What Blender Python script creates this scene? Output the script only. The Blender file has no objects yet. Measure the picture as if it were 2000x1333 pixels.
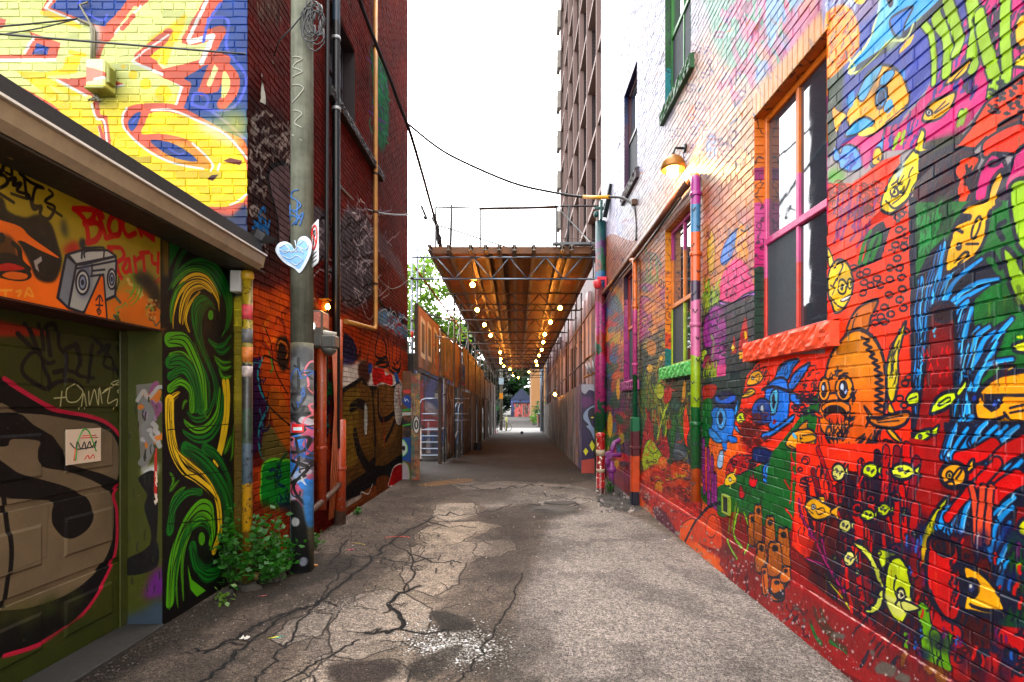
import bpy, math, random
import numpy as np
from mathutils import Vector
R = random.Random(7)
NR = np.random.RandomState(11)
C = bpy.context.scene.collection
F, CX, CY, HC = 1050.0, 1010.0, 790.0, 1.72
def at(px, py, d):
    return ((px - CX) * d / F, d, HC - (py - CY) * d / F)
def gz(y):                                   # the alley falls away gently under the scaffold
    if y < 13: return 0.0
    if y < 45: return -0.70 * (y - 13) / 32
    return -0.70

# ------------------------------------------------------------- mesh builder
class MB:
    def __init__(s): s.v = []; s.f = []; s.sm = []; s.mi = []; s.m = 0; s.tn = []; s.tone = 1.0
    def face(s, idx, smooth=False): s.f.append(tuple(idx)); s.sm.append(smooth); s.mi.append(s.m); s.tn.append(s.tone)
    def quad(s, a, b, c, d, smooth=False):
        n = len(s.v); s.v += [tuple(a), tuple(b), tuple(c), tuple(d)]; s.face((n, n+1, n+2, n+3), smooth)
    def box(s, x0, x1, y0, y1, z0, z1, bev=0.0):
        if x0 > x1: x0, x1 = x1, x0
        if y0 > y1: y0, y1 = y1, y0
        if z0 > z1: z0, z1 = z1, z0
        if bev <= 0:
            n = len(s.v)
            s.v += [(x0,y0,z0),(x1,y0,z0),(x1,y1,z0),(x0,y1,z0),(x0,y0,z1),(x1,y0,z1),(x1,y1,z1),(x0,y1,z1)]
            for q in ((0,3,2,1),(4,5,6,7),(0,1,5,4),(1,2,6,5),(2,3,7,6),(3,0,4,7)): s.face([n+i for i in q])
            return s
        b = min(bev, (x1-x0)/2.1, (y1-y0)/2.1, (z1-z0)/2.1)
        pts = []
        def oct_(z, e):
            return [(x0+b,y0+e,z),(x1-b,y0+e,z),(x1-e,y0+b,z),(x1-e,y1-b,z),(x1-b,y1-e,z),(x0+b,y1-e,z),(x0+e,y1-b,z),(x0+e,y0+b,z)]
        n = len(s.v)
        s.v += oct_(z0, b) + oct_(z0+b, 0) + oct_(z1-b, 0) + oct_(z1, b)
        for r in range(3):
            for i in range(8):
                j = (i+1) % 8
                s.face((n+r*8+i, n+r*8+j, n+(r+1)*8+j, n+(r+1)*8+i))
        s.face([n+i for i in range(7,-1,-1)]); s.face([n+24+i for i in range(8)])
        return s
    def bar(s, p0, p1, w, h, up=(0,0,1)):     # rectangular bar between two points
        p0 = Vector(p0); p1 = Vector(p1); t = (p1-p0).normalized(); u = Vector(up)
        if abs(t.dot(u)) > .98: u = Vector((0,1,0))
        a = t.cross(u).normalized() * (w/2); b = a.cross(t).normalized() * (h/2)
        n = len(s.v)
        for p in (p0, p1):
            for q in (-a-b, a-b, a+b, -a+b): s.v.append(tuple(p+q))
        for q in ((0,1,2,3),(7,6,5,4),(0,4,5,1),(1,5,6,2),(2,6,7,3),(3,7,4,0)): s.face([n+i for i in q])
        return s
    def tube(s, pts, r, seg=10, caps=True, rad=None):
        pts = [Vector(p) for p in pts]; N = len(pts)
        if N < 2: return s
        tang = []
        for i in range(N):
            t = (pts[min(i+1,N-1)] - pts[max(i-1,0)]); tang.append(t.normalized() if t.length > 1e-9 else Vector((0,0,1)))
        ref = Vector((0,0,1)) if abs(tang[0].z) < .9 else Vector((1,0,0))
        a = tang[0].cross(ref).normalized(); n0 = len(s.v)
        for i in range(N):
            a = (a - tang[i]*a.dot(tang[i])).normalized(); b = tang[i].cross(a)
            rr = r if rad is None else rad[i]
            for k in range(seg):
                th = 2*math.pi*k/seg
                s.v.append(tuple(pts[i] + a*(math.cos(th)*rr) + b*(math.sin(th)*rr)))
        for i in range(N-1):
            for k in range(seg):
                k2 = (k+1) % seg
                s.face((n0+i*seg+k, n0+i*seg+k2, n0+(i+1)*seg+k2, n0+(i+1)*seg+k), True)
        if caps:
            s.face([n0+k for k in range(seg-1,-1,-1)]); s.face([n0+(N-1)*seg+k for k in range(seg)])
        return s
    def lathe(s, c, prof, seg=16, axis='z'):  # prof: (radius, height)
        n0 = len(s.v)
        for r, h in prof:
            for k in range(seg):
                th = 2*math.pi*k/seg; x, y = r*math.cos(th), r*math.sin(th)
                if axis == 'z': p = (c[0]+x, c[1]+y, c[2]+h)
                elif axis == 'x': p = (c[0]+h, c[1]+x, c[2]+y)
                else: p = (c[0]+x, c[1]+h, c[2]+y)
                s.v.append(p)
        for i in range(len(prof)-1):
            for k in range(seg):
                k2 = (k+1) % seg
                s.face((n0+i*seg+k, n0+i*seg+k2, n0+(i+1)*seg+k2, n0+(i+1)*seg+k), True)
        s.face([n0+k for k in range(seg-1,-1,-1)]); s.face([n0+(len(prof)-1)*seg+k for k in range(seg)])
        return s
    def prism(s, front, back):                # two matching loops of points
        n = len(s.v); k = len(front); s.v += [tuple(p) for p in front] + [tuple(p) for p in back]
        s.face(list(range(n, n+k))); s.face(list(range(n+2*k-1, n+k-1, -1)))
        for i in range(k):
            j = (i+1) % k; s.face((n+i, n+k+i, n+k+j, n+j))
        return s
    def build(s, name, mats, parent=None, origin=None):
        me = bpy.data.meshes.new(name)
        if not isinstance(mats, (list, tuple)): mats = [mats]
        v = np.array(s.v, dtype=np.float64)
        if parent is not None:
            o0 = np.array(root_loc(parent))
        elif origin is not None: o0 = np.array(origin)
        else:
            o0 = (v.min(0)+v.max(0))/2; o0[2] = v[:,2].min()
        me.from_pydata((v-o0).tolist(), [], s.f)
        me.polygons.foreach_set('use_smooth', s.sm)
        me.polygons.foreach_set('material_index', s.mi)
        for m in mats: me.materials.append(m)
        if min(s.tn) < 1: me.attributes.new('tone', 'FLOAT', 'FACE').data.foreach_set('value', s.tn)   # brick to brick differences
        me.update()
        o = bpy.data.objects.new(name, me); C.objects.link(o)
        if parent is not None: o.parent = parent
        else: o.location = o0.tolist()
        return o
def root_loc(o):
    l = Vector(o.location)
    while o.parent: o = o.parent; l = l + Vector(o.location)
    return tuple(l)
def thing(name, label, cat, loc, group=None, kind=None):
    o = bpy.data.objects.new(name, None); C.objects.link(o); o.location = loc; o.empty_display_size = .1
    return tag(o, label, cat, group, kind)
def tag(o, label=None, cat=None, group=None, kind=None):
    if label: o['label'] = label
    if cat: o['category'] = cat
    if group: o['group'] = group
    if kind: o['kind'] = kind
    return o
def lab(o, label): o['label'] = label; return o
def dup(root, loc, label=None):
    r = root.copy(); C.objects.link(r); r.location = loc
    if label: r['label'] = label
    for ch in list(root.children):
        c = ch.copy(); C.objects.link(c); c.parent = r
        for g in list(ch.children):
            d = g.copy(); C.objects.link(d); d.parent = c
    return r

# ------------------------------------------------------------- raster paint (numpy), used as the paint on real walls
def fbm(h, w, cell, octs=4, seed=0, aspect=1.0):
    rs = np.random.RandomState(seed); out = np.zeros((h, w), np.float32); amp = 1.0; tot = 0
    for o in range(octs):
        cy = max(cell, 1.0); cx = max(cell*aspect, 1.0)
        gy, gx = int(h/cy)+3, int(w/cx)+3
        g = rs.rand(gy, gx).astype(np.float32)
        yy = np.arange(h, dtype=np.float32)/cy; xx = np.arange(w, dtype=np.float32)/cx
        y0 = yy.astype(int); x0 = xx.astype(int); fy = yy-y0; fx = xx-x0
        fy = fy*fy*(3-2*fy); fx = fx*fx*(3-2*fx)
        r0 = g[y0][:, x0]*(1-fx) + g[y0][:, x0+1]*fx
        r1 = g[y0+1][:, x0]*(1-fx) + g[y0+1][:, x0+1]*fx
        out += amp*(r0*(1-fy)[:,None] + r1*fy[:,None]); tot += amp; amp *= .5; cell *= .5
        if cell < 1: break
    return out/tot
def cr(pts, closed, n=6):
    P = np.array(pts, float); N = len(P)
    if N < 3: return P
    out = []
    rng = range(N) if closed else range(N-1)
    for i in rng:
        if closed: p0, p1, p2, p3 = P[i-1], P[i], P[(i+1)%N], P[(i+2)%N]
        else: p0, p1, p2, p3 = P[max(i-1,0)], P[i], P[i+1], P[min(i+2,N-1)]
        for t in np.arange(n)/n:
            out.append(.5*((2*p1)+(-p0+p2)*t+(2*p0-5*p1+4*p2-p3)*t*t+(-p0+3*p1-3*p2+p3)*t**3))
    if not closed: out.append(P[-1])
    return np.array(out)
def blur(m, k):
    if k < 1: return m
    k = int(k)
    for ax in (0, 1):
        for _ in range(2):
            p = np.concatenate([np.repeat(m.take([0],ax),k+1,ax), m, np.repeat(m.take([-1],ax),k,ax)], ax)
            c = np.cumsum(p, ax); n = m.shape[ax]
            a = c.take(range(2*k+1, 2*k+1+n), ax); b = c.take(range(0, n), ax)
            m = (a-b)/(2*k+1)
    return m
class Canvas:
    def __init__(s, W, H, res, mp=None, base=(.5,.5,.5)):
        s.Wm, s.Hm, s.res = W, H, res; s.w, s.h = int(W*res), int(H*res)
        s.a = np.empty((s.h, s.w, 3), np.float32); s.a[:] = base
        s.mp = mp or (lambda x, y: (x, y)); s.t = (0., 0., 1.); s.lw = 1.0
    def T(s, x0=0., y0=0., k=1.): s.t = (x0, y0, k)
    def px(s, pts):
        if isinstance(pts, str): pts = [tuple(float(q) for q in w.split(',')) for w in pts.split()]
        x0, y0, k = s.t
        return np.array([[q*s.res for q in s.mp(x0+x/k, y0+y/k)] for x, y in pts], float)
    def comp(s, m, x0, y0, col, alpha=1.0):
        h, w = m.shape; X0, Y0 = max(x0,0), max(y0,0); X1, Y1 = min(x0+w, s.w), min(y0+h, s.h)
        if X1 <= X0 or Y1 <= Y0: return
        mm = (m[Y0-y0:Y1-y0, X0-x0:X1-x0]*alpha)[..., None]
        A = s.a[Y0:Y1, X0:X1]; A += (np.array(col, np.float32)-A)*mm
    def mask(s, P, soft=0):
        pad = int(soft)*2+2
        x0 = int(max(P[:,0].min()-pad, -pad)); x1 = int(min(P[:,0].max()+pad+1, s.w+pad)); y0 = int(max(P[:,1].min()-pad, -pad)); y1 = int(min(P[:,1].max()+pad+1, s.h+pad))
        if x1 <= x0 or y1 <= y0: return None
        SS = 2 if (x1-x0)*(y1-y0) < 1500000 else 1
        w, h = (x1-x0)*SS, (y1-y0)*SS
        fl = np.zeros((h, w+1), np.int8); Q = (P-[x0, y0])*SS
        for i in range(len(Q)):
            (ax, ay), (bx, by) = Q[i-1], Q[i]
            if ay == by: continue
            if ay > by: ax, ay, bx, by = bx, by, ax, ay
            r0 = max(int(math.ceil(ay-.5)), 0); r1 = min(int(math.ceil(by-.5)), h)
            if r1 <= r0: continue
            ys = np.arange(r0, r1)
            xs = np.clip((ax+(ys+.5-ay)*(bx-ax)/(by-ay)+.5).astype(int), 0, w)
            fl[ys, xs] ^= 1
        m = (np.cumsum(fl, 1)[:, :w] & 1).astype(np.float32)
        if SS == 2: m = m.reshape(h//2, 2, w//2, 2).mean((1, 3))
        if soft: m = blur(m, soft)
        return m, x0, y0
    def poly(s, pts, col, sm=1, ol=None, ow=.012, soft=0, al=1.0, grad=None):
        P = s.px(pts); Q = cr(P, True, 6) if sm else P
        r = s.mask(Q, soft*s.res)
        if r is not None:
            m, x0, y0 = r
            if grad is not None:               # second colour towards the bottom of the shape
                t = np.linspace(1, 0, m.shape[0])[:, None, None]**1.2
                cc = np.array(col)*(1-t)+np.array(grad)*t; h, w = m.shape
                X0, Y0 = max(x0,0), max(y0,0); X1, Y1 = min(x0+w, s.w), min(y0+h, s.h)
                if X1 > X0 and Y1 > Y0:
                    mm = (m[Y0-y0:Y1-y0, X0-x0:X1-x0]*al)[..., None]; A = s.a[Y0:Y1, X0:X1]
                    A += (cc[Y0-y0:Y1-y0].astype(np.float32)-A)*mm
            else: s.comp(m, x0, y0, col, al)
        if ol is not None: s.line(np.vstack([Q, Q[:1]]), ol, ow, raw=True)
        return s
    def line(s, pts, col, w=.012, sm=1, raw=False, taper=0, soft=0, al=1.0):
        P = pts if raw else s.px(pts)
        if not raw and sm: P = cr(P, False, 5)
        rr = w*s.lw*s.res/2; pad = int(rr+soft*s.res*2)+3; N = len(P)
        x0 = int(P[:,0].min())-pad; y0 = int(P[:,1].min())-pad; x1 = int(P[:,0].max())+pad; y1 = int(P[:,1].max())+pad
        x0 = max(x0, -pad); y0 = max(y0, -pad); x1 = min(x1, s.w+pad); y1 = min(y1, s.h+pad)
        if x1 <= x0 or y1 <= y0: return s
        M = np.zeros((y1-y0, x1-x0), np.float32)
        for i in range(N-1):
            a, b = P[i]-[x0, y0], P[i+1]-[x0, y0]
            f = 1.0
            if taper:
                t = (i+.5)/max(N-1, 1); f = (1-t*taper) if taper < 2 else max(.15, math.sin(math.pi*(.05+.9*t)))
            r = rr*f; q = int(r)+2
            c0 = int(max(min(a[0],b[0])-q, 0)); c1 = int(min(max(a[0],b[0])+q+1, x1-x0)); d0 = int(max(min(a[1],b[1])-q, 0)); d1 = int(min(max(a[1],b[1])+q+1, y1-y0))
            if c1 <= c0 or d1 <= d0: continue
            X = np.arange(c0, c1)[None, :]-a[0]+.5; Y = np.arange(d0, d1)[:, None]-a[1]+.5
            dx, dy = b-a; L = dx*dx+dy*dy+1e-9
            t = np.clip((X*dx+Y*dy)/L, 0, 1); D = np.sqrt((X-t*dx)**2+(Y-t*dy)**2)
            np.maximum(M[d0:d1, c0:c1], np.clip(r-D+.5, 0, 1), out=M[d0:d1, c0:c1])
        if soft: M = blur(M, soft*s.res)
        s.comp(M, x0, y0, col, al); return s
    def ell(s, cx, cy, rx, ry, col, ol=None, ow=.012, rot=0, soft=0, al=1.0, n=14):
        c, d = math.cos(math.radians(rot)), math.sin(math.radians(rot))
        pts = [(cx+rx*math.cos(t)*c-ry*math.sin(t)*d, cy+rx*math.cos(t)*d+ry*math.sin(t)*c) for t in np.arange(n)*2*math.pi/n]
        if col is None: P = cr(s.px(pts), True, 4); return s.line(np.vstack([P, P[:1]]), ol, ow, raw=True)
        return s.poly(pts, col, 1, ol, ow, soft, al)
    def blobs(s, box, n, cols, r, soft=.3, al=.6, seed=0, asp=1.0):   # soft sprayed patches
        q = random.Random(seed); x0, y0, x1, y1 = box
        for i in range(n):
            rr = r*q.uniform(.5, 1.4); s.ell(q.uniform(x0,x1), q.uniform(y0,y1), rr, rr*asp*q.uniform(.6,1.4), q.choice(cols), rot=q.uniform(0,180), soft=soft, al=al*q.uniform(.5,1), n=8)
        return s
    def ticks(s, box, n, col, ln, w=.008, ang=90, spread=25, seed=0, al=.9):
        q = random.Random(seed); x0, y0, x1, y1 = box
        for i in range(n):
            x, y = q.uniform(x0,x1), q.uniform(y0,y1); a = math.radians(ang+q.uniform(-spread,spread)); l = ln*q.uniform(.5,1.3); k = q.uniform(-.25,.25)*l
            dx, dy = math.cos(a)*l/2, -math.sin(a)*l/2
            s.line([(x-dx,y-dy),(x+k*.6,y+k*.4),(x+dx,y+dy)], col if not isinstance(col, list) else q.choice(col), w*q.uniform(.7,1.3), al=al)
        return s
    def rings(s, box, n, col, r, w=.008, seed=0):
        q = random.Random(seed); x0, y0, x1, y1 = box
        for i in range(n):
            rr = r*q.uniform(.6,1.4); s.ell(q.uniform(x0,x1), q.uniform(y0,y1), rr, rr*q.uniform(.6,1), None, col, w, n=8)
        return s
    def scrib(s, box, n, cols, size, w=.012, seed=0, al=.9):          # tag-like loops
        q = random.Random(seed); x0, y0, x1, y1 = box
        for i in range(n):
            x, y = q.uniform(x0,x1), q.uniform(y0,y1); pts = []
            for k in range(q.randint(4, 8)):
                pts.append((x, y)); x += q.uniform(-.25,.7)*size; y += q.uniform(-.9,.9)*size
            s.line(pts, q.choice(cols), w*q.uniform(.7,1.5), al=al)
        return s
    def drip(s, box, n, cols, ln, w=.015, seed=0, al=.7):
        q = random.Random(seed); x0, y0, x1, y1 = box
        for i in range(n):
            x, y = q.uniform(x0,x1), q.uniform(y0,y1); l = ln*q.uniform(.3,1.4)
            s.line([(x,y),(x,y+l*.5),(x,y+l)], q.choice(cols), w*q.uniform(.5,1.5), taper=.7, al=al)
        return s
    def grain(s, amt=.05, cell=.15, seed=1):
        n = fbm(s.h, s.w, cell*s.res, 5, seed)-.5; s.a *= (1+amt*2*n)[..., None]
        return s
    def image(s, name, sat=1.0, con=1.0):
        if con != 1: s.a = np.clip(s.a, 0, 1)**con
        if sat != 1: l = s.a.mean(2, keepdims=True); s.a = l+(s.a-l)*sat
        im = bpy.data.images.new(name, s.w, s.h, alpha=False)
        buf = np.ones((s.h, s.w, 4), np.float32); buf[..., :3] = np.clip(s.a, 0, 1)
        im.pixels.foreach_set(buf.ravel()); im.update(); s.a = None
        return im

# ------------------------------------------------------------- materials
def _n(nt, t, **kw):
    n = nt.nodes.new(t)
    for k, v in kw.items():
        if k.startswith('i_'):
            key = k[2:].replace('_', ' '); n.inputs[key].default_value = v
        else: setattr(n, k, v)
    return n
def newmat(name):
    m = bpy.data.materials.new(name); m.use_nodes = True; nt = m.node_tree; b = nt.nodes['Principled BSDF']; return m, nt, b
def lin(c): return tuple(((x+.055)/1.055)**2.4 if x > .04045 else x/12.92 for x in c[:3])
def rgb(c): return (*lin(c), 1)
def mth(nt, op, a, b=None, clamp=False):
    n = nt.nodes.new('ShaderNodeMath'); n.operation = op; n.use_clamp = clamp
    for i, x in enumerate((a, b)):
        if x is None: continue
        if isinstance(x, (int, float)): n.inputs[i].default_value = x
        else: nt.links.new(x, n.inputs[i])
    return n.outputs[0]
def mixc(nt, fac, a, b, mode='MIX'):
    n = nt.nodes.new('ShaderNodeMix'); n.data_type = 'RGBA'; n.blend_type = mode
    for k, x in ((0, fac), (6, a), (7, b)):
        if isinstance(x, (int, float)): n.inputs[k].default_value = x
        elif isinstance(x, tuple): n.inputs[k].default_value = x
        else: nt.links.new(x, n.inputs[k])
    return n.outputs[2]
def pos(nt): return nt.nodes.new('ShaderNodeNewGeometry').outputs['Position']
def noise(nt, vec, scale, detail=4, rough=.55):
    n = _n(nt, 'ShaderNodeTexNoise'); n.inputs['Scale'].default_value = scale; n.inputs['Detail'].default_value = detail; n.inputs['Roughness'].default_value = rough
    if vec is not None: nt.links.new(vec, n.inputs['Vector'])
    return n.outputs['Fac']
def ramp(nt, fac, stops, mode='LINEAR'):
    n = nt.nodes.new('ShaderNodeValToRGB'); n.color_ramp.interpolation = mode; e = n.color_ramp.elements
    while len(e) < len(stops): e.new(.5)
    for k, (p, c) in enumerate(stops): e[k].position = p; e[k].color = rgb(c) if not isinstance(c, (int,float)) else (c,c,c,1)
    nt.links.new(fac, n.inputs[0]); return n.outputs[0]
def bump(nt, b, h, strength=.4, dist=.01):
    n = nt.nodes.new('ShaderNodeBump'); n.inputs['Strength'].default_value = strength; n.inputs['Distance'].default_value = dist
    nt.links.new(h, n.inputs['Height']); nt.links.new(n.outputs[0], b.inputs['Normal']); return n
_mc = {}
def mat(name, col, rough=.6, metal=0, var=.15, vs=6, bs=40, bd=.002, dirt=0.0, dirtcol=(.12,.1,.08), spec=.5):
    if name in _mc: return _mc[name]
    m, nt, b = newmat(name); p = pos(nt)
    f = noise(nt, p, vs)
    c = tuple(col)
    out = mixc(nt, f, rgb([x*(1-var) for x in c]), rgb([min(x*(1+var),1) for x in c]))
    if dirt > 0:
        d = ramp(nt, noise(nt, p, vs*2.3, 6, .65), [(.45, 0.), (.7, 1.)])
        out = mixc(nt, mth(nt, 'MULTIPLY', d, dirt), out, rgb(dirtcol))
    nt.links.new(out, b.inputs['Base Color'])
    r = mth(nt, 'ADD', mth(nt, 'MULTIPLY', noise(nt, p, vs*4), .3), rough-.15, True); nt.links.new(r, b.inputs['Roughness'])
    b.inputs['Metallic'].default_value = metal; b.inputs['Specular IOR Level'].default_value = spec
    if bd: bump(nt, b, noise(nt, p, bs, 3), .5, bd)
    _mc[name] = m; return m
def emit(name, col, s):
    if name in _mc: return _mc[name]
    m, nt, b = newmat(name); b.inputs['Base Color'].default_value = rgb(col); b.inputs['Emission Color'].default_value = rgb(col); b.inputs['Emission Strength'].default_value = s
    _mc[name] = m; return m
def bands(name, stops, rough=.35, z0=0, z1=5, wob=.12, seed=0, extra=None, ink=0):   # painted pipe, bands of colour up its height
    m, nt, b = newmat(name); p = pos(nt); s = nt.nodes.new('ShaderNodeSeparateXYZ'); nt.links.new(p, s.inputs[0])
    w = mth(nt, 'MULTIPLY', mth(nt, 'SUBTRACT', noise(nt, p, 7, 3), .5), wob)
    t = mth(nt, 'DIVIDE', mth(nt, 'SUBTRACT', mth(nt, 'ADD', s.outputs[2], w), z0), z1-z0, True)
    c = ramp(nt, t, [(q0, tuple(x*.80 for x in q1)) for q0, q1 in stops], 'CONSTANT')
    if extra:
        k = ramp(nt, noise(nt, p, extra[1], 2), [(extra[2], 0.), (extra[2]+.02, 1.)]); c = mixc(nt, k, c, rgb(extra[0]))
    if ink:                                          # scribbled dark line work, chips and grime over the bands
        v = mth(nt, 'ABSOLUTE', mth(nt, 'SUBTRACT', noise(nt, p, ink, 2), .5)); c = mixc(nt, ramp(nt, v, [(.010, .85), (.020, 0.)]), c, rgb((.05,.05,.11)))
        c = mixc(nt, ramp(nt, noise(nt, p, 31, 4, .7), [(.62, 0.), (.68, .6)]), c, rgb((.42,.36,.33)))
    c = mixc(nt, .45, c, ramp(nt, noise(nt, p, 9, 5, .65), [(.3, (.55,.54,.53)), (.65, (1.,1.,1.))]), 'MULTIPLY')
    nt.links.new(c, b.inputs['Base Color']); b.inputs['Roughness'].default_value = rough
    bump(nt, b, noise(nt, p, 60, 3), .6, .003); return m
def painted(name, im, a1, a2, u0, v0, W, H, rough=.4, dark=.85, grain=90, bd=.0025, flip=False, mortar=False, spec=.5, gl=.25, tone=False):
    """real paint: an image drawn by this script, laid on the wall in metres"""
    m, nt, b = newmat(name); p = pos(nt); s = nt.nodes.new('ShaderNodeSeparateXYZ'); nt.links.new(p, s.inputs[0])
    k = {'x': 0, 'y': 1, 'z': 2}
    u = mth(nt, 'DIVIDE', mth(nt, 'SUBTRACT', s.outputs[k[a1]], u0), W); v = mth(nt, 'DIVIDE', mth(nt, 'SUBTRACT', s.outputs[k[a2]], v0), H)
    if flip: u = mth(nt, 'SUBTRACT', 1.0, u)
    cb = nt.nodes.new('ShaderNodeCombineXYZ'); nt.links.new(u, cb.inputs[0]); nt.links.new(v, cb.inputs[1])
    t = nt.nodes.new('ShaderNodeTexImage'); t.image = im; t.extension = 'EXTEND'; nt.links.new(cb.outputs[0], t.inputs[0])
    out = t.outputs[0]
    # brick-to-brick and weather variation of the paint film
    w = noise(nt, p, 3.1, 6, .6); out = mixc(nt, .28, out, ramp(nt, w, [(.25, (.55,.55,.55)), (.75, (1,1,1))]), 'MULTIPLY')
    chip = ramp(nt, noise(nt, p, 23, 5, .7), [(.67, 0.), (.71, 1.)]); out = mixc(nt, mth(nt, 'MULTIPLY', chip, .5), out, rgb((.45,.36,.32)))
    if mortar: out = mixc(nt, 1.0, out, ramp(nt, noise(nt, p, 11, 4, .7), [(.35, .42), (.62, .95)]), 'MULTIPLY')
    if tone: at_ = nt.nodes.new('ShaderNodeAttribute'); at_.attribute_name = 'tone'; out = mixc(nt, 1.0, out, at_.outputs['Color'], 'MULTIPLY')
    if dark != 1: out = mixc(nt, 1.0, out, (dark, dark, dark, 1), 'MULTIPLY')
    nt.links.new(out, b.inputs['Base Color'])
    nt.links.new(mth(nt, 'ADD', mth(nt, 'MULTIPLY', noise(nt, p, 14, 4), gl), rough-gl/2, True), b.inputs['Roughness'])
    b.inputs['Specular IOR Level'].default_value = spec
    h = mth(nt, 'ADD', noise(nt, p, grain, 4, .65), mth(nt, 'MULTIPLY', noise(nt, p, 17, 3), .8)); bump(nt, b, h, .8, bd)
    return m

# ------------------------------------------------------------- brick skin: every course modelled
def brick_skin(mb, axis, plane, out, u0, u1, v0, v1, holes=(), L=.232, H=.075, j=.0075, dep=.0065, seed=0, skip=0.0):
    """bricks on the plane (axis 'y': wall along y at x=plane; 'x': wall along x at y=plane), facing `out` (+1/-1)"""
    q = random.Random(seed)
    def P(u, v, d): return (plane+out*d, u, v) if axis == 'y' else (u, plane+out*d, v)
    rows = int((v1-v0)/H)+1
    ph1, ph2 = q.uniform(0, 6), q.uniform(0, 6)
    for r in range(rows):
        a = v0+r*H; b = min(a+H-j, v1)
        if b-a < .015: continue
        off = (r % 2)*L/2+q.uniform(-.02, .02); hd = (r % 6 == 5)
        l = L if not hd else L/2; u = u0-l+off % l
        while u < u1:
            lo, hi = max(u, u0), min(u+l-j*q.uniform(.7, 1.3), u1); u += l*(1 if hd else q.uniform(.97, 1.03))
            if hi-lo < .012: continue
            segs = [(lo, hi)]
            for (hu0, hu1, hv0, hv1) in holes:
                if b <= hv0+.01 or a >= hv1-.01: continue
                ns = []
                for (x, y) in segs:
                    if y <= hu0 or x >= hu1: ns.append((x, y)); continue
                    if x < hu0: ns.append((x, hu0))
                    if y > hu1: ns.append((hu1, y))
                segs = ns
            for (x, y) in segs:
                if y-x < .012 or q.random() < skip: continue
                w = .0035*math.sin(x*1.7+ph1)+.0025*math.sin(x*4.1+ph2+r)
                d = dep+q.uniform(-.002, .002); i = min(.004, (y-x)*.2); e = .0026
                jz = [q.uniform(-e, e) for _ in range(4)]; jd = [q.uniform(-.0016, .0016) for _ in range(4)]
                if q.random() < .10: jd[q.randrange(4)] -= d*.9; jz[q.randrange(4)] *= 3     # knocked corner
                n = len(mb.v); mb.tone = q.uniform(.74, 1.0) if q.random() > .06 else q.uniform(.5, .75)
                bb = [P(x, a+w, 0), P(y, a+w, 0), P(y, b+w, 0), P(x, b+w, 0)]
                ff = [P(x+i, a+w+i+jz[0], d+jd[0]), P(y-i, a+w+i+jz[1], d+jd[1]), P(y-i, b+w-i+jz[2], d+jd[2]), P(x+i, b+w-i+jz[3], d+jd[3])]
                mb.v += bb+ff
                fl = ((axis == 'y') == (out > 0))
                fs = [(4,5,6,7),(0,1,5,4),(1,2,6,5),(2,3,7,6),(3,0,4,7)]
                for f in fs: mb.face([n+k for k in (f if fl else f[::-1])])
                mb.tone = 1.0
def holed_plane(mb, axis, plane, u0, u1, v0, v1, holes, flip=False):
    us = sorted({u0, u1, *[h[0] for h in holes], *[h[1] for h in holes]}); vs = sorted({v0, v1, *[h[2] for h in holes], *[h[3] for h in holes]})
    P = (lambda u, v: (plane, u, v)) if axis == 'y' else (lambda u, v: (u, plane, v))
    for i in range(len(us)-1):
        for k in range(len(vs)-1):
            cu, cv = (us[i]+us[i+1])/2, (vs[k]+vs[k+1])/2
            if any(h[0] < cu < h[1] and h[2] < cv < h[3] for h in holes): continue
            q = [P(us[i], vs[k]), P(us[i+1], vs[k]), P(us[i+1], vs[k+1]), P(us[i], vs[k+1])]
            mb.quad(*(q if not flip else q[::-1]))
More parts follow.
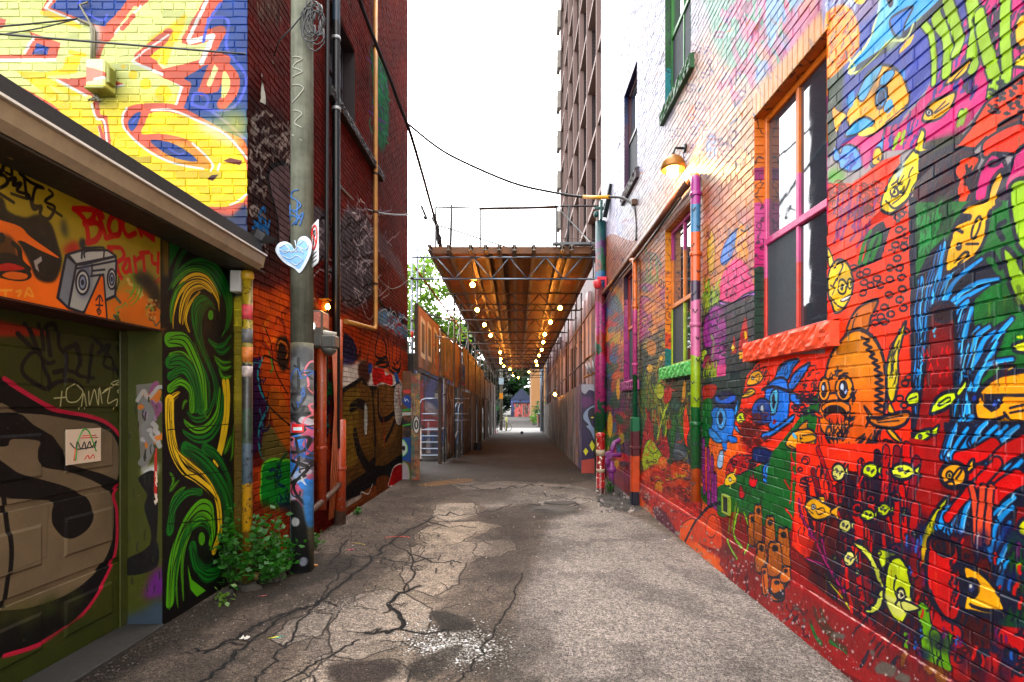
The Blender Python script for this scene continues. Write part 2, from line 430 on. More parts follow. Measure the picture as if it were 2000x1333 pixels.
# ============================================================= paint of the reef mural, right-hand wall (plane x = 2.1)
XR = 2.1; RY0, RL, RZ0, RH = 1.6, 12.0, -0.15, 13.2
def paint_right():
    c = Canvas(RL, RH, 250, lambda x, y: (XR*F/max(x-CX, 20)-RY0, HC-(y-CY)*XR/max(x-CX, 20)-RZ0), (.62,.59,.60))
    NV=(.07,.09,.20); OR=(.90,.25,.09); OR2=(.93,.42,.10); YE=(.97,.74,.14); LY=(.95,.84,.32); LI=(.80,.85,.16); GR=(.03,.40,.17); DG=(.07,.22,.13); SL=(.15,.20,.23)
    MG=(.76,.14,.48); PK=(.86,.35,.58); PU=(.46,.14,.46); BL=(.14,.52,.86); LB=(.20,.66,.90); IN=(.24,.28,.58); RD=(.58,.05,.09); MR=(.38,.04,.11); WH=(.90,.88,.84); TQ=(.10,.50,.52)
    B, T, P, Ln, E = c.blobs, c.T, c.poly, c.line, c.ell; c.lw = .70
    T(); P('1360,780 2600,600 2600,1900 1360,1100', (.52,.05,.09), 0)
    c.lw = 1.5
    # ---- pale sprayed upper part, near the far corner
    P("1165,-60 1300,-60 1300,240 1260,480 1165,480", (0.48,0.48,0.53), 0)
    B((1178,-20,1300,230), 50, [(0.50,0.54,0.69),(0.72,0.64,0.59),(0.70,0.69,0.70),(0.56,0.58,0.69),(0.74,0.67,0.53),(0.59,0.53,0.64)], 13, .05, .75, 1, 2.4)
    B((1180,230,1300,480), 40, [(0.74,0.66,0.61),(0.69,0.56,0.58),(0.64,0.67,0.58),(0.74,0.59,0.48),(0.62,0.54,0.64)], 14, .05, .7, 2, 2.0)
    c.ticks((1178,-20,1300,430), 190, [(0.32,0.36,0.53),(0.50,0.40,0.44),(0.72,0.56,0.32),(0.28,0.24,0.40)], 26, .02, 70, 25, 3, .55)
    B((1178,-20,1300,470), 60, [(.36,.42,.66),(.70,.50,.36),(.50,.46,.62),(.36,.30,.52),(.62,.44,.52),(.66,.62,.40)], 6, .02, .7, 301, 2.6); B((1300,200,1480,470), 50, [(.62,.36,.34),(.70,.44,.24),(.46,.42,.56),(.60,.54,.34),(.40,.48,.60)], 8, .02, .6, 302, 1.4)
    # orange / peach field right of the upper window
    P("1352,110 1420,20 1560,-40 1630,-40 1620,60 1475,230 1475,430 1352,560 1300,560 1250,470 1310,240", (0.72,0.53,0.35), 1, soft=.12)
    B((1360,80,1480,330), 46, [(0.74,0.56,0.38),(0.70,0.48,0.40),(0.74,0.62,0.42),(0.68,0.50,0.50),(0.64,0.61,0.45)], 20, .08, .75, 4, 1.5)
    B((1250,330,1470,560), 46, [(0.70,0.46,0.35),(0.74,0.54,0.32),(0.64,0.42,0.46),(0.58,0.53,0.38),(0.72,0.61,0.40)], 18, .06, .7, 5, 1.5)
    P("1372,-40 1600,-40 1565,110 1500,160 1450,150 1400,95 1385,30", (0.24,0.50,0.32), 1, soft=.05)
    B((1400,-20,1560,130), 20, [(0.29,0.53,0.38),(0.21,0.45,0.32),(0.35,0.56,0.42)], 16, .05, .7, 6, 1.4)
    c.scrib((1400,-20,1610,170), 26, [(.66,.20,.34),(.70,.30,.46)], 26, .04, 303, .75)
    for s in ("1440,20 1470,80 1460,130 1480,190","1470,80 1500,60 1520,20","1480,60 1450,40","1460,130 1430,150 1435,200","1520,90 1550,60 1560,10","1500,60 1530,110 1525,160","1540,-10 1535,50 1550,90","1580,0 1575,60 1560,130","1435,190 1460,215 1465,250","1600,20 1580,80"):
        Ln(s, (0.69,0.24,0.34), .07, taper=.4); 
    c.ticks((1490,0,1610,170), 60, [(0.66,0.24,0.37),(0.60,0.34,0.50),(0.32,0.50,0.64),(0.72,0.44,0.28)], 34, .045, 100, 30, 7, .8)
    P("1500,-20 1530,-20 1520,60 1505,95 1498,60", (0.40,0.58,0.70)); P("1478,130 1500,120 1495,160 1480,175", (0.36,0.48,0.64))
    P("1540,30 1610,10 1600,90 1560,140 1540,110", (0.62,0.24,0.36), 1, soft=.04, al=.7)
    P("1470,270 1440,215 1475,170 1530,120 1612,20 1618,80 1545,165 1480,240", (0.74,0.53,0.29), 1, soft=.02)   # arch over the big window
    c.ticks((1470,40,1612,240), 26, (0.48,0.34,0.28), 24, .012, 130, 10, 8, .6)
    c.ticks((1360,60,1470,420), 60, [(0.48,0.36,0.44),(0.28,0.36,0.50),(0.68,0.40,0.28),(0.44,0.48,0.32)], 22, .014, 80, 40, 9, .7)
    P("1392,255 1402,300 1385,310 1380,280", (0.36,0.48,0.66)); P("1345,215 1358,205 1356,235 1346,240", OR2)
    P('1150,-80 1500,-80 1490,200 1440,330 1300,470 1150,500', (.80,.80,.90), 1, soft=.25, al=.42); P('1150,-80 1310,-80 1310,300 1240,470 1150,480', (.86,.86,.94), 1, soft=.2, al=.35)  # faded paint, with the sky glare on the upper wall put into its colour
    c.ticks((1180,0,1480,440), 220, [(.35,.36,.55),(.60,.40,.45),(.30,.42,.40),(.70,.45,.25),(.2,.2,.35)], 16, .014, 70, 50, 310, .7); c.rings((1300,60,1470,420), 40, (.55,.42,.5), 7, .012, 311)
    # ---- middle left, between the posts and the big window
    P("1180,480 1250,470 1475,330 1475,700 1180,760", (.62,.40,.30), 1)
    P("1180,560 1215,530 1216,760 1180,800", (.42,.26,.36), 0)
    B((1186,560,1216,720), 26, [(.85,.45,.15),(.16,.42,.62),(.80,.30,.15),(.20,.50,.60),(.9,.65,.2)], 8, .02, .9, 10, 2.2)
    c.ticks((1186,560,1216,760), 34, [NV,(.1,.3,.5),(.8,.3,.3)], 14, .016, 80, 30, 11, .8)
    P("1250,500 1300,470 1300,660 1250,690", (.72,.44,.24), 0, soft=.03)
    B((1250,480,1298,650), 34, [(.80,.50,.22),(.66,.38,.22),(.45,.48,.26),(.84,.58,.28),(.55,.30,.40)], 11, .02, .8, 12, 1.8)
    for s in ("1262,480 1265,560","1272,500 1270,560","1282,505 1285,545"): Ln(s, (.42,.52,.22), .07)
    P("1250,600 1258,580 1270,585 1274,605 1270,640 1262,760 1250,790", (.70,.25,.52), 1, NV, .014); c.ticks((1252,590,1272,640), 16, NV, 10, .01, 60, 40, 13)
    P("1352,455 1375,430 1475,335 1478,560 1400,585 1372,600 1352,560", (.74,.50,.34), 0, soft=.02)
    B((1372,380,1475,560), 30, [(.82,.58,.36),(.68,.44,.34),(.80,.62,.48),(.70,.46,.50)], 16, .03, .7, 14, 1.4)
    P("1385,465 1392,450 1398,490 1394,530 1386,535 1382,500", (.82,.66,.20), 1, (.45,.25,.2), .012)
    P("1408,505 1420,470 1438,450 1440,470 1428,505 1414,518", (.28,.50,.75), 1, (.2,.25,.45), .012)
    P("1437,480 1446,440 1456,445 1462,500 1448,520", (.85,.60,.22), 1, soft=.01); c.ticks((1380,440,1470,560), 30, (.42,.22,.25), 14, .012, 90, 30, 15, .8)
    # dark slate wall and green undergrowth
    P("1178,740 1260,700 1350,690 1374,570 1490,560 1492,690 1462,780 1455,1000 1178,900", SL, 0)
    P("1240,690 1310,640 1360,690 1362,800 1240,860", (.13,.28,.24), 1, soft=.05)
    P("1180,790 1230,760 1240,960 1215,960 1180,900", (.12,.28,.18), 0, soft=.03)
    B((1186,770,1230,930), 40, [(.60,.10,.20),(.12,.36,.20),(.50,.12,.36),(.70,.20,.14),(.62,.60,.10),(.20,.22,.40)], 11, .02, .8, 16, 1.8)
    c.ticks((1186,740,1232,930), 40, [(.80,.66,.08),(.12,.32,.20),(.55,.1,.3)], 18, .03, 88, 14, 17, .8)
    P("1178,900 1234,930 1234,985 1178,960", (.50,.14,.24), 0, soft=.03); B((1186,900,1232,970), 14, [(.62,.12,.20),(.30,.30,.22),(.55,.25,.40)], 9, .02, .8, 18)
    # lower part between pipes
    P("1250,760 1362,730 1362,1090 1250,1000", (.16,.28,.18), 0)
    c.ticks((1255,730,1300,830), 60, [(.58,.66,.12),(.45,.55,.12),(.30,.45,.16),(.70,.55,.12)], 46, .025, 88, 12, 19, .85)
    P("1255,860 1268,800 1275,840 1285,870 1300,850 1306,900 1255,905", (.62,.05,.12), 1, NV, .012)
    for s in ("1264,900 1268,830 1262,800","1278,900 1275,840 1280,805","1290,905 1292,850 1285,815","1302,890 1300,850"): Ln(s, (.66,.05,.12), .05)
    P("1256,888 1262,866 1272,858 1282,870 1302,905 1300,925 1262,925 1255,905", (.66,.72,.10), 1, NV, .012); c.ticks((1258,880,1298,920), 12, (.45,.5,.1), 12, .01)
    for s in ("1284,860 1295,815 1305,790","1295,815 1290,790","1300,850 1305,815"): Ln(s, (.70,.75,.14), .035)
    P("1315,815 1330,810 1345,850 1338,905 1320,895 1310,850", GR, 1); P("1340,790 1348,840 1350,870 1340,870 1335,830", OR, 1, NV, .012)
    P("1316,880 1324,830 1320,815 1330,850 1345,890 1356,930 1358,950 1340,938 1318,905", (.30,.34,.37), 1, NV, .014); Ln("1318,880 1335,886 1345,905", (.5,.53,.55), .02)
    P("1298,762 1312,758 1310,782 1298,788", (.72,.12,.14)); P("1333,765 1338,740 1341,765 1337,785 1331,785", (.82,.62,.12), 1, NV, .01); P("1303,825 1310,818 1312,835 1304,838", RD)
    P("1250,930 1300,905 1325,935 1364,950 1364,1000 1320,1010 1250,985", (.70,.16,.12), 1, soft=.02)
    B((1255,910,1360,1000), 44, [(.82,.34,.12),(.62,.10,.14),(.86,.40,.16),(.45,.12,.16),(.74,.24,.10)], 12, .015, .85, 20)
    c.rings((1255,900,1360,1000), 50, (.30,.06,.10), 4, .010, 21); E(1287,955,8,16,(.82,.56,.12),NV,.012); E(1318,920,9,18,(.80,.30,.12),(.3,.05,.1),.012); E(1295,905,9,14,(.85,.45,.2),(.3,.05,.1),.01)
    # busy line work between the pipes
    c.lw = 1.0
    c.scrib((1186,500,1216,930), 30, [NV,(.10,.08,.20),(.45,.08,.30)], 10, .022, 200, .85); c.scrib((1252,490,1300,700), 34, [NV,(.25,.12,.10),(.40,.10,.30),(.16,.30,.14)], 11, .018, 201, .8); c.scrib((1256,720,1360,1000), 46, [NV,(.05,.16,.10),(.35,.03,.08),(.70,.72,.12),(.80,.30,.08)], 13, .016, 202, .85)
    c.scrib((1372,440,1475,560), 30, [(.30,.14,.20),NV,(.55,.25,.2)], 12, .013, 203, .7); c.rings((1256,620,1300,720), 16, (.75,.62,.12), 3.5, .016, 204); c.drip((1255,740,1360,840), 40, [(.66,.72,.10),(.80,.66,.10),(.1,.3,.15)], 40, .02, 205)
    B((1255,560,1300,690), 10, [(.60,.25,.55),(.20,.40,.40),(.85,.55,.15)], 9, .008, .85, 206, 1.6); B((1186,600,1216,930), 26, [(.85,.70,.10),(.10,.45,.60),(.75,.10,.25),(.90,.40,.10),(.10,.35,.18)], 6, .01, .9, 207, 2.2)
    for k, (x, y, a, b, col) in enumerate(((1192,830,5,26,(.80,.64,.08)),(1208,760,4,22,(.84,.64,.10)),(1200,880,5,20,(.62,.12,.16)),(1222,640,4,16,(.10,.40,.62)),(1270,720,6,9,(.86,.70,.2)),(1292,700,4,6,(.86,.7,.2)),(1290,765,8,16,(.70,.72,.15)),(1320,790,9,12,(.16,.36,.30)),(1350,860,7,20,(.20,.30,.16)))): E(x, y, a, b, col, NV, .016)
    c.lw = 1.2
    # ---- right of the near pipe
    P("1372,690 1400,600 1490,560 1495,700 1445,790 1440,800 1372,800", SL, 0)
    c.ticks((1375,560,1404,610), 34, [(.66,.72,.16),(.5,.6,.15)], 36, .022, 86, 10, 22)
    P("1407,575 1411,540 1437,506 1460,521 1475,562 1470,578 1437,590 1410,588", (.84,.28,.52), 1, soft=.01); c.ticks((1412,520,1470,580), 46, [(.45,.12,.35),(.30,.08,.28)], 10, .012, 100, 40, 23)
    P("1405,588 1430,593 1460,574 1494,566 1490,578 1460,580 1437,593 1411,597", (.72,.52,.80), 1, NV, .016)
    P("1374,660 1376,630 1392,601 1408,598 1418,622 1419,660 1411,675 1385,680 1378,678", (.58,.20,.54), 1, NV, .020)
    P("1390,675 1418,668 1419,725 1388,728", (.66,.28,.56), 0, NV, .014); P("1402,715 1419,712 1418,735 1400,738", PK, 0)
    c.scrib((1378,605,1412,670), 26, [NV,(.35,.08,.35)], 8, .012, 24); c.scrib((1390,675,1412,712), 12, [NV,(.35,.08,.35)], 7, .012, 25)
    P("1372,690 1378,682 1382,692 1380,705 1372,708", (.62,.70,.16), 1, NV, .012); P("1373,720 1376,700 1384,692 1392,705 1391,720", (.62,.14,.36), 1, NV, .014); c.ticks((1375,700,1390,718), 8, (.3,.05,.2), 12, .012)
    c.ticks((1374,715,1400,735), 22, [(.70,.76,.16),(.55,.62,.14)], 22, .018, 84, 14, 26); Ln("1392,700 1395,670 1390,655", (.50,.55,.35), .03)
    P("1429,694 1434,655 1438,668 1440,690 1432,692", RD, 1, NV, .010); P("1444,694 1446,658 1456,618 1462,645 1462,692", (.62,.05,.10), 1, NV, .010); E(1457,655,2.4,8.5,(.92,.76,.16)); P("1429,683 1433,672 1437,680 1433,687", (.9,.8,.3), 0)
    P("1443,688 1456,685 1454,700 1446,704", (.86,.66,.16), 0, NV, .01); E(1482.5,645,7,30,(.72,.12,.48),(.10,.10,.30),.022)
    # reef left of the big fish: green, orange, teal
    P("1372,740 1448,730 1470,705 1455,800 1440,830 1372,850", (.14,.22,.22), 0); P("1374,755 1400,752 1396,775 1376,785", (.66,.10,.12), 1, NV, .01); P("1372,790 1390,780 1390,830 1372,850", GR, 1)
    P("1447,795 1460,735 1478,712 1500,695 1625,690 1790,690 1790,940 1700,1000 1560,1000 1440,890 1436,830", OR, 0)
    P("1372,850 1440,835 1460,870 1450,960 1372,1000", OR2, 0); B((1380,860,1450,960), 16, [(.9,.3,.1),(.93,.5,.16)], 14, .015, .7, 27)
    P("1372,830 1392,830 1385,870 1372,880", GR, 0)
    P("1372,950 1385,960 1450,925 1490,905 1530,860 1580,795 1600,770 1590,860 1560,890 1545,1040 1500,1030 1440,1000 1410,1010 1372,975", GR, 1)
    c.ticks((1440,900,1545,1035), 110, [DG,(.04,.28,.12)], 12, .014, 86, 12, 28)
    B((1455,800,1480,900), 10, [(.70,.10,.12)], 9, .01, .6, 29); c.rings((1446,800,1490,880), 60, (.35,.06,.10), 4, .010, 30)
    P("1420,930 1424,905 1440,890 1470,890 1490,880 1480,905 1450,925", (.72,.14,.12), 1, NV, .012); c.rings((1424,893,1480,920), 22, NV, 3.5, .009, 31)
    # purple coral columns
    for x, y0, y1 in ((1375,862,960),(1384,880,985),(1392,895,1000),(1398,930,1000)): Ln([(x,y0),(x+.5,(y0+y1)/2),(x+1,y1)], NV, .085); Ln([(x,y0+2),(x+.5,(y0+y1)/2),(x+1,y1)], (.62,.22,.56), .06)
    c.ticks((1372,870,1400,990), 26, NV, 6, .01, 86, 10, 32)
    c.lw = .95; T(1100,450,2.666)
    # camera fish with hat
    P("775,945 800,920 885,925 895,1000 880,1070 850,1105 800,1100 770,1060 780,1000", BL, 1, NV, .022); E(825,980,26,58,(.35,.68,.92),NV,.02); E(822,980,12,32,NV)
    P("790,905 800,850 860,840 900,860 910,915 850,925", (.10,.12,.26), 1, NV, .016); P("800,865 830,885 890,860 895,885 850,905 800,890", (.12,.40,.75)); P("765,1030 800,1055 830,1100 800,1105 765,1070", (.22,.60,.90), 1, NV, .016)
    P("895,950 915,870 905,960", (.25,.65,.9), 1, NV, .014); P("895,1010 930,1060 900,1040", (.25,.65,.9), 1, NV, .014); P("830,1105 855,1110 850,1150 835,1140", BL, 1, NV, .012); P("860,1070 905,1080 905,1105 870,1105", BL, 1, NV, .012)
    # blue fish wearing headphones
    P("1095,800 1140,700 1230,672 1200,720 1170,780 1120,800", (.16,.55,.85), 1, NV, .02); P("1175,815 1205,745 1290,690 1245,770 1200,830", (.14,.50,.82), 1, NV, .02); c.ticks((1120,700,1200,770), 9, NV, 50, .010, 60, 10, 33); c.ticks((1195,730,1260,810), 8, NV, 40, .010, 60, 10, 34)
    P("1055,830 1085,790 1130,768 1165,785 1182,870 1172,980 1135,1025 1085,1035 1060,960", BL, 1, NV, .024); P("1085,850 1115,825 1125,870 1110,950 1085,955 1078,900", (.42,.76,.88), 1, NV, .02); E(1100,890,9,40,NV); Ln("1040,830 1100,815 1200,850 1240,880", NV, .03)
    P("985,930 1020,880 1070,890 1085,990 1050,1010 1000,1000", (.16,.34,.62), 1, NV, .018); E(1040,930,9,22,(.8,.85,.9),NV,.012); E(1020,930,6,18,NV); c.ticks((1000,960,1070,1000), 12, NV, 16, .010)
    P("1035,1060 1080,1045 1130,1015 1205,960 1200,990 1140,1035 1080,1075 1045,1090", (.18,.58,.92), 1, NV, .020); P("1190,850 1245,870 1230,910 1190,890", BL, 1, NV, .014); P("1095,990 1110,985 1112,1005 1098,1010", RD)
    # yellow fishes
    def fish(pts, col, eye=None, lines=(), ow=.016, er=8):
        P(pts, col, 1, NV, ow)
        if eye: E(eye[0], eye[1], er, er*1.15, WH, NV, .010); E(eye[0], eye[1], er*.45, er*.55, NV)
        for l in lines: Ln(l, NV, .011)
    fish("960,790 985,745 1020,730 1040,750 1035,785 1000,805 965,808", (.92,.70,.22), (990,770), ("1005,760 1025,750 1020,790 1008,780",))
    fish("932,868 960,835 985,825 1006,840 985,860 950,872", (.93,.75,.2), None, ("950,850 990,840",)); fish("905,975 925,950 942,955 945,990 930,1010 912,1000", LI, (925,975), (), .014, 6)
    fish("1163,1108 1195,1055 1260,1032 1305,1045 1322,1080 1305,1125 1240,1148 1185,1138", (.93,.66,.12), None, ("1180,1120 1230,1140 1290,1120","1250,1070 1310,1065 1315,1095 1260,1110","1222,1070 1222,1105","1240,1068 1240,1105 1252,1105","1240,1085 1250,1085"), .02); P("1196,1062 1206,1055 1220,1080 1208,1085", (.4,.75,.9)); P("1225,1035 1270,990 1275,1010 1270,1035", (.75,.5,.15), 1, NV, .014)
    # diver
    P("988,1165 1000,1135 1050,1135 1080,1150 1115,1165 1115,1195 1070,1215 1000,1200", (.09,.20,.42), 1, NV, .02); P("1042,1250 1055,1215 1090,1205 1130,1225 1120,1275 1085,1300 1050,1290", BL, 1, NV, .018); E(1072,1248,16,24,(.5,.78,.92),NV,.014); E(1073,1248,6,11,NV); E(1105,1245,12,22,(.5,.78,.92),NV,.014); E(1106,1246,5,9,NV)
    P("1125,1260 1150,1220 1145,1262 1155,1300 1130,1290", LB, 1, NV, .014); P("1050,1285 1075,1305 1125,1300 1138,1360 1120,1440 1098,1390 1085,1340 1045,1310", (.18,.58,.9), 1, NV, .016)
    P("805,1200 820,1150 838,1155 836,1210 825,1240 808,1235", (.70,.80,.90), 1, NV, .014); P("845,1330 848,1290 880,1262 905,1290 900,1315 868,1330", (.92,.78,.16), 1, NV, .016); Ln("870,1340 880,1290 905,1240", (.85,.78,.3), .02); E(872,1298,8,10,WH,NV,.01)
    for s in ("910,1160 915,1220 925,1270","900,1230 920,1260","935,1165 922,1230"): Ln(s, (.68,.06,.14), .03)
    P("970,1310 980,1270 985,1300 995,1260 1000,1300 1012,1285 1010,1330 985,1340", (.80,.08,.18), 1, NV, .012); P("918,1380 925,1330 935,1340 948,1375 935,1400", (.72,.06,.16), 1, NV, .012)
    for s in ("1193,1150 1185,1230 1190,1333","1186,1240 1215,1300","1192,1180 1205,1220","1190,1330 1188,1470"): Ln(s, (.80,.07,.12), .03)
    P("1230,1180 1260,1150 1300,1160 1320,1200 1290,1260 1250,1330 1215,1330 1225,1250", (.80,.20,.12), 1, NV, .012); c.rings((1225,1165,1310,1330), 34, NV, 13, .012, 35); c.rings((1200,850,1330,960), 26, NV, 15, .014, 36); c.rings((930,960,1070,1110), 40, (.4,.08,.08), 14, .012, 37)
    c.ticks((1250,700,1330,900), 24, NV, 26, .013, 60, 60, 38); Ln("1000,720 1030,700 1020,725 1060,710", NV, .012); c.ticks((1040,730,1090,790), 8, NV, 40, .014, 75, 10, 39)
    # ---- near part: backgrounds right of the big window
    c.lw = .78
    T(1500,0,2.666)
    P("290,-60 1090,-60 1000,180 890,330 830,470 700,620 620,760 430,740 320,820 305,330 300,100", IN, 0); B((450,0,1050,400), 30, [(.22,.25,.55),(.28,.34,.66),(.30,.30,.58),(.20,.30,.62)], 70, .06, .6, 40)
    P("300,-40 620,-40 590,40 480,130 440,60 340,110 300,110", (.52,.46,.62), 1, soft=.02); c.ticks((320,-20,470,60), 14, (.7,.75,.85), 60, .03, 75, 10, 41)
    P("305,380 400,320 385,620 350,770 305,830", (.16,.25,.17), 0, soft=.02)
    P("1090,-60 1800,-60 1800,300 1333,390 1150,520 1010,700 830,770 600,790 380,760 480,700 700,640 820,500 900,330 1010,180", MG, 0)
    c.ticks((860,150,1080,480), 60, [IN,(.2,.16,.42)], 70, .022, 78, 12, 42); c.ticks((640,600,840,760), 30, [IN,(.2,.16,.42)], 50, .02, 70, 12, 43); c.ticks((1080,0,1333,330), 60, [NV,(.3,.08,.35)], 55, .016, 78, 14, 44)
    for q in ((1010,610,14,40),(1060,440,14,42),(1090,300,14,46),(1200,230,14,44),(1165,240,12,40),(1210,100,12,60),(1040,420,12,40),(1170,110,14,60)): E(*q, None, NV, .016, 12)
    for s in ("1000,650 1012,590","1020,640 1035,580","660,770 675,725","700,745 712,690","670,740 690,700"): Ln(s, (.60,.72,.16), .035); Ln(s, (.60,.72,.16), .03)
    # kelp
    for s, w in (("780,85 850,170 865,250 872,330 870,430",.05),("870,-10 890,110 940,200 938,380",.085),("935,-20 970,100 1000,210 985,270",.085),("1060,-30 1085,130 1068,290 1075,350",.09),("1105,80 1140,250 1185,400 1175,500",.085),("1245,-30 1240,180 1252,360 1238,490",.075)):
        Ln(s, NV, w*.85+.02); Ln(s, (.60,.72,.17), w*.85)
    P("1290,150 1333,70 1400,60 1400,200 1310,250", (.95,.72,.14), 1, NV, .016); P("1280,340 1330,280 1400,260 1400,350 1310,350", (.85,.75,.2), 1, NV, .014)
    # orange brain coral, blue swimmer
    P("308,100 350,40 400,28 455,75 482,170 470,260 410,335 308,400", (.93,.62,.30), 1, soft=.006); c.ticks((318,60,465,330), 70, [(.80,.34,.12),(.45,.42,.45)], 34, .016, 70, 35, 45)
    P("610,-60 860,-60 760,80 640,180 545,300 470,350 425,375 440,330 520,230 560,130 588,40", LB, 1, (.86,.86,.62), .03); P("610,-60 700,-60 650,90 590,180 540,230 570,130", (.50,.78,.92), 1, soft=.02); P("860,-60 980,-60 800,90 690,180 560,280 610,200 720,100", LB, 0); Ln("470,355 600,270 760,150 900,20", NV, .05); Ln("460,390 560,300 640,215 720,205 760,130", (.85,.87,.6), .022); Ln("425,300 450,345 430,385 470,375", (.85,.87,.6), .018)
    P("640,110 700,60 760,40 720,120 700,190 670,190", (.14,.46,.80), 1, NV, .018); P("620,-10 650,-30 660,20 640,40", NV); P("685,280 715,230 765,180 750,225 715,260", (.93,.70,.10)); P("620,230 690,190 700,205 640,260", (.75,.82,.62), 1, soft=.02); P("450,-30 520,-30 500,20 460,15", (.9,.75,.3))
    # parrot-like fish
    P("340,555 375,575 415,600 385,640 360,695 345,640", (.93,.70,.20), 1, NV, .016)
    P("412,605 430,560 475,480 520,385 600,340 680,365 725,440 742,520 700,590 615,655 545,705 490,700 430,660", (.95,.68,.12), 1, NV, .018)
    P("470,500 520,395 600,336 560,430 505,525", (.32,.64,.80), 1, NV, .014); P("588,440 605,385 655,362 665,385 640,420 605,450", (.32,.64,.80), 1, NV, .012); P("415,520 450,470 450,540 425,565", (.2,.55,.75)); P("690,370 715,365 718,415 700,400", (.2,.5,.75))
    P("560,400 585,440 560,520 540,450", (.40,.30,.16), 1, soft=.02, al=.7); E(594,508,30,58,(.30,.60,.80),NV,.022,8); E(594,508,16,34,(.16,.25,.42),NV,.014,8); E(635,555,20,40,(.32,.62,.80),None,.01,20); P("408,712 440,650 500,612 545,625 552,652 500,685", (.25,.66,.84), 1, NV, .016); P("470,695 550,660 555,690 500,712", (.95,.85,.4)); Ln("620,640 690,580 740,535", NV, .012); c.ticks((440,560,700,640), 12, (.7,.4,.1), 30, .012, 70, 30, 46)
    # small blue fish, drop, leaf fishes
    P("350,760 380,800 400,760 450,760 492,810 490,870 440,895 385,880 375,850 345,830", (.34,.62,.90), 1, NV, .016); c.ticks((390,780,480,880), 12, (.10,.25,.6), 40, .016, 30, 30, 47); P("320,900 350,880 400,905 395,940 350,960 320,940", (.35,.6,.25), 1, soft=.02)
    P("535,830 545,780 590,740 605,700 612,660 605,790 600,840 570,875 545,870", (.30,.62,.90), 1, NV, .012); P("545,830 560,780 590,770 600,810 585,850 555,862", (.92,.72,.15), 1, NV, .014); P("570,830 585,815 588,840", NV, 0); P("490,760 520,720 580,700 575,750 545,830 510,880 480,800", MG, 1, soft=.01, al=.8)
    fish("808,615 850,540 930,500 985,480 965,550 905,615 830,635", (.90,.70,.20), (842,588), ("860,600 930,530","880,590 950,540"), .018, 14); fish("930,440 965,390 1020,340 1058,310 1045,365 1000,410 945,440", (.94,.74,.18), None, ("960,430 1030,350",), .016); fish("1098,640 1110,590 1160,545 1195,525 1180,575 1150,615", (.86,.68,.18), None, ("1120,610 1165,565","1130,615 1150,590"), .016)
    # orange branching coral + magenta domes, dark rock
    P("780,760 830,740 1000,700 1010,690 1100,820 1090,1060 985,1110 930,1060 800,1070 755,1120", (.24,.08,.17), 0); P("800,770 900,720 1010,700 1000,760 900,800 850,800", (.17,.20,.14), 1, soft=.02); c.ticks((800,820,1000,1040), 26, NV, 80, .02, 85, 15, 48)
    P("800,885 880,800 1000,745 1060,670 1150,530 1333,385 1800,250 1800,700 1333,770 1230,780 1140,720 1080,780 1000,770 900,800", (.90,.32,.12), 0, NV, .022); c.ticks((1160,420,1333,600), 40, NV, 24, .014, 160, 20, 49)
    P("980,900 1010,830 1080,810 1110,830 1070,900 1040,940 1060,1000 1010,1100 990,1000 1000,950", (.90,.32,.12), 1, NV, .018); c.ticks((1010,880,1070,960), 8, NV, 50, .016); E(1265,640,70,20,(.45,.15,.12),NV,.018,-25); P("1130,820 1140,730 1333,640 1333,800 1250,800 1190,800", OR, 1, NV, .016)
    P("1085,1050 1110,900 1160,815 1200,805 1245,860 1240,960 1200,1060", MG, 1, NV, .022); E(1185,852,32,13,(.5,.1,.35),NV,.016,-12); P("1255,1010 1262,880 1333,760 1500,760 1500,1010", MG, 1, NV, .022); P("1070,1060 1250,1000 1500,900 1500,1330 1200,1333 1140,1240", (.20,.07,.22), 0); P("1130,1150 1180,1120 1240,1200 1250,1280 1160,1270", (.55,.12,.42), 1, NV, .014)
    P("1280,1060 1333,1000 1420,1010 1420,1400 1290,1400 1262,1250", (.62,.76,.10), 1, NV, .02); c.ticks((1285,1080,1333,1300), 10, NV, 40, .012)
    # ---- red-orange field, tube and green thicket
    T(1500,400,2.666)
    P("305,-110 440,-110 520,-165 600,-230 690,-260 700,-40 745,40 757,1333 300,1333", OR, 0); B((310,-80,740,700), 24, [(.93,.28,.10),(.86,.22,.10),(.94,.34,.12)], 80, .05, .6, 50)
    c.ticks((320,-90,560,60), 70, [(.55,.16,.12),(.40,.12,.2)], 40, .014, 75, 40, 51); c.rings((320,-110,720,40), 60, (.45,.10,.10), 17, .012, 52); c.ticks((350,-20,560,180), 26, [PU,(.56,.16,.45)], 110, .028, 80, 8, 53)
    P("745,-10 1600,-30 1600,900 1180,900 1100,1180 757,1333 745,600", GR, 0); c.ticks((760,0,960,230), 46, [DG,(.03,.27,.14)], 120, .024, 80, 10, 54); c.ticks((790,20,950,210), 20, [(.10,.50,.26)], 90, .016, 80, 10, 55); c.ticks((1050,380,1330,860), 60, [(.03,.33,.15),(.05,.45,.22)], 60, .02, 70, 25, 56)
    for s in ("1120,330 1140,270 1180,260 1220,330","1230,180 1200,120 1240,90"): Ln(s, NV, .03)
    P("738,-40 775,-40 772,600 768,1250 752,1280 745,500", NV, 0)
    # blue tentacles
    P("775,380 850,240 935,165 925,345 1040,300 1130,275 1215,385 1090,490 1062,560 1095,660 1170,640 1285,580 1195,800 1295,800 1110,880 1060,960 1120,1140 1500,1180 1500,1500 915,1420 975,900 980,540 920,500 850,560 820,800 768,1200", NV, 0)
    q = random.Random(5)
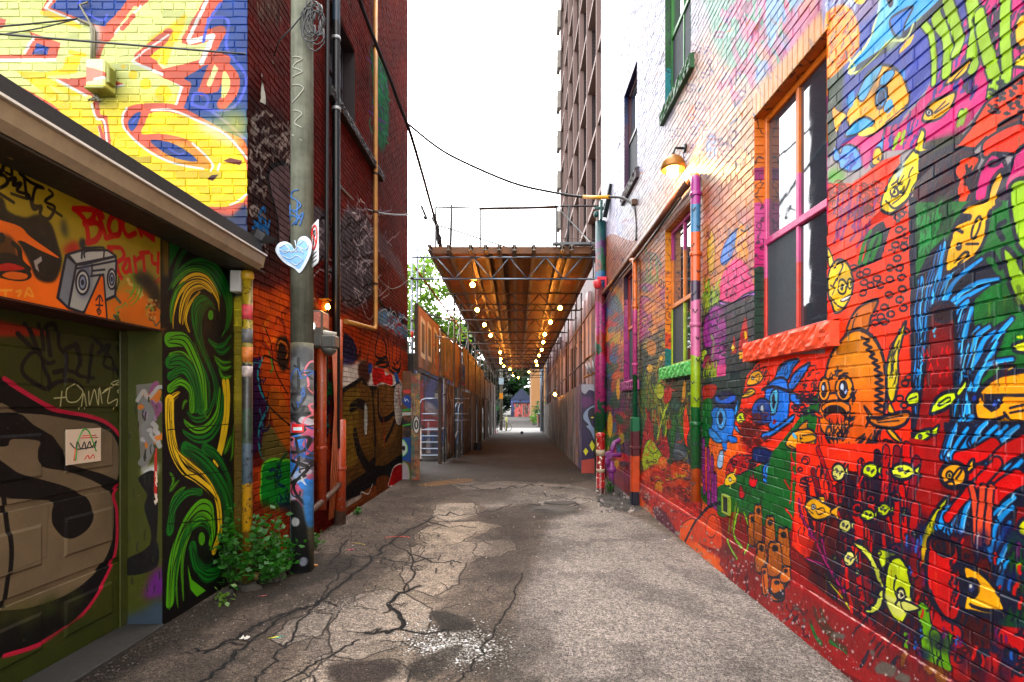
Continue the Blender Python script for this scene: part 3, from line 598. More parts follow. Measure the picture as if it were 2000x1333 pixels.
    tent = ["790,900 798,700 790,560 800,450 805,380","812,820 820,640 815,500 830,400","800,1100 790,1000 800,900","830,700 838,560 845,420 870,320","850,540 860,420 885,330 905,220","875,520 890,420 905,330 925,200","905,500 930,410 960,350 1010,320","930,505 960,430 1020,360 1120,285","960,520 1000,470 1090,410 1205,388","975,540 1010,500 1060,470 1150,420","985,600 1010,540 1050,500","990,700 1000,620 1040,540","1000,820 1010,700 1030,620 1050,540","1030,680 1050,600 1065,540","1000,920 1020,800 1040,720","1030,900 1045,780 1070,690 1105,640","1055,850 1080,740 1100,680 1160,635","1080,860 1110,760 1150,690 1235,640","1100,880 1140,800 1200,690 1280,595","1120,870 1160,790 1200,720","1080,960 1110,880 1160,830 1280,805","990,1100 1000,1000 1010,900","1015,1130 1030,1020 1045,930","985,1250 1000,1150 1020,1080","1050,1080 1045,1000 1060,930","1020,1240 1045,1140 1070,1100","1060,1250 1085,1160 1120,1130","1100,1260 1130,1180 1180,1160","1160,1260 1190,1190 1240,1180","1220,1280 1250,1200 1300,1190","950,1330 965,1250 985,1200","1000,1320 1020,1260 1060,1230","1290,1300 1310,1230 1380,1200"]
    for s in tent:
        pts = [tuple(float(v) for v in w.split(',')) for w in s.split()]; p2 = [(x-19+q.uniform(-4,4), y+14) for x, y in pts]; Ln(p2, NV, .062, taper=.4); Ln(p2, (.12,.56,.82), .032, taper=.6); Ln(pts, NV, .072, taper=.4); Ln(pts, (.10,.60,.84), .044, taper=.55)
    for s in tent[::2]: 
        pts = [tuple(float(v) for v in w.split(',')) for w in s.split()]; Ln([(x+9, y+6) for x, y in pts], (.45,.80,.92), .014, taper=.7)
    c.ticks((790,400,960,900), 20, NV, 60, .012, 75, 15, 57)
    # tube
    P("800,1000 838,700 850,565 880,520 960,520 978,600 985,800 960,1100 925,1333 760,1400 765,1200", (.33,.04,.11), 1, NV, .030, grad=(.66,.03,.07)); E(918,575,46,38,(.15,.04,.10),NV,.018); P("850,650 900,640 960,700 950,900 870,900", (.55,.03,.10), 1, soft=.03, al=.7); E(872,655,8,16,(.4,.7,.8)); E(876,685,7,9,(.4,.7,.8)); c.ticks((800,700,960,1250), 30, (.80,.08,.10), 40, .012, 85, 15, 58)
    # rings scattered on the orange
    for x, y in ((485,365),(520,350),(505,405),(575,385),(590,420),(640,330),(640,390),(700,380),(690,330),(500,460),(540,420),(635,470),(705,440),(690,495),(710,540),(610,535),(555,565),(595,585),(645,570),(565,615),(610,610),(720,660),(700,50),(680,65),(690,130),(670,210),(715,220),(680,280),(720,930),(740,900),(690,1010),(715,1045),(620,1240),(640,1245),(450,330)):
        E(x, y, 19, 15, None, NV, .016, -10, n=8)
    c.ticks((640,20,740,260), 14, NV, 26, .012, 20, 30, 59)
    # green leaves
    P("440,335 500,290 530,150 600,88 620,120 640,130 600,260 590,285 540,310 480,330", NV, 1); 
    for s in ("480,300 510,190 540,140","510,300 545,200 575,150","545,280 580,200 590,160"): Ln(s, (.05,.46,.18), .055, taper=.4)
    # fish by the window, striped fish above, masked fish top right
    P("318,225 345,295 330,330 318,300", LY, 1, NV, .016); P("322,480 316,400 335,320 380,285 425,320 447,400 432,490 390,550 350,562 338,520", (.93,.78,.22), 1, NV, .024); E(390,428,22,38,LY,NV,.018); E(390,430,9,18,NV); E(430,412,13,26,LY,NV,.016); E(433,412,5,11,NV); Ln("350,330 375,300 395,320 360,390 345,420", NV, .020); P("385,495 430,470 425,492 395,505", WH, 1, NV, .010); Ln("330,480 360,520 400,540", NV, .014); Ln("330,420 350,440 340,470", NV, .014)
    P("595,20 610,-60 650,-150 720,-230 780,-290 795,-180 760,-70 700,5 640,48", (.95,.83,.30), 1, NV, .022); P("770,-290 800,-380 812,-392 825,-370 812,-300 872,-300 800,-270", (.93,.80,.25), 1, NV, .018); E(665,-66,20,24,LY,NV,.016); E(666,-66,8,10,NV); c.ticks((650,-200,770,-40), 9, NV, 90, .014, 62, 8, 60); Ln("620,-20 660,20 710,-10", NV, .014); Ln("690,-200 680,-90 700,-60", NV, .014); P("660,-140 720,-240 700,-150", (.7,.75,.75), 1, soft=.01)
    P("960,160 985,105 1060,65 1010,52 1050,0 1140,-25 1165,-110 1222,-180 1228,-130 1200,-20 1217,0 1160,40 1145,140 1115,225 1060,290 1000,325 930,352 935,260", (.96,.72,.12), 1, NV, .026); Ln("975,110 1000,70 1060,75", NV, .018); Ln("965,150 985,130 1020,145", NV, .018); E(1000,218,17,22,NV); E(996,212,5,6,WH); Ln("1040,205 1100,205", NV, .014); Ln("980,300 1030,250 1050,260 1000,310", NV, .016); E(1090,120,16,60,(.96,.76,.2),NV,.016,18)
    # lime plants at the right edge
    P("1230,240 1265,235 1310,290 1345,360 1400,380 1400,600 1320,520 1270,430", (.60,.74,.06), 1, NV, .024); P("1270,-100 1400,-100 1400,250 1333,240 1290,150", (.62,.76,.08), 1, NV, .022); c.ticks((1280,280,1400,500), 10, (.4,.5,.05), 50, .02); P("1280,735 1320,715 1400,700 1400,770 1300,765", (.86,.86,.2), 1, NV, .018); P("1300,690 1333,680 1333,700", LI)
    # ---- the big orange fish
    P("395,745 415,650 450,570 500,520 575,498 545,580 520,660 470,660 430,700", (.80,.46,.13), 1, NV, .026); Ln("440,690 450,620 470,570", NV, .016); Ln("425,730 430,670", NV, .014)
    P("620,870 640,770 690,660 725,610 700,720 680,800 685,900 668,1000 645,1030 625,980", (.80,.72,.12), 1, NV, .022); c.ticks((635,720,680,960), 10, NV, 130, .010, 78, 6, 61)
    P("330,790 385,710 430,665 480,650 540,680 585,740 615,850 620,1000 600,1130 560,1230 495,1300 425,1312 355,1275 305,1205 280,1110 275,1010 300,900", (.86,.56,.16), 1, NV, .032, grad=(.86,.38,.07)); P("350,790 420,720 500,700 560,800 560,900 420,880 350,880", (.90,.62,.20), 1, soft=.06, al=.7)
    zz = []; 
    for i in range(12): y = 690+i*34; x = 490+min(i,5)*14+(i>6)*2; zz += [(x, y), (x+42, y+20)]
    Ln(zz, NV, .020, 0); Ln("600,790 618,880 610,1080", NV, .020); c.ticks((470,1190,560,1290), 14, NV, 60, .016, 50, 20, 62); c.ticks((400,1255,480,1300), 16, NV, 36, .016, 80, 20, 63)
    P("520,1110 580,1110 650,1090 738,1080 722,1140 650,1165 560,1150", (.82,.50,.14), 1, NV, .026); Ln("570,1125 700,1100", NV, .010); Ln("575,1135 690,1125", NV, .010); P("505,1050 540,1100 510,1160 530,1110", (.95,.75,.2), 1, NV, .018); P("620,1165 660,1180 705,1242 660,1220", (.90,.70,.15), 1, NV, .018); P("630,1080 640,1030 665,1085", (.9,.7,.15), 1, NV, .016); c.ticks((560,1170,600,1240), 12, NV, 40, .014, 80, 10, 64); E(655,1247,26,10,NV)
    E(350,1100,82,120,(.90,.52,.12),NV,.022); E(360,1060,76,40,(.92,.56,.12),NV,.020); E(355,1092,60,42,(.14,.05,.06),NV,.02,8); P("305,1110 350,1085 400,1100 395,1130 350,1140", (.82,.30,.08)); c.ticks((300,1130,410,1220), 40, NV, 44, .013, 85, 25, 65); c.ticks((420,1080,455,1170), 12, NV, 28, .012, 20, 30, 66)
    E(297,962,30,62,(.92,.60,.14),NV,.022); E(296,965,16,42,NV); E(291,955,6,16,(.8,.85,.95)); E(402,958,45,66,(.92,.60,.14),NV,.022); E(397,962,24,48,NV); E(392,950,9,20,(.85,.88,.95)); E(408,975,6,12,(.7,.75,.9)); c.ticks((330,860,410,910), 12, NV, 34, .014, 40, 40, 67); c.ticks((430,950,460,1030), 14, NV, 26, .014, 60, 20, 68)
    P("240,1080 275,1090 290,1110 260,1105", (.85,.3,.1), 1, NV, .012); P("262,1160 275,1130 285,1230 290,1270 268,1230", (.80,.25,.1), 1, NV, .014)
    # lime fishes by the tube, sunglasses fish
    fish("722,1020 745,980 790,975 790,1030 740,1045", LI, None, ("740,1015 780,1000",), .020); fish("848,1085 872,1020 925,980 985,975 985,1015 930,1065 865,1088", (.80,.88,.14), None, ("890,1035 940,1005 950,1020 900,1050",), .024); P("985,978 1035,905 1032,960 1000,1000", (.80,.88,.14), 1, NV, .020); E(895,1040,8,10,NV)
    fish("757,1245 780,1190 850,1168 872,1188 830,1225 775,1248", (.80,.88,.14), (800,1208), ("830,1190 850,1200",), .020, 9); P("848,1185 895,1148 885,1190 870,1200", (.80,.88,.14), 1, NV, .016)
    P("1200,890 1240,845 1282,838 1275,885", (.80,.62,.12), 1, NV, .020); c.ticks((1215,850,1275,885), 8, NV, 40, .010, 60, 8, 69)
    P("1082,1020 1120,955 1180,905 1262,878 1420,885 1420,1150 1260,1160 1150,1150 1092,1115", (.97,.66,.10), 1, NV, .030); P("1040,970 1130,985 1333,985 1420,985 1420,1005 1235,1000 1215,1060 1170,1082 1130,1052 1112,1002 1085,1060 1052,1030", NV, 0); E(1080,1010,10,18,(.1,.25,.6),None,.01,20); E(1185,1035,12,18,(.12,.3,.6),None,.01,20); E(1210,1020,6,9,(.6,.75,.95)); Ln("1082,1112 1160,1125 1250,1100", NV, .018); Ln("1240,1085 1262,1115", NV, .018); Ln("1270,1060 1420,1020", NV, .014); Ln("1270,1085 1420,1055", NV, .012)
    # ---- bottom right
    T(1500,833,2.666)
    P("150,90 745,110 745,350 560,420 350,480 250,760 130,620 150,300", (.26,.03,.09), 0); P("150,90 745,90 745,180 660,330 560,250 420,230 330,330 260,560 210,700 130,620 150,300", OR, 0); P("745,60 925,90 905,330 860,560 640,760 330,760 350,480 560,420 700,330", (.62,.04,.08), 0)
    P("230,760 350,480 600,420 800,560 840,780 1000,1060 1333,1060 1600,1300 1600,1900 800,1600 0,1000 0,860 200,800", (.40,.03,.08), 0); B((300,500,1000,1100), 40, [(.22,.03,.14),(.60,.05,.10),(.36,.03,.10),(.12,.06,.20)], 55, .03, .8, 70)
    P("370,550 440,500 600,540 640,620 560,640 470,600 420,720 380,690", (.13,.06,.18), 1, soft=.01)
    # red tubes
    tb = [("265,120 300,220 345,350",.05),("240,240 265,340 275,420",.07),("490,190 480,330 470,480",.06),("575,150 560,300 550,440",.07),("622,125 615,300 600,440",.07),("680,125 668,270 655,400",.06),("728,110 730,220 735,330",.07),("415,260 430,400 450,560",.06),("350,330 370,450 400,560",.05),("780,180 760,300 740,420",.06),("700,330 710,500 720,700",.07),("560,520 570,640 560,760",.06),("470,640 480,800 500,980",.07),("520,800 540,980 560,1150",.08),("400,700 420,830 440,960",.05),("210,320 215,420 230,520",.05),("770,420 760,600 765,760",.07)]
    q3 = random.Random(44)
    for k in range(46):
        x, y = q3.uniform(250, 790), q3.uniform(240, 760); l = q3.uniform(110, 260); w_ = q3.uniform(.028,.05); pts = [(x,y),(x+q3.uniform(-10,10),y+l*.5),(x+q3.uniform(-24,24),y+l)]; Ln(pts, NV, w_+.02); Ln(pts, q3.choice([(.66,.05,.11),(.48,.04,.14),(.74,.07,.10),(.30,.04,.14),(.16,.05,.18)]), w_)
    for k, (s, w) in enumerate(tb): Ln(s, NV, w+.024); Ln(s, [(.70,.05,.12),(.52,.04,.16),(.78,.08,.10),(.22,.06,.18)][k % 4], w)
    for x, y, rx, ry, h in ((668,365,24,22,250),(470,430,30,34,170),(540,378,22,22,120),(670,640,30,26,150)): P([(x-rx,y),(x+rx,y),(x+rx+8,y+h),(x-rx+14,y+h)], (.74,.05,.09), 0, NV, .020); E(x,y,rx,ry,(.74,.06,.10),NV,.020); E(x,y+2,rx*.5,ry*.55,NV)
    c.ticks((600,130,640,420), 14, NV, 16, .010); c.ticks((250,150,740,480), 40, NV, 60, .020, 84, 10, 71)
    P("130,130 120,200 135,420 100,560 0,560 0,250 40,120", GR, 1, soft=.01)
    for s, w in (("165,385 178,470 240,570 300,700 400,860",.030),("178,480 220,520","240,600"),("285,590 310,700",.022),("205,690 290,720",.02),("215,560 260,600",.018)):
        if isinstance(w, float): Ln(s, NV, w+.016); Ln(s, (.66,.10,.45), w)
    for s in ("125,140 130,260 120,400","128,280 165,240","120,330 90,280","95,430 130,480 150,600","60,540 110,560"): Ln(s, (.80,.06,.10), .024)
    Ln("300,770 330,820 380,880 430,950", (.75,.78,.1), .014); c.rings((170,150,220,330), 10, NV, 16, .013, 72); c.ticks((150,300,350,620), 30, NV, 40, .014, 85, 12, 73); c.scrib((180,720,400,930), 24, [NV,(.3,.03,.1)], 22, .014, 74); c.scrib((430,900,620,1080), 14, [NV,(.3,.03,.1)], 24, .014, 75)
    pale = (.88,.86,.52)
    def lime(x, y, rx, ry, col, e=True):
        P([(x+rx*.75,y),(x+rx*1.55,y-ry*.9),(x+rx*1.4,y+ry*.15),(x+rx*1.6,y+ry*.7)], col, 0, NV, .016); E(x, y, rx, ry, col, NV, .022); E(x-rx*.25, y-ry*.2, rx*.2, ry*.22, WH, NV, .008); E(x-rx*.25, y-ry*.2, rx*.1, ry*.12, NV); Ln([(x+rx*.1,y+ry*.1),(x+rx*.55,y-ry*.15),(x+rx*.2,y+ry*.3)], NV, .010); Ln([(x-rx*.7,y+ry*.4),(x-rx*.2,y+ry*.6)], NV, .010)
    for a in ((372,240,34,46,pale),(538,232,40,42,LI),(708,235,60,42,(.84,.86,.30)),(608,435,34,36,LI),(523,462,36,32,LI),(405,520,32,38,pale),(428,690,30,42,pale),(712,445,14,18,LI)): lime(*a)
    fish("195,412 215,385 245,372 300,400 345,440 310,480 250,487 212,450", (.93,.70,.12), (240,420), ("255,435 290,425 300,445 270,460 255,440","205,430 240,455"), .024, 12); P("330,442 400,400 365,445 372,490", (.90,.66,.1), 1, NV, .018); P("265,370 298,368 290,400", YE, 1, NV, .014)
    # angelfish
    P("445,603 520,635 580,735 607,850 575,810 530,700", (.86,.88,.40), 1, NV, .022); P("605,850 595,940 550,978 505,962 560,920 578,865", (.86,.88,.40), 1, NV, .022); P("575,645 640,650 690,680 620,720 600,740", LI, 1, NV, .018); P("618,765 640,700 690,680 732,740 752,850 742,950 702,1032 650,990 612,890", (.82,.87,.12), 1, NV, .026); P("612,870 670,890 720,870 745,900 735,960 690,1000 640,960", (.88,.88,.52), 1, soft=.01); P("700,905 800,948 720,965", (.86,.86,.5), 1, NV, .014); E(697,876,22,32,(.92,.9,.7),NV,.020); E(697,878,8,14,NV); Ln("670,780 660,850 680,900 665,930", NV, .016); c.ticks((615,800,660,860), 8, NV, 26, .012, 30, 30, 76); Ln("675,835 700,825", NV, .020)
    # long leaf, big red tube, heads
    P("945,362 930,430 880,560 838,640 820,722 800,700 805,570 850,480 890,420", (.72,.76,.08), 1, NV, .022, grad=(.92,.70,.12)); c.ticks((820,500,880,640), 20, (.35,.4,.05), 18, .012)
    P("1008,600 1040,560 1110,570 1160,640 1190,760 1190,880 1020,860", (.42,.03,.09), 1, NV, .024); c.ticks((1090,600,1180,700), 16, NV, 40, .014, 75, 15, 77)
    P("838,640 850,580 905,560 960,600 1002,660 1006,980 930,1000 850,870 830,780", (.80,.07,.09), 1, NV, .030); E(918,628,62,42,(.42,.04,.08),NV,.020,28); c.ticks((880,600,960,660), 14, NV, 36, .014, 85, 8, 78); c.ticks((950,700,995,950), 30, NV, 26, .014, 70, 25, 79)
    P("830,785 862,855 930,910 980,970 1006,1046 950,1022 890,955 850,885", (.93,.66,.12), 1, NV, .022); Ln("890,920 930,950 960,1000", NV, .012); Ln("900,900 930,920 925,960", NV, .012); E(955,975,9,16,WH,NV,.01)
    P("820,870 900,980 1010,1050 1005,1120 900,1080 840,990", (.72,.06,.10), 1, NV, .018)
    # right side tentacles over navy, red arms
    P("920,-20 1600,-40 1600,430 1300,420 1275,600 1262,800 1215,890 1155,700 1060,560 900,545 960,400 1050,250 960,170 930,100", NV, 0)
    tt = ["935,150 960,60 990,-10","960,160 1000,80 1050,10","1010,140 1060,60 1100,0","1080,80 1110,20 1150,-20","1110,100 1160,40 1200,0","1150,110 1200,50 1250,0","1210,100 1260,40 1310,0","1180,330 1210,260 1270,200","1230,340 1260,260 1330,180","1270,370 1300,290 1360,240","930,540 950,450 1000,380","970,545 990,460 1030,400","1010,545 1030,450 1060,360","1130,250 1160,190 1210,150","1085,190 1110,140 1160,110","1200,460 1230,420 1290,370","1190,560 1220,480 1280,420","1200,660 1220,580 1270,500","1210,760 1225,680 1262,600","1205,840 1230,760 1262,700","1165,640 1180,560 1200,500","1290,120 1330,60 1400,20","1060,330 1075,280 1100,250","905,520 925,450 960,410"]
    for s in tt:
        pts = [tuple(float(v) for v in w.split(',')) for w in s.split()]; p2 = [(x-20, y+10) for x, y in pts]; Ln(p2, NV, .060, taper=.4); Ln(p2, (.12,.56,.82), .030, taper=.6); Ln(pts, NV, .070, taper=.4); Ln(pts, (.14,.62,.86), .042, taper=.5)
    for s in tt[::3]:
        pts = [tuple(float(v) for v in w.split(',')) for w in s.split()]; Ln([(x+8, y+4) for x, y in pts], (.6,.82,.95), .013, taper=.7)
    for s, w in (("1000,170 1090,150 1180,100",.085),("1050,250 1120,240 1215,265",.075),("1190,190 1260,130 1400,60",.085),("1180,370 1230,320 1310,270",.085),("1100,300 1150,250 1200,190",.06),("1060,330 1000,400 940,480",.05)): Ln(s, NV, w+.026); Ln(s, (.78,.06,.09), w)
    for s in ("1068,320 1085,450 1088,600","1125,320 1112,450 1108,610","1168,320 1155,440 1148,600"): Ln(s, NV, .060); Ln(s, (.88,.38,.26), .038)
    E(972,255,70,66,(.96,.68,.10),NV,.030); P("1040,225 1062,180 1080,175 1075,215 1055,240", YE, 1, NV, .018); E(952,257,17,22,(.95,.8,.3),NV,.014); E(952,257,7,10,NV); Ln("965,265 1000,220 1015,230 985,275", NV, .014); Ln("920,300 960,285 975,310 930,315", NV, .016)
    P("1250,560 1300,540 1600,520 1600,1100 1333,1060 1190,1030 1225,900 1268,780", (.04,.30,.15), 0); c.ticks((1250,600,1500,1000), 40, [NV,(.03,.2,.1)], 60, .02, 75, 15, 80); P("1310,520 1345,480 1420,480 1420,580 1325,570", (.84,.84,.14), 1, NV, .02); Ln("1312,720 1308,830", (.6,.7,.1), .02)
    P("1022,728 1080,740 1150,795 1212,880 1246,962 1180,990 1080,972 1022,950 1035,840", (.97,.72,.06), 1, NV, .034); E(1066,842,34,46,(.85,.75,.3),NV,.022); E(1066,842,22,30,(.25,.28,.45),NV,.016); E(1062,832,8,11,WH); Ln("1058,930 1130,955 1235,968", NV, .022); P("1025,735 1060,760 1040,860 1026,900", (.6,.62,.1), 1, soft=.015)
    P("1200,1040 1330,1050 1600,1120 1600,1700 1000,1400 1130,1110", (.74,.06,.11), 0); c.scrib((1150,1080,1400,1333), 18, [NV,(.35,.03,.1)], 30, .018, 81); c.rings((1180,1080,1400,1300), 8, NV, 22, .018, 82)
    P("1010,1000 1190,1000 1185,1110 1130,1160 1060,1120", (.28,.03,.09), 1, soft=.01); P("945,1150 1000,1120 1060,1180 1060,1333 950,1300", (.66,.10,.12), 1, NV, .016); c.rings((965,1160,1040,1240), 6, (.3,.03,.1), 18, .016, 83); P("1060,1120 1130,1130 1140,1400 1060,1400", (.36,.03,.10), 0, soft=.01)
    for s, w in (("815,960 830,1080 850,1250",.10),("880,1100 895,1200 920,1320",.09),("728,1090 730,1160 720,1240",.045),("945,1100 925,1160 935,1250",.06)): Ln(s, NV, w+.02); Ln(s, (.46,.66,.07), w)
    B((640,560,1333,1333), 46, [(.06,.09,.30),(.24,.05,.22),(.10,.06,.20),(.05,.14,.34)], 34, .012, .7, 400, 1.8)
    for a in ((618,770,16,20,pale),(560,880,14,16,LI),(470,760,14,18,pale),(1120,1180,20,18,LI),(1260,1180,22,18,(.9,.7,.2)),(350,690,12,14,LI),(770,560,15,16,pale)): lime(*a)
    c.rings((300,560,1300,1300), 60, NV, 11, .012, 401); c.ticks((300,700,1333,1300), 120, NV, 44, .014, 82, 18, 402); c.ticks((640,560,1333,1250), 50, [(.80,.12,.12),(.20,.45,.75),(.45,.12,.40)], 50, .018, 84, 14, 403)
    P("838,640 850,580 905,560 960,600 1002,660 1006,980 930,1000 850,870 830,780", (.76,.06,.08), 1, NV, .030); E(918,628,62,42,(.34,.03,.07),NV,.020,28); c.ticks((880,600,960,660), 14, NV, 36, .014, 85, 8, 404); c.ticks((950,700,995,950), 30, NV, 26, .014, 70, 25, 405)
    P("1022,728 1080,740 1150,795 1212,880 1246,962 1180,990 1080,972 1022,950 1035,840", (.97,.72,.06), 1, NV, .034); E(1066,842,34,46,(.85,.75,.3),NV,.022); E(1066,842,22,30,(.25,.28,.45),NV,.016); E(1062,832,8,11,WH); Ln("1058,930 1130,955 1235,968", NV, .022)
    P("618,765 640,700 690,680 732,740 752,850 742,950 702,1032 650,990 612,890", (.82,.87,.12), 1, NV, .026); P("612,870 670,890 720,870 745,900 735,960 690,1000 640,960", (.88,.88,.52), 1, soft=.01); P("700,905 800,948 720,965", (.86,.86,.5), 1, NV, .014); E(697,876,22,32,(.92,.9,.7),NV,.020); E(697,878,8,14,NV); Ln("670,780 660,850 680,900 665,930", NV, .016)
    # ---- base: plinth colours
    T(1100,833,2.666)
    P("385,330 430,400 600,520 760,650 830,740 830,800 640,660 380,480", (.88,.40,.12), 0); P("395,395 440,420 480,490 400,450", (.90,.45,.15), 0); P("455,330 600,380 700,440 720,560 560,560 470,440", (.74,.16,.12), 1, soft=.02); c.scrib((420,330,700,560), 34, [(.4,.06,.12),(.9,.5,.16),NV], 22, .013, 84)
    P("470,430 530,440 610,590 520,540", (.40,.10,.24), 1, soft=.02); P("620,520 680,480 700,520 650,620 610,590", OR2, 1, NV, .012)
    P("700,500 760,430 800,440 830,560 820,640 690,600 650,620", (.80,.30,.12), 1); Ln("640,600 700,490 760,420 820,400", NV, .05); E(780,520,30,60,(.85,.35,.15),NV,.014)
    P("660,600 830,690 850,760 700,680", (.92,.44,.10), 1, soft=.02)
    P("820,720 850,590 900,560 1000,640 1200,740 1400,900 1700,1120 1700,1400 1300,1180 1000,960", RD, 0); B((850,620,1330,1100), 26, [(.50,.04,.09),(.66,.07,.10),(.40,.03,.08),(.25,.05,.10)], 50, .03, .7, 85)
    for s in ("880,400 862,560","905,400 880,540"): Ln(s, (.50,.55,.12), .03)
    for s, w in (("915,430 890,560 935,630",.04),("945,450 975,560 955,660",.035),("862,590 885,640 915,690",.032),("995,600 990,660","985,700")):
        if isinstance(w, float): Ln(s, NV, w+.016); Ln(s, (.56,.74,.18), w)
    for x, y, w, h in ((985,470,32,140),(1018,425,36,180),(1080,485,44,150),(1150,550,56,260),(1035,620,44,130),(1105,620,60,150)): P([(x-w/2,y),(x,y-16),(x+w/2,y),(x+w*.6,y+h),(x-w*.5,y+h)], (.76,.46,.11), 1, NV, .024, grad=(.62,.34,.07)); E(x+2,y+16,w*.26,14,(.15,.12,.12),NV,.014); c.ticks((x-w/2,y+30,x+w/2,y+h), 9, (.4,.24,.06), 16, .010)
    for x, y, w, h in ((1060,745,30,120),(1125,800,60,100),(1165,740,40,70)): P([(x-w/2,y),(x,y-10),(x+w/2,y),(x+w*.6,y+h),(x-w*.5,y+h)], (.78,.44,.10), 1, NV, .020); E(x,y+14,w*.26,12,NV)
    P("1075,855 1120,900 1160,895 1160,850 1110,870 1085,840", NV, 1, soft=.006)
    for s in ("880,690 885,760 895,800","930,720 935,800","965,700 970,820 975,900","1000,720 1005,860 1010,920","1050,760 1060,860"): Ln(s, (.45,.03,.10), .035)
    c.ticks((860,650,1060,900), 30, NV, 46, .014, 86, 8, 86); c.scrib((1150,900,1320,1060), 16, [NV,(.4,.03,.1)], 24, .016, 87)
    T(1500,833,2.666)
    for s in ("255,950 280,1020 330,1080 420,1170","235,1020 260,1090 290,1130","290,960 320,1040","330,1050 370,1090","340,1120 420,1160"): Ln(s, (.06,.42,.18), .05)
    P("200,830 330,905 420,960 800,1200 1000,1300 1400,1500 1400,1600 700,1400 200,1000", (.50,.04,.09), 0, al=.6); c.ticks((450,1000,800,1250), 30, [(.35,.03,.1),NV], 60, .018, 60, 14, 88)
    # worn plaster: real scuffs and bare patches along the foot of the wall
    for k, (x, y, a, b) in enumerate(((630,1265,60,42),(720,1310,44,30),(380,1090,40,20),(300,1010,20,14),(160,950,16,12),(560,1180,14,20),(200,1010,10,14))): P([(x-a,y-b*.2),(x-a*.4,y-b),(x+a*.3,y-b*.7),(x+a,y-b*.1),(x+a*.6,y+b),(x-a*.2,y+b*.7),(x-a*.8,y+b*.5)], (.42,.38,.35), 1, soft=.006)
    q = random.Random(9); T()
    for i in range(360):
        x = q.uniform(1250, 1800); y0 = 790+.82*(x-1010); h = .32*(x-1010)/2.1
        E(x, y0-q.uniform(0, 1)**1.5*h, q.uniform(.8,2.6), q.uniform(.8,3.4), q.choice([(.72,.68,.66),(.55,.50,.48),(.8,.74,.72)]), al=.85, n=6)
    # ledge line worn to white
    for i in range(60):
        x = 1255+i*12+q.uniform(-4,4); k = (x-1010)/XR; y = 790-(.385-HC)*k
        Ln([(x,y),(x+q.uniform(4,12),790-(.385-HC)*(x+8-1010)/XR)], (.82,.72,.66), q.uniform(.006,.014), al=.8)
    # weathering of the paint: runs, overspray and faded patches
    q = random.Random(12)
    for i in range(260):
        x = q.uniform(1180, 2000); y = q.uniform(20, 1150); l = q.uniform(10, 70); Ln([(x,y),(x+q.uniform(-1,1),y+l*.5),(x,y+l)], q.choice([NV,(.85,.83,.80),(.5,.05,.08),(.1,.35,.2),(.9,.6,.1)]), q.uniform(.005,.014), taper=.8, al=q.uniform(.25,.7))
    c.lw = 1.0; f = np.clip((fbm(c.h, c.w, 200, 5, 77)-.52)*4, 0, 1)[..., None]; c.a += (c.a.mean(2, keepdims=True)*.35+.62*.65-c.a)*f*.20
    c.grain(.10, .06, 3); c.grain(.06, .6, 4)
    return c.image('reef_mural', 1.22, 1.18)
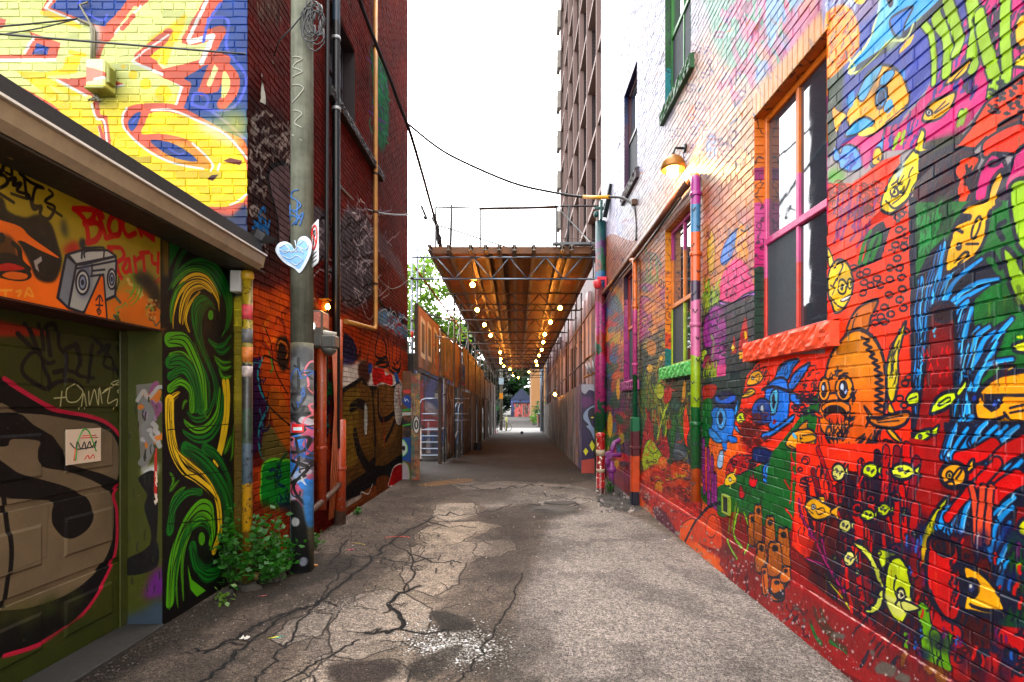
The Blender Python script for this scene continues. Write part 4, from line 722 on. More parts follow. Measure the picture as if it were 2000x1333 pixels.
# ============================================================= paint on the yellow end wall (plane y = 5.25)
YW = 5.25
def paint_yellow():
    c = Canvas(3.6, 8.0, 230, lambda x, y: ((x-CX)*YW/F+6.2, HC-(y-CY)*YW/F+0.2), (.88,.90,.60))
    T, P, Ln, E = c.T, c.poly, c.line, c.ell
    SA=(.82,.40,.30); BU=(.10,.27,.55); YL=(.97,.84,.10); WH=(.93,.93,.90); LA=(.36,.42,.82); PA=(.89,.91,.62)
    T(0,0,2.666)
    P("-900,540 200,510 600,560 1290,590 1290,1500 -900,1500", YL, 0, soft=.10); P("-900,1300 1300,1300 1300,3000 -900,3000", (.86,.80,.22), 0, soft=.05)
    c.blobs((0,0,1280,480), 20, [(.90,.92,.66),(.86,.89,.56)], 90, .1, .5, 1); c.blobs((0,560,1280,1100), 20, [(.97,.80,.08),(.98,.88,.2)], 90, .1, .5, 2)
    P("210,75 240,10 300,-40 265,50 430,140 420,155 320,120", YL, 0); P("770,225 900,130 965,80 955,150 880,290 840,360 800,330", YL, 1, soft=.01)
    P("90,372 240,378 330,360 345,300 430,285 400,385 240,400 330,450 430,500 380,505 250,440 320,515 260,510 100,385", YL, 0); Ln("370,275 440,290", YL, .04)
    P("40,440 100,455 140,530 120,560 60,540", YL, 1)
    # top blue wedge in salmon
    P("215,60 280,-60 330,-60 275,38 500,122 540,140 690,-60 850,-60 740,40 700,35 605,160 595,195 545,240 520,310 470,312 505,190 470,125 260,60", SA, 0)
    P("265,42 350,-60 700,-60 640,40 545,140 500,130", BU, 0); Ln("450,70 530,110 560,80", LA, .02); Ln("410,20 430,-10", LA, .02); Ln("240,45 290,-30", WH, .03); Ln("240,45 330,85 440,125", WH, .022); P("470,140 520,140 520,250 480,290 485,220", WH, 1, soft=.03, al=.9); Ln("735,35 600,175", WH, .02); Ln("695,85 640,150", SA, .05)
    P("-60,80 35,105 20,150 -60,170", SA, 0)
    P("150,165 320,228 295,305 -60,310 -60,290 135,288 180,200", SA, 0); P("168,285 195,228 258,250 248,288", BU, 0); Ln("190,270 225,260 245,280", LA, .015); Ln("-60,318 290,314", WH, .03); Ln("130,275 180,195", WH, .03)
    P("290,410 400,412 480,395 560,410 648,440 590,465 520,480 500,510 440,490", SA, 0); P("455,375 505,400 480,430 455,420", BU, 0); Ln("300,420 450,500", WH, .025); Ln("560,465 645,445", WH, .02)
    P("478,490 515,500 525,600 560,605 582,760 575,820 725,930 720,942 600,860 545,780 535,640 500,600", SA, 0); Ln("480,545 505,620 545,635 560,770", WH, .022); Ln("515,660 530,740", WH, .02); Ln("540,775 555,830", WH, .02); Ln("520,660 540,740", SA, .03)
    P("-60,405 60,440 140,470 280,550 330,610 345,705 250,690 180,610 60,520 -60,520", SA, 1); P("165,585 200,565 265,610 285,665 240,660", BU, 1); Ln("190,590 220,620 260,650", LA, .015); P("100,470 130,490 140,540 90,550 40,530 30,470", YL, 1, soft=.01); Ln("115,475 140,510 140,560", WH, .02)
    # blue field on the right
    P("1165,-60 1290,-60 1290,800 1180,700 1040,620 925,560 960,500 985,450 900,400 1050,330 1120,250 1160,165 1000,215 1060,120", BU, 0); c.blobs((1100,0,1280,600), 22, [(.14,.32,.62),(.08,.22,.46),(.20,.36,.66)], 60, .05, .5, 3)
    P("850,400 1000,320 1120,250 1060,350 960,410 980,440 900,420", SA, 0)
    Ln("1150,-60 990,215", SA, .16, 0); Ln("1000,215 1150,165 1070,315 870,385 835,365 730,300 880,180", SA, .11, 0); Ln("1110,-60 980,215", WH, .035, 0); Ln("990,222 1110,190 1050,330", WH, .05, 0); Ln("700,330 870,400 950,455 920,545", WH, .03, 0); Ln("690,320 760,265 880,185", WH, .02, 0); Ln("870,395 980,445 940,560", SA, .07, 0)
    P("820,330 880,210 1000,240 1070,230 1040,315 900,350 850,362", PA, 0); P("830,330 860,240 940,100 960,90 900,250 870,345", YL, 0)
    Ln("1055,480 1095,380 1140,300 1178,312 1120,460 1060,470", SA, .09, 0); Ln("1090,440 1140,325", (.92,.90,.66), .05); Ln("1150,330 1215,400 1215,470 1160,545", SA, .11); P("1165,375 1200,420 1190,480 1155,510", (.93,.90,.58), 1)
    for s in ("1085,110 1100,95 1190,110 1182,255 1278,390 1262,500 1200,570 1100,575 1010,550","1000,545 1015,490 1080,505 1070,560 1000,548","1060,220 1090,110 1150,20","1100,580 1180,640 1280,730"): Ln(s, LA, .028)
    # the big ring
    P("632,620 670,560 780,540 920,550 1060,620 1180,690 1290,770 1290,1080 1200,1125 1080,1130 960,1085 860,1010 880,1000 1000,1060 1140,1080 1270,1050 1290,900 1200,740 1050,640 900,590 790,590 760,640 740,700 850,700 1010,745 1115,865 1060,880 900,850 760,770 660,690", SA, 1)
    P("795,590 900,590 1060,645 1200,745 1280,850 1275,1040 1150,1075 1010,1060 900,1005 840,960 760,920 700,850 780,790 900,860 1060,885 1118,868 1010,742 850,698 745,695 760,640", YL, 1); c.blobs((860,640,1260,1030), 14, [(.97,.80,.06),(.98,.88,.22)], 70, .06, .6, 4)
    P("1000,650 1100,650 1240,750 1200,760 1080,700", WH, 1, soft=.05, al=.9); P("785,735 870,740 960,780 1030,842 930,830 850,792", BU, 1); Ln("880,775 930,805 960,800", LA, .02); P("668,640 700,600 735,588 715,655 685,685", BU, 1); Ln("690,640 715,610", LA, .015)
    for s in ("662,565 640,615 655,680 760,780 900,850 1060,882","790,575 900,578 1050,640 1180,705 1290,830","1005,750 1080,820 1110,865 1098,890","1145,855 1135,890","760,940 840,1005","1290,1010 1240,1050 1200,1070"): Ln(s, WH, .022)
    P("880,1010 1000,1060 1140,1085 1290,1050 1290,1090 1200,1130 1080,1135 970,1090", SA, 1); P("1030,1128 1200,1130 1290,1085 1290,1500 1100,1500", (.08,.17,.36), 1, soft=.02); P("750,925 850,1000 1000,1090 900,1060 800,1000", SA, 1)
    for x, y, r in ((645,350,11),(695,392,23),(760,440,29),(852,490,43)): E(x, y, r, r, YL, soft=.004)
    # broken brick faces
    P("1165,840 1200,825 1265,840 1250,862 1190,850", (.42,.16,.06), 0); P("1080,935 1105,915 1140,912 1110,945", (.30,.10,.05), 0)
    # strip beside the downpipe, down to the ground
    P("1180,1700 1300,1700 1300,2300 1180,2300", (.62,.56,.14), 0); P("1180,2200 1300,2200 1300,3000 1180,3000", (.34,.24,.08), 0, soft=.1)
    c.grain(.07, .3, 5); return c.image('end_wall_letters', 1.12, 1.1)

# ============================================================= garage front (plane x = -2.75) and its door (x = -3.05)
XG, XD = -2.75, -3.05
def side_map(X, y0, z0): return lambda x, y: (X*F/min(x-CX, -40)-y0, HC-(y-CY)*X/min(x-CX, -40)-z0)
def arc(c, cx, cy, r, a0, a1, col, w, asp=1.0, grow=0.0, taper=2):
    pts = []
    for i in range(13):
        t = i/12; a = math.radians(a0+(a1-a0)*t); rr = r*(1+grow*t); pts.append((cx+rr*math.cos(a), cy-rr*asp*math.sin(a)))
    c.line(pts, col, w, taper=taper)
def paint_garage():
    c = Canvas(3.4, 3.5, 340, side_map(XG, 2.0, -0.1), (.045,.042,.04))
    T, P, Ln, E = c.T, c.poly, c.line, c.ell; BK=(.05,.045,.04); OG=(.93,.44,.07)
    T(0,300,2.666)
    # fascia
    P("-500,-400 850,380 835,930 -500,700", (.66,.57,.13), 0); P("-500,300 200,480 330,640 560,870 835,915 835,940 -500,760", OG, 0, soft=.03); P("380,520 850,560 835,900 560,860", (.60,.52,.14), 1, soft=.05)
    P("540,780 700,690 835,800 835,925 560,870", (.86,.46,.10), 1, soft=.04); c.scrib((560,650,820,880), 20, [(.25,.28,.10),(.55,.60,.25),(.72,.25,.10),(.20,.35,.30),(.8,.7,.4)], 34, .016, 1)
    for r in (60,78,96): arc(c, 640, 690, r, -70, 80, (.45,.60,.12), .018, 1.2)
    P("690,640 760,620 830,700 830,800 760,720", (.14,.12,.05), 1, soft=.03)
    P("0,225 40,300 130,335 200,320 265,368 300,470 322,560 295,650 255,672 190,650 150,560 100,470 60,440 -100,420 -200,200", BK, 1, soft=.006)
    P("-100,330 30,355 110,385 160,435 280,520 305,545 210,505 110,455 60,470 -100,440", OG, 1); P("-100,420 50,430 85,500 75,560 -100,560", (.30,.17,.03), 1, soft=.01); E(5,440,22,28,BK)
    P("-100,540 60,520 140,590 165,640 120,665 30,655 -100,610", BK, 1); P("-60,605 40,570 130,600 50,612", (.70,.10,.06), 1); P("10,635 60,615 140,630 130,655 60,655", (.85,.40,.08), 1); P("175,560 215,535 220,560 195,580 205,620 185,600", (.62,.58,.55), 0); Ln("70,470 100,500 110,560 150,600", BK, .03)
    P("330,330 350,400 345,440 320,400", (.2,.22,.18), 1, soft=.02); P("330,520 350,480 400,460 410,520", (.70,.14,.05), 1, soft=.02); E(430,470,18,28,(.10,.12,.15),soft=.01)

    for s in ("-10,715 60,712","30,712 28,745","85,720 110,715 95,745","130,745 150,700 172,745 140,730"): Ln(s, (.95,.62,.22), .012)
    # tag
    for s in ("-40,80 10,90 20,60 55,70 60,110 30,100","-30,110 20,115 40,150 0,180 -40,165","40,140 80,130 70,165 110,155 90,195 150,215 140,235 60,210","105,105 160,150 225,180 185,180 170,260 200,275","125,120 140,235","160,240 175,290 215,275 210,320 255,340 285,280 235,250 275,215 255,190","250,280 320,325","0,210 70,255"): Ln(s, (.06,.05,.04), .022, taper=.3)
    # lettering
    RE = (.72,.07,.05)
    c.lw = .72
    for s in ("400,300 440,345 455,400 462,465","385,290 450,290 490,300 480,345 440,365","440,370 500,360 525,400 500,450 455,465","505,295 520,340 540,400 555,440","520,290 535,330","550,440 605,425","580,330 565,380 585,425 620,420 625,360 600,325 580,335","690,330 650,330 640,380 665,430 705,415","700,310 715,360 735,425","755,345 712,375 800,450","735,385 775,405 800,430"): Ln(s, RE, .052)
    for s in ("575,500 600,560 615,610 632,650","565,490 630,495 645,540 605,570","655,570 640,600 655,620 675,600 670,555 650,560","672,550 682,615","700,540 708,615","700,560 735,540","730,520 775,515","745,515 752,610","790,530 795,570 825,575","825,520 822,620"): Ln(s, RE, .042)
    c.lw = .8
    # boom box
    GY=(.66,.66,.62); NV=(.08,.10,.16)
    P("300,752 345,532 398,578 440,575 600,535 606,560 600,742 560,760 430,830 358,805", GY, 0, NV, .024); P("345,532 398,578 356,806 302,752", (.48,.50,.52), 0, NV, .02); P("355,525 440,500 560,505 604,535 398,578", (.74,.74,.70), 0, NV, .018)
    for s in ("425,545 430,500 445,492 530,490 542,500 540,540","440,540 445,510 525,505","480,580 478,640","480,612 545,605","398,600 600,560","470,640 540,630"): Ln(s, NV, .016)
    P("420,600 470,590 465,730 410,740", (.25,.32,.45), 1, soft=.02, al=.6)
    for x, y, rx, ry in ((430,672,34,62),(582,655,22,52)): E(x,y,rx,ry,(.78,.78,.74),NV,.018); E(x,y,rx*.55,ry*.6,(.55,.6,.68),NV,.014); E(x,y,rx*.25,ry*.25,NV)
    P("525,632 540,640 558,868 432,842", OG, 0, NV, .018)
    for s in ("515,825 520,740","500,765 520,738 535,770","500,790 535,792","505,820 515,840 525,822 512,808 505,820"): Ln(s, NV, .012)
    c.blobs((760,760,815,870), 40, [(.75,.65,.35),(.35,.25,.1),(.85,.75,.5)], 6, .0, .8, 2)
    P("835,380 885,430 880,900 835,915", (.10,.09,.04), 0); P("840,440 885,450 884,640 850,640", (.40,.33,.10), 0, soft=.02)
    c.lw = 1.0
    # swirl column
    P("878,420 1215,640 1215,2400 878,2700", (.045,.045,.04), 0)
    G1=(.06,.44,.12); G2=(.05,.34,.11); LM=(.34,.64,.10); YL=(.93,.78,.16); T2 = lambda: T(0,800,2.5)
    def band(s, col, w, tp=2):
        pts = [tuple(float(v) for v in t.split(',')) for t in s.split()]; Ln(pts, col, w, taper=tp)
        mx, my = sum(x for x, _ in pts)/len(pts), sum(y for _, y in pts)/len(pts)
        for f, k in ((.78, .50), (1.20, .38)):           # thinner echoes inside and outside each sweep
            Ln([(x+(pts[0][0]+pts[-1][0]-2*mx)*(1-f)*.5, y+(pts[0][1]+pts[-1][1]-2*my)*(1-f)*.5) for x, y in pts], (.045,.045,.04), w*k*1.6, taper=2); Ln([(x+(pts[0][0]+pts[-1][0]-2*mx)*(1-f)*.5, y+(pts[0][1]+pts[-1][1]-2*my)*(1-f)*.5) for x, y in pts], col, w*k, taper=2)
    P("882,440 940,480 900,560 882,600", (.05,.36,.12), 0); band("890,700 930,560 1010,450 1100,430", (.05,.36,.12), .05)
    for s, col, w in (("890,690 930,620 1010,575 1100,590 1160,670 1195,780 1190,880 1165,935",G1,.09),("895,700 940,640 1020,610 1090,640 1150,740",LM,.035),("900,890 905,800 940,700 1010,650 1080,665 1130,740 1140,800",YL,.075),("935,880 945,790 980,710 1040,680 1100,720",YL,.05),("950,890 965,800 1000,720 1060,700",(.85,.66,.1),.03),("985,930 965,860 990,780 1040,720",YL,.035),
        ("890,880 895,800 920,720 960,670",LM,.055),("1110,790 1070,760 1030,780 1010,850 1030,960 1080,1080 1120,1200 1130,1333",G1,.075),("1140,1333 1125,1180 1080,1060 1045,960 1040,850 1070,790 1105,775",G2,.05),("1090,1333 1085,1200 1040,1080 1010,980",G1,.05)): band(s, col, w)
    E(1097,842,14,26,(.30,.58,.10)); P("1165,935 1155,950 1170,920", LM)
    for s, col, w in (("1085,970 1120,1000 1160,1000 1203,950",G1,.07),("1120,1020 1160,1035 1203,1000",G1,.055),("1115,1055 1160,1085 1203,1085",LM,.04),("1120,1070 1160,1115 1203,1110",LM,.055),("1140,1120 1165,1165 1203,1160",LM,.06),
        ("882,970 960,975 1010,1060 1050,1180 1060,1333",LM,.12),("882,1045 950,1045 1000,1110 1025,1220 1030,1333",LM,.055),("882,1090 950,1080 1010,1150 1045,1333",G1,.10),("885,1160 960,1130 1010,1220 1020,1333",G1,.07),("885,1225 940,1190 990,1230 1000,1333",LM,.07),("882,1333 895,1280 935,1245",YL,.06),("950,1333 960,1300 975,1290",LM,.04)): band(s, col, w, 0 if w > .06 and '1333' in s else 2)
    for s in ("1165,1190 1172,1270 1165,1400 1135,1560 1075,1690","1185,1190 1190,1280 1180,1420 1150,1560 1110,1680"): Ln(s, YL, .06, taper=.2)
    T2()
    for s, col, w in (("915,15 950,50 1000,40 1040,-30 1050,-120",G1,.05),("900,60 950,100 1010,90 1060,20 1075,-100",LM,.07),("895,110 960,148 1030,130 1080,40 1090,-80",G1,.07),("1000,10 1010,40 1035,0",LM,.03),
        ("828,-40 830,80 850,200 900,290 960,330 1030,390 1065,450 1075,560 1070,620 1045,690",YL,.11),("835,60 860,190 930,260 1000,320 1050,400 1070,490",YL,.05),
        ("905,190 990,240 1070,340 1120,450 1125,600 1110,740",G1,.12),("1000,190 1060,230 1110,320 1135,430",G1,.10),("900,200 980,270 1050,360 1095,470 1100,600",G2,.04),("1130,130 1110,180 1095,215",LM,.07),("1140,80 1135,200 1125,250",LM,.05),
        ("830,310 845,345 830,390",LM,.04),("875,345 845,380 830,400",LM,.04),("905,380 860,420 830,480",LM,.05),("830,590 850,480 910,410 980,405",G1,.09),("828,520 850,450 900,390",G1,.06),
        ("830,940 840,760 870,640 920,540 980,480 1030,500 1040,590 1030,650",LM,.10),("865,950 860,800 890,660 940,560 990,530 1030,560",LM,.05),("895,930 890,780 900,680 930,600",LM,.05),("850,900 870,720 910,600 970,545 1010,560 1030,620",G1,.03),
        ("940,670 960,760 1010,800 1060,790 1090,730 1095,690",G1,.10),("950,690 970,740 1010,770 1050,740",G2,.05),("960,790 1010,830 1070,810",G1,.06)): band(s, col, w, .3 if w > .08 else 2)
    E(985,632,16,32,(.30,.58,.10)); P("915,755 935,830 1005,885 962,915 930,880", LM, 0); P("1145,720 1150,760 1105,830 1120,770", LM, 0); Ln("1135,420 1150,560 1140,700", (.03,.22,.10), .06)
    for yy in (100, 330, 560): Ln([(822,yy),(1140,yy-30)], (.02,.02,.02), .008, sm=0)
    c.grain(.10, .2, 6); return c.image('garage_paint', 1.1, 1.05)
YJ = 4.17
def paint_jamb():
    c = Canvas(.36, 2.6, 340, lambda x, y: ((x-CX)*YJ/F+3.08, HC-(y-CY)*YJ/F+0.1), (.235,.25,.05))
    T, P, Ln, E = c.T, c.poly, c.line, c.ell; T(0,800,2.5)
    # post beside the door: grey letters, olive drips, purple
    P("600,-60 765,-60 765,520 700,470 730,600 735,640 620,730 610,800 765,780 765,1060 560,1080 600,500", (.235,.25,.05), 0)
    P("665,-120 760,-130 755,200 720,280 690,300 680,120", (.42,.40,.36), 0); c.scrib((670,-100,750,250), 14, [(.55,.45,.55),(.75,.4,.1),(.62,.60,.58),(.5,.25,.4)], 40, .03, 5); Ln("705,-40 740,30 700,100 740,180 690,260", (.45,.44,.42), .05)
    P("690,300 765,265 768,310 720,330", (.75,.74,.72), 1, soft=.02); P("680,330 765,320 765,640 735,660 738,600 705,480 720,420 690,370", (.05,.045,.04), 1); P("610,740 700,690 765,640 765,770 620,810", (.05,.045,.04), 1); P("750,790 815,780 810,900 705,920 720,860", (.36,.10,.42), 1, soft=.03)
    P("755,190 768,190 768,460 752,400", (.72,.16,.12), 0); c.ticks((755,300,768,460), 10, (.9,.8,.7), 20, .01); P("560,1040 690,980 800,930 800,1160 560,1160", (.20,.25,.30), 1, soft=.03)
    c.ticks((560,-60,800,900), 30, (.15,.15,.1), 40, .01, 88, 6, 6)
    c.grain(.10, .2, 66); return c.image('door_jamb_paint')
def paint_door():
    c = Canvas(2.6, 2.6, 340, side_map(XD, 2.0, -0.1), (.22,.235,.045))
    T, P, Ln, E = c.T, c.poly, c.line, c.ell; BK=(.045,.042,.04); BE=(.44,.37,.27)
    T(0,300,2.666); P("-600,700 180,930 640,1000 640,1333 -600,1333", (.21,.22,.045), 0); P("-600,750 180,915 185,950 -600,930", (.60,.15,.04), 1, soft=.01)
    for s in ("80,940 150,1010 230,1090 270,1085","130,890 170,990 210,1100 245,1190 225,1225 150,1190 100,1150 95,1100 140,1040 190,1030","200,890 215,1020","250,1050 235,920 260,890 290,900 295,1000 330,1060 320,1160","270,1140 330,1130 390,1150","330,1020 390,1000 400,1080 380,1150 470,1170","380,990 400,1100","470,1000 450,1100 440,1190","500,1040 560,1000 520,1100 600,1130","600,1010 650,1130","240,1225 290,1190 360,1185 420,1230","480,960 560,1060 620,1180"): Ln(s, (.055,.05,.04), .034, taper=.3)
    for s in ("270,1275 330,1270","310,1240 300,1330","370,1200 335,1230 340,1290 390,1290 420,1240 380,1205","410,1333 425,1250 440,1330","450,1240 455,1310 480,1230 500,1310 505,1220 520,1300","530,1240 560,1220 550,1300 600,1280 590,1333","520,1250 620,1180 560,1200 630,1210 600,1240 635,1260"): Ln(s, (.72,.70,.50), .009)
    T(0,800,2.5)
    out = "-700,-420 -300,-260 0,-150 240,-8 400,28 500,60 565,115 603,195 603,290 575,360 542,420 560,500 556,680 500,830 385,1000 200,1135 0,1205 -700,1300"
    P(out, BK, 1); 
    P("-700,-200 -100,20 60,15 200,25 340,50 460,70 545,130 585,210 578,290 560,345 480,312 310,268 296,200 245,130 150,75 90,20 0,-30 -700,-100", BE, 0)
    P("-100,185 10,180 40,145 170,155 165,200 170,255 210,285 300,300 400,330 490,375 535,425 545,560 525,680 460,790 340,890 180,955 0,982 -700,985 -700,440 0,430 20,435 160,440 245,450 240,510 250,570 310,630 380,610 430,555 438,490 410,430 330,385 200,345 80,315 10,270", BE, 1)
    Ln("5,430 20,560 35,680 28,800 5,960", BK, .03); Ln("20,800 215,720 225,470", (.38,.32,.23), .01, 0)
    pts = [tuple(float(v) for v in w.split(',')) for w in out.split()]; Ln(pts[2:-1], (.74,.10,.22), .030)
    P("-700,1330 0,1215 200,1150 385,1020 600,1040 560,1100 0,1400", (.20,.23,.05), 1, soft=.01)
    c.blobs((-100,900,560,1150), 24, [(.30,.30,.08),(.16,.2,.05)], 40, .03, .5, 7)
    q = random.Random(3)
    for i in range(180): E(q.uniform(0,590), q.uniform(0,1000), 2.2, 2.2, q.choice([(.62,.56,.46),(.25,.2,.15),(.5,.46,.3)]), n=5, al=.7)
    c.grain(.12, .2, 8); return c.image('door_paint')

# ============================================================= old brick house, alley side (plane x = -2.64)
XL = -2.64; LY0, LL, LZ0, LH = 5.25, 7.4, -.2, 12.6
def paint_brick():
    c = Canvas(LL, LH, 170, side_map(XL, LY0, LZ0), (.33,.085,.055))
    T, P, Ln, E = c.T, c.poly, c.line, c.ell; BK=(.05,.045,.05); OG=(.74,.27,.06); WH=(.78,.74,.70)
    c.blobs((480,-300,800,500), 60, [(.38,.09,.06),(.25,.07,.045),(.40,.12,.08),(.22,.07,.055)], 26, .15, .5, 1, 1.5)
    T(400,0,2.666)
    P("215,500 330,560 445,700 445,1333 215,1333", (.15,.06,.055), 1, soft=.15); P("270,0 400,-60 400,80 330,130", (.30,.20,.16), 1, soft=.08, al=.7); c.drip((270,0,400,100), 30, [(.42,.36,.32),(.2,.1,.08)], 60, .03, 2)
    P("860,270 900,300 950,420 955,660 930,780 900,740 880,500", (.10,.36,.22), 1, soft=.06); c.ticks((865,300,950,760), 40, [(.10,.45,.28),(.35,.20,.45),(.08,.25,.2)], 60, .04, 120, 30, 3)
    P("330,890 400,850 445,900 445,1230 385,1333 375,1150 340,1000", (.34,.27,.28), 1, BK, .05); P("560,1080 640,1140 640,1333 560,1333", (.34,.30,.32), 1, soft=.02); P("715,1120 790,1080 870,1180 900,1333 700,1333", (.33,.28,.30), 1, soft=.05)
    c.scrib((225,600,300,1300), 30, [(.62,.58,.55),(.5,.45,.42)], 34, .022, 4, .8); c.scrib((235,1150,290,1300), 8, [(.12,.42,.66)], 40, .03, 5); c.scrib((340,650,440,900), 22, [(.52,.48,.46)], 40, .022, 6, .75)
    c.scrib((720,1050,950,1333), 34, [(.62,.52,.52),(.5,.45,.5),(.75,.7,.68)], 36, .024, 7, .85)
    T(400,400,2.666)
    # tags band

    P("700,120 800,100 860,300 870,470 720,530", (.30,.27,.29), 1, soft=.06); P("880,90 960,220 1020,300 1045,420 980,330 900,230", (.35,.25,.26), 1, soft=.04)
    c.scrib((700,100,860,540), 46, [(.14,.08,.07),(.07,.05,.05),(.55,.50,.52),(.62,.58,.58)], 46, .026, 8, .9); c.scrib((450,80,650,430), 26, [BK,BK,(.55,.5,.52)], 50, .03, 9)
    Ln("880,440 930,540 990,570 1055,640", BK, .12); P("910,540 960,560 1000,590 1055,660 1055,760 990,720 900,620", (.38,.46,.52), 1, soft=.02); Ln("905,560 940,545 955,580 985,555 1010,610 1055,650", WH, .02); c.scrib((920,570,1050,720), 40, [(.55,.12,.14),(.68,.72,.76),(.35,.5,.62)], 26, .026, 10)
    Ln("870,430 900,640 880,700", BK, .02)
    # orange band
    P("240,440 440,470 450,900 240,900 232,800", OG, 0, soft=.05); P("240,430 330,470 440,560 440,640 300,560 240,520", (.80,.32,.05), 1, soft=.03); P("440,630 720,570 870,660 1060,770 1060,980 720,860 440,900", (.62,.22,.06), 0, soft=.02); P("780,560 1060,720 1060,760 800,640", (.40,.13,.06), 1, soft=.05)
    c.blobs((250,450,440,700), 14, [(.82,.34,.05),(.66,.22,.05)], 40, .05, .6, 11)
    P("720,690 730,670 780,720 790,810 720,800", (.09,.09,.20), 1, soft=.005); c.ticks((790,740,880,880), 14, (.16,.08,.05), 60, .04, 88, 5, 12, .6)
    # black tag
    for s in ("905,660 885,760 900,800 940,790 945,740 925,700","945,660 960,800 950,830 940,740","985,680 975,800 990,840","1000,690 995,820 1015,800 1020,720 1005,680","890,830 940,820 960,850","975,850 1010,860 1020,810","890,830 900,820 945,800 950,840 900,850","960,860 990,880 1015,860 1020,800"): Ln(s, BK, .055)
    # purple bottom, orange figure
    P("232,800 290,790 280,900 330,1040 300,1200 290,1260 232,1333", (.20,.05,.20), 0); P("232,1050 290,1050 282,1200 232,1200", (.13,.04,.17), 1, soft=.05); Ln("300,800 272,880 290,980 325,1050 280,1160 285,1290 320,1333", (.15,.50,.52), .035); P("300,800 325,790 440,860 440,1150 340,1060 300,980 285,900", (.66,.26,.06), 1); P("375,700 420,690 440,760 430,840 400,870 370,800", (.15,.09,.04), 1, soft=.02); Ln("330,760 350,850 340,870", (.25,.5,.2), .03)
    Ln("350,990 330,1130 350,1170 410,1250 440,1320", (.70,.58,.30), .014); Ln("310,1290 340,1170 380,1290", (.7,.6,.35), .012); P("300,1190 340,1150 420,1260 420,1333 300,1333", (.34,.30,.14), 1, soft=.02); P("330,980 400,980 445,1150 445,1290 360,1170", (.58,.30,.06), 1, soft=.02)
    for s_ in ("300,800 325,790 440,860","285,900 300,980 340,1060 440,1150","330,980 300,1190","345,800 380,900 430,990","300,620 340,720 350,800","420,690 400,780 410,860"): Ln(s_, (.10,.06,.04), .02)
    c.scrib((250,600,440,800), 10, [(.45,.14,.04),(.85,.45,.1)], 50, .03, 40, .7); c.scrib((240,820,300,1300), 8, [(.1,.05,.2),(.2,.4,.45)], 30, .02, 41)
    P("560,860 650,880 650,1100 560,1060", (.22,.05,.18), 0); c.scrib((570,900,640,1080), 8, [(.08,.4,.18)], 40, .035, 13); P("560,1060 650,1090 650,1333 560,1333", (.60,.22,.06), 0, soft=.03); P("605,1030 640,1030 640,1200 610,1190", (.14,.05,.16), 1); c.scrib((600,1150,640,1220), 5, [(.1,.45,.4)], 30, .02, 14)
    # white flare and the black-and-brown letters
    P("720,820 760,830 830,815 860,870 900,850 1010,910 1030,960 1000,990 900,980 800,940 720,1000", WH, 1, soft=.04); P("720,800 780,815 770,830 720,835", (.16,.16,.3), 1, soft=.03); P("800,830 840,815 860,900 830,940 800,900", (.25,.13,.09), 1, soft=.03); P("870,870 890,850 930,860 940,890 970,885 975,940 920,925 880,940", (.72,.07,.07), 1, soft=.008); c.drip((870,880,970,940), 16, [(.7,.07,.07)], 40, .015, 15); P("850,830 868,830 868,870 852,880", (.1,.25,.5), 1); P("985,880 1000,880 1015,940 1000,950", (.12,.3,.5), 1)
    P("715,970 780,930 815,905 850,955 960,960 1000,945 1025,990 1030,1400 900,1500 715,1600", (.30,.20,.08), 0, BK, .08); P("720,1000 800,960 830,1010 800,1060 790,1333 720,1333", (.40,.30,.10), 1, soft=.02); P("800,960 860,960 870,1150 840,1300 790,1200 830,1080", (.36,.24,.10), 1); P("890,960 990,960 1010,1080 980,1230 900,1230", (.38,.25,.11), 1)
    Ln("760,1060 800,1035 840,1060 835,1100", BK, .17); Ln("780,1190 800,1280 850,1370 880,1340", BK, .22); Ln("870,960 885,1200 880,1380", BK, .13); Ln("900,970 905,1100 940,1120 990,1080 1000,1090 970,1170 940,1230", BK, .11); P("830,1040 845,1060 842,1190 828,1180", (.66,.66,.62), 1, BK, .015); Ln("930,1120 935,1260", (.45,.12,.07), .08); c.blobs((730,1000,1020,1300), 20, [(.38,.28,.09),(.22,.14,.06)], 30, .03, .5, 16)
    for yy in range(1010, 1333, 26): Ln([(722,yy),(790,yy-8)], (.42,.36,.10), .012, sm=0, al=.8)
    P("985,960 1020,940 1028,1090 1015,1150 990,1120", (.66,.62,.58), 1, BK, .03); Ln("1005,950 1015,1050", (.7,.06,.06), .05)
    T(400,800,2.666)
    P("715,480 800,440 870,400 900,340 960,330 1030,380 1030,420 880,470 760,520 715,560", (.42,.22,.10), 0, soft=.02); P("715,420 880,300 940,290 1030,230 1030,290 960,380 870,400 800,450 715,500", BK, 1); P("890,390 905,350 955,350 955,400 900,450", (.35,.18,.06), 1); P("960,370 985,300 1030,290 1030,380 960,400", (.60,.06,.07), 1, WH, .03); Ln("810,460 815,430 850,440 870,390", WH, .025); P("715,490 810,445 800,470 715,520", (.62,.56,.52), 1, soft=.01)
    P("232,300 310,300 290,500 232,500", (.62,.24,.08), 0, soft=.02); P("290,360 300,290 350,260 400,265 445,290 445,540 330,540 290,480", (.05,.42,.12), 1, (.35,.65,.15), .03); c.scrib((310,300,430,500), 10, [(.04,.22,.12),(.03,.15,.25)], 50, .03, 17); P("390,490 445,490 445,560 400,540", (.03,.15,.2), 1); P("232,480 445,530 445,800 232,800", (.50,.18,.08), 0, soft=.05)
    c.grain(.16, .25, 9); c.grain(.12, .8, 10); return c.image('brick_side_paint', 1.15)

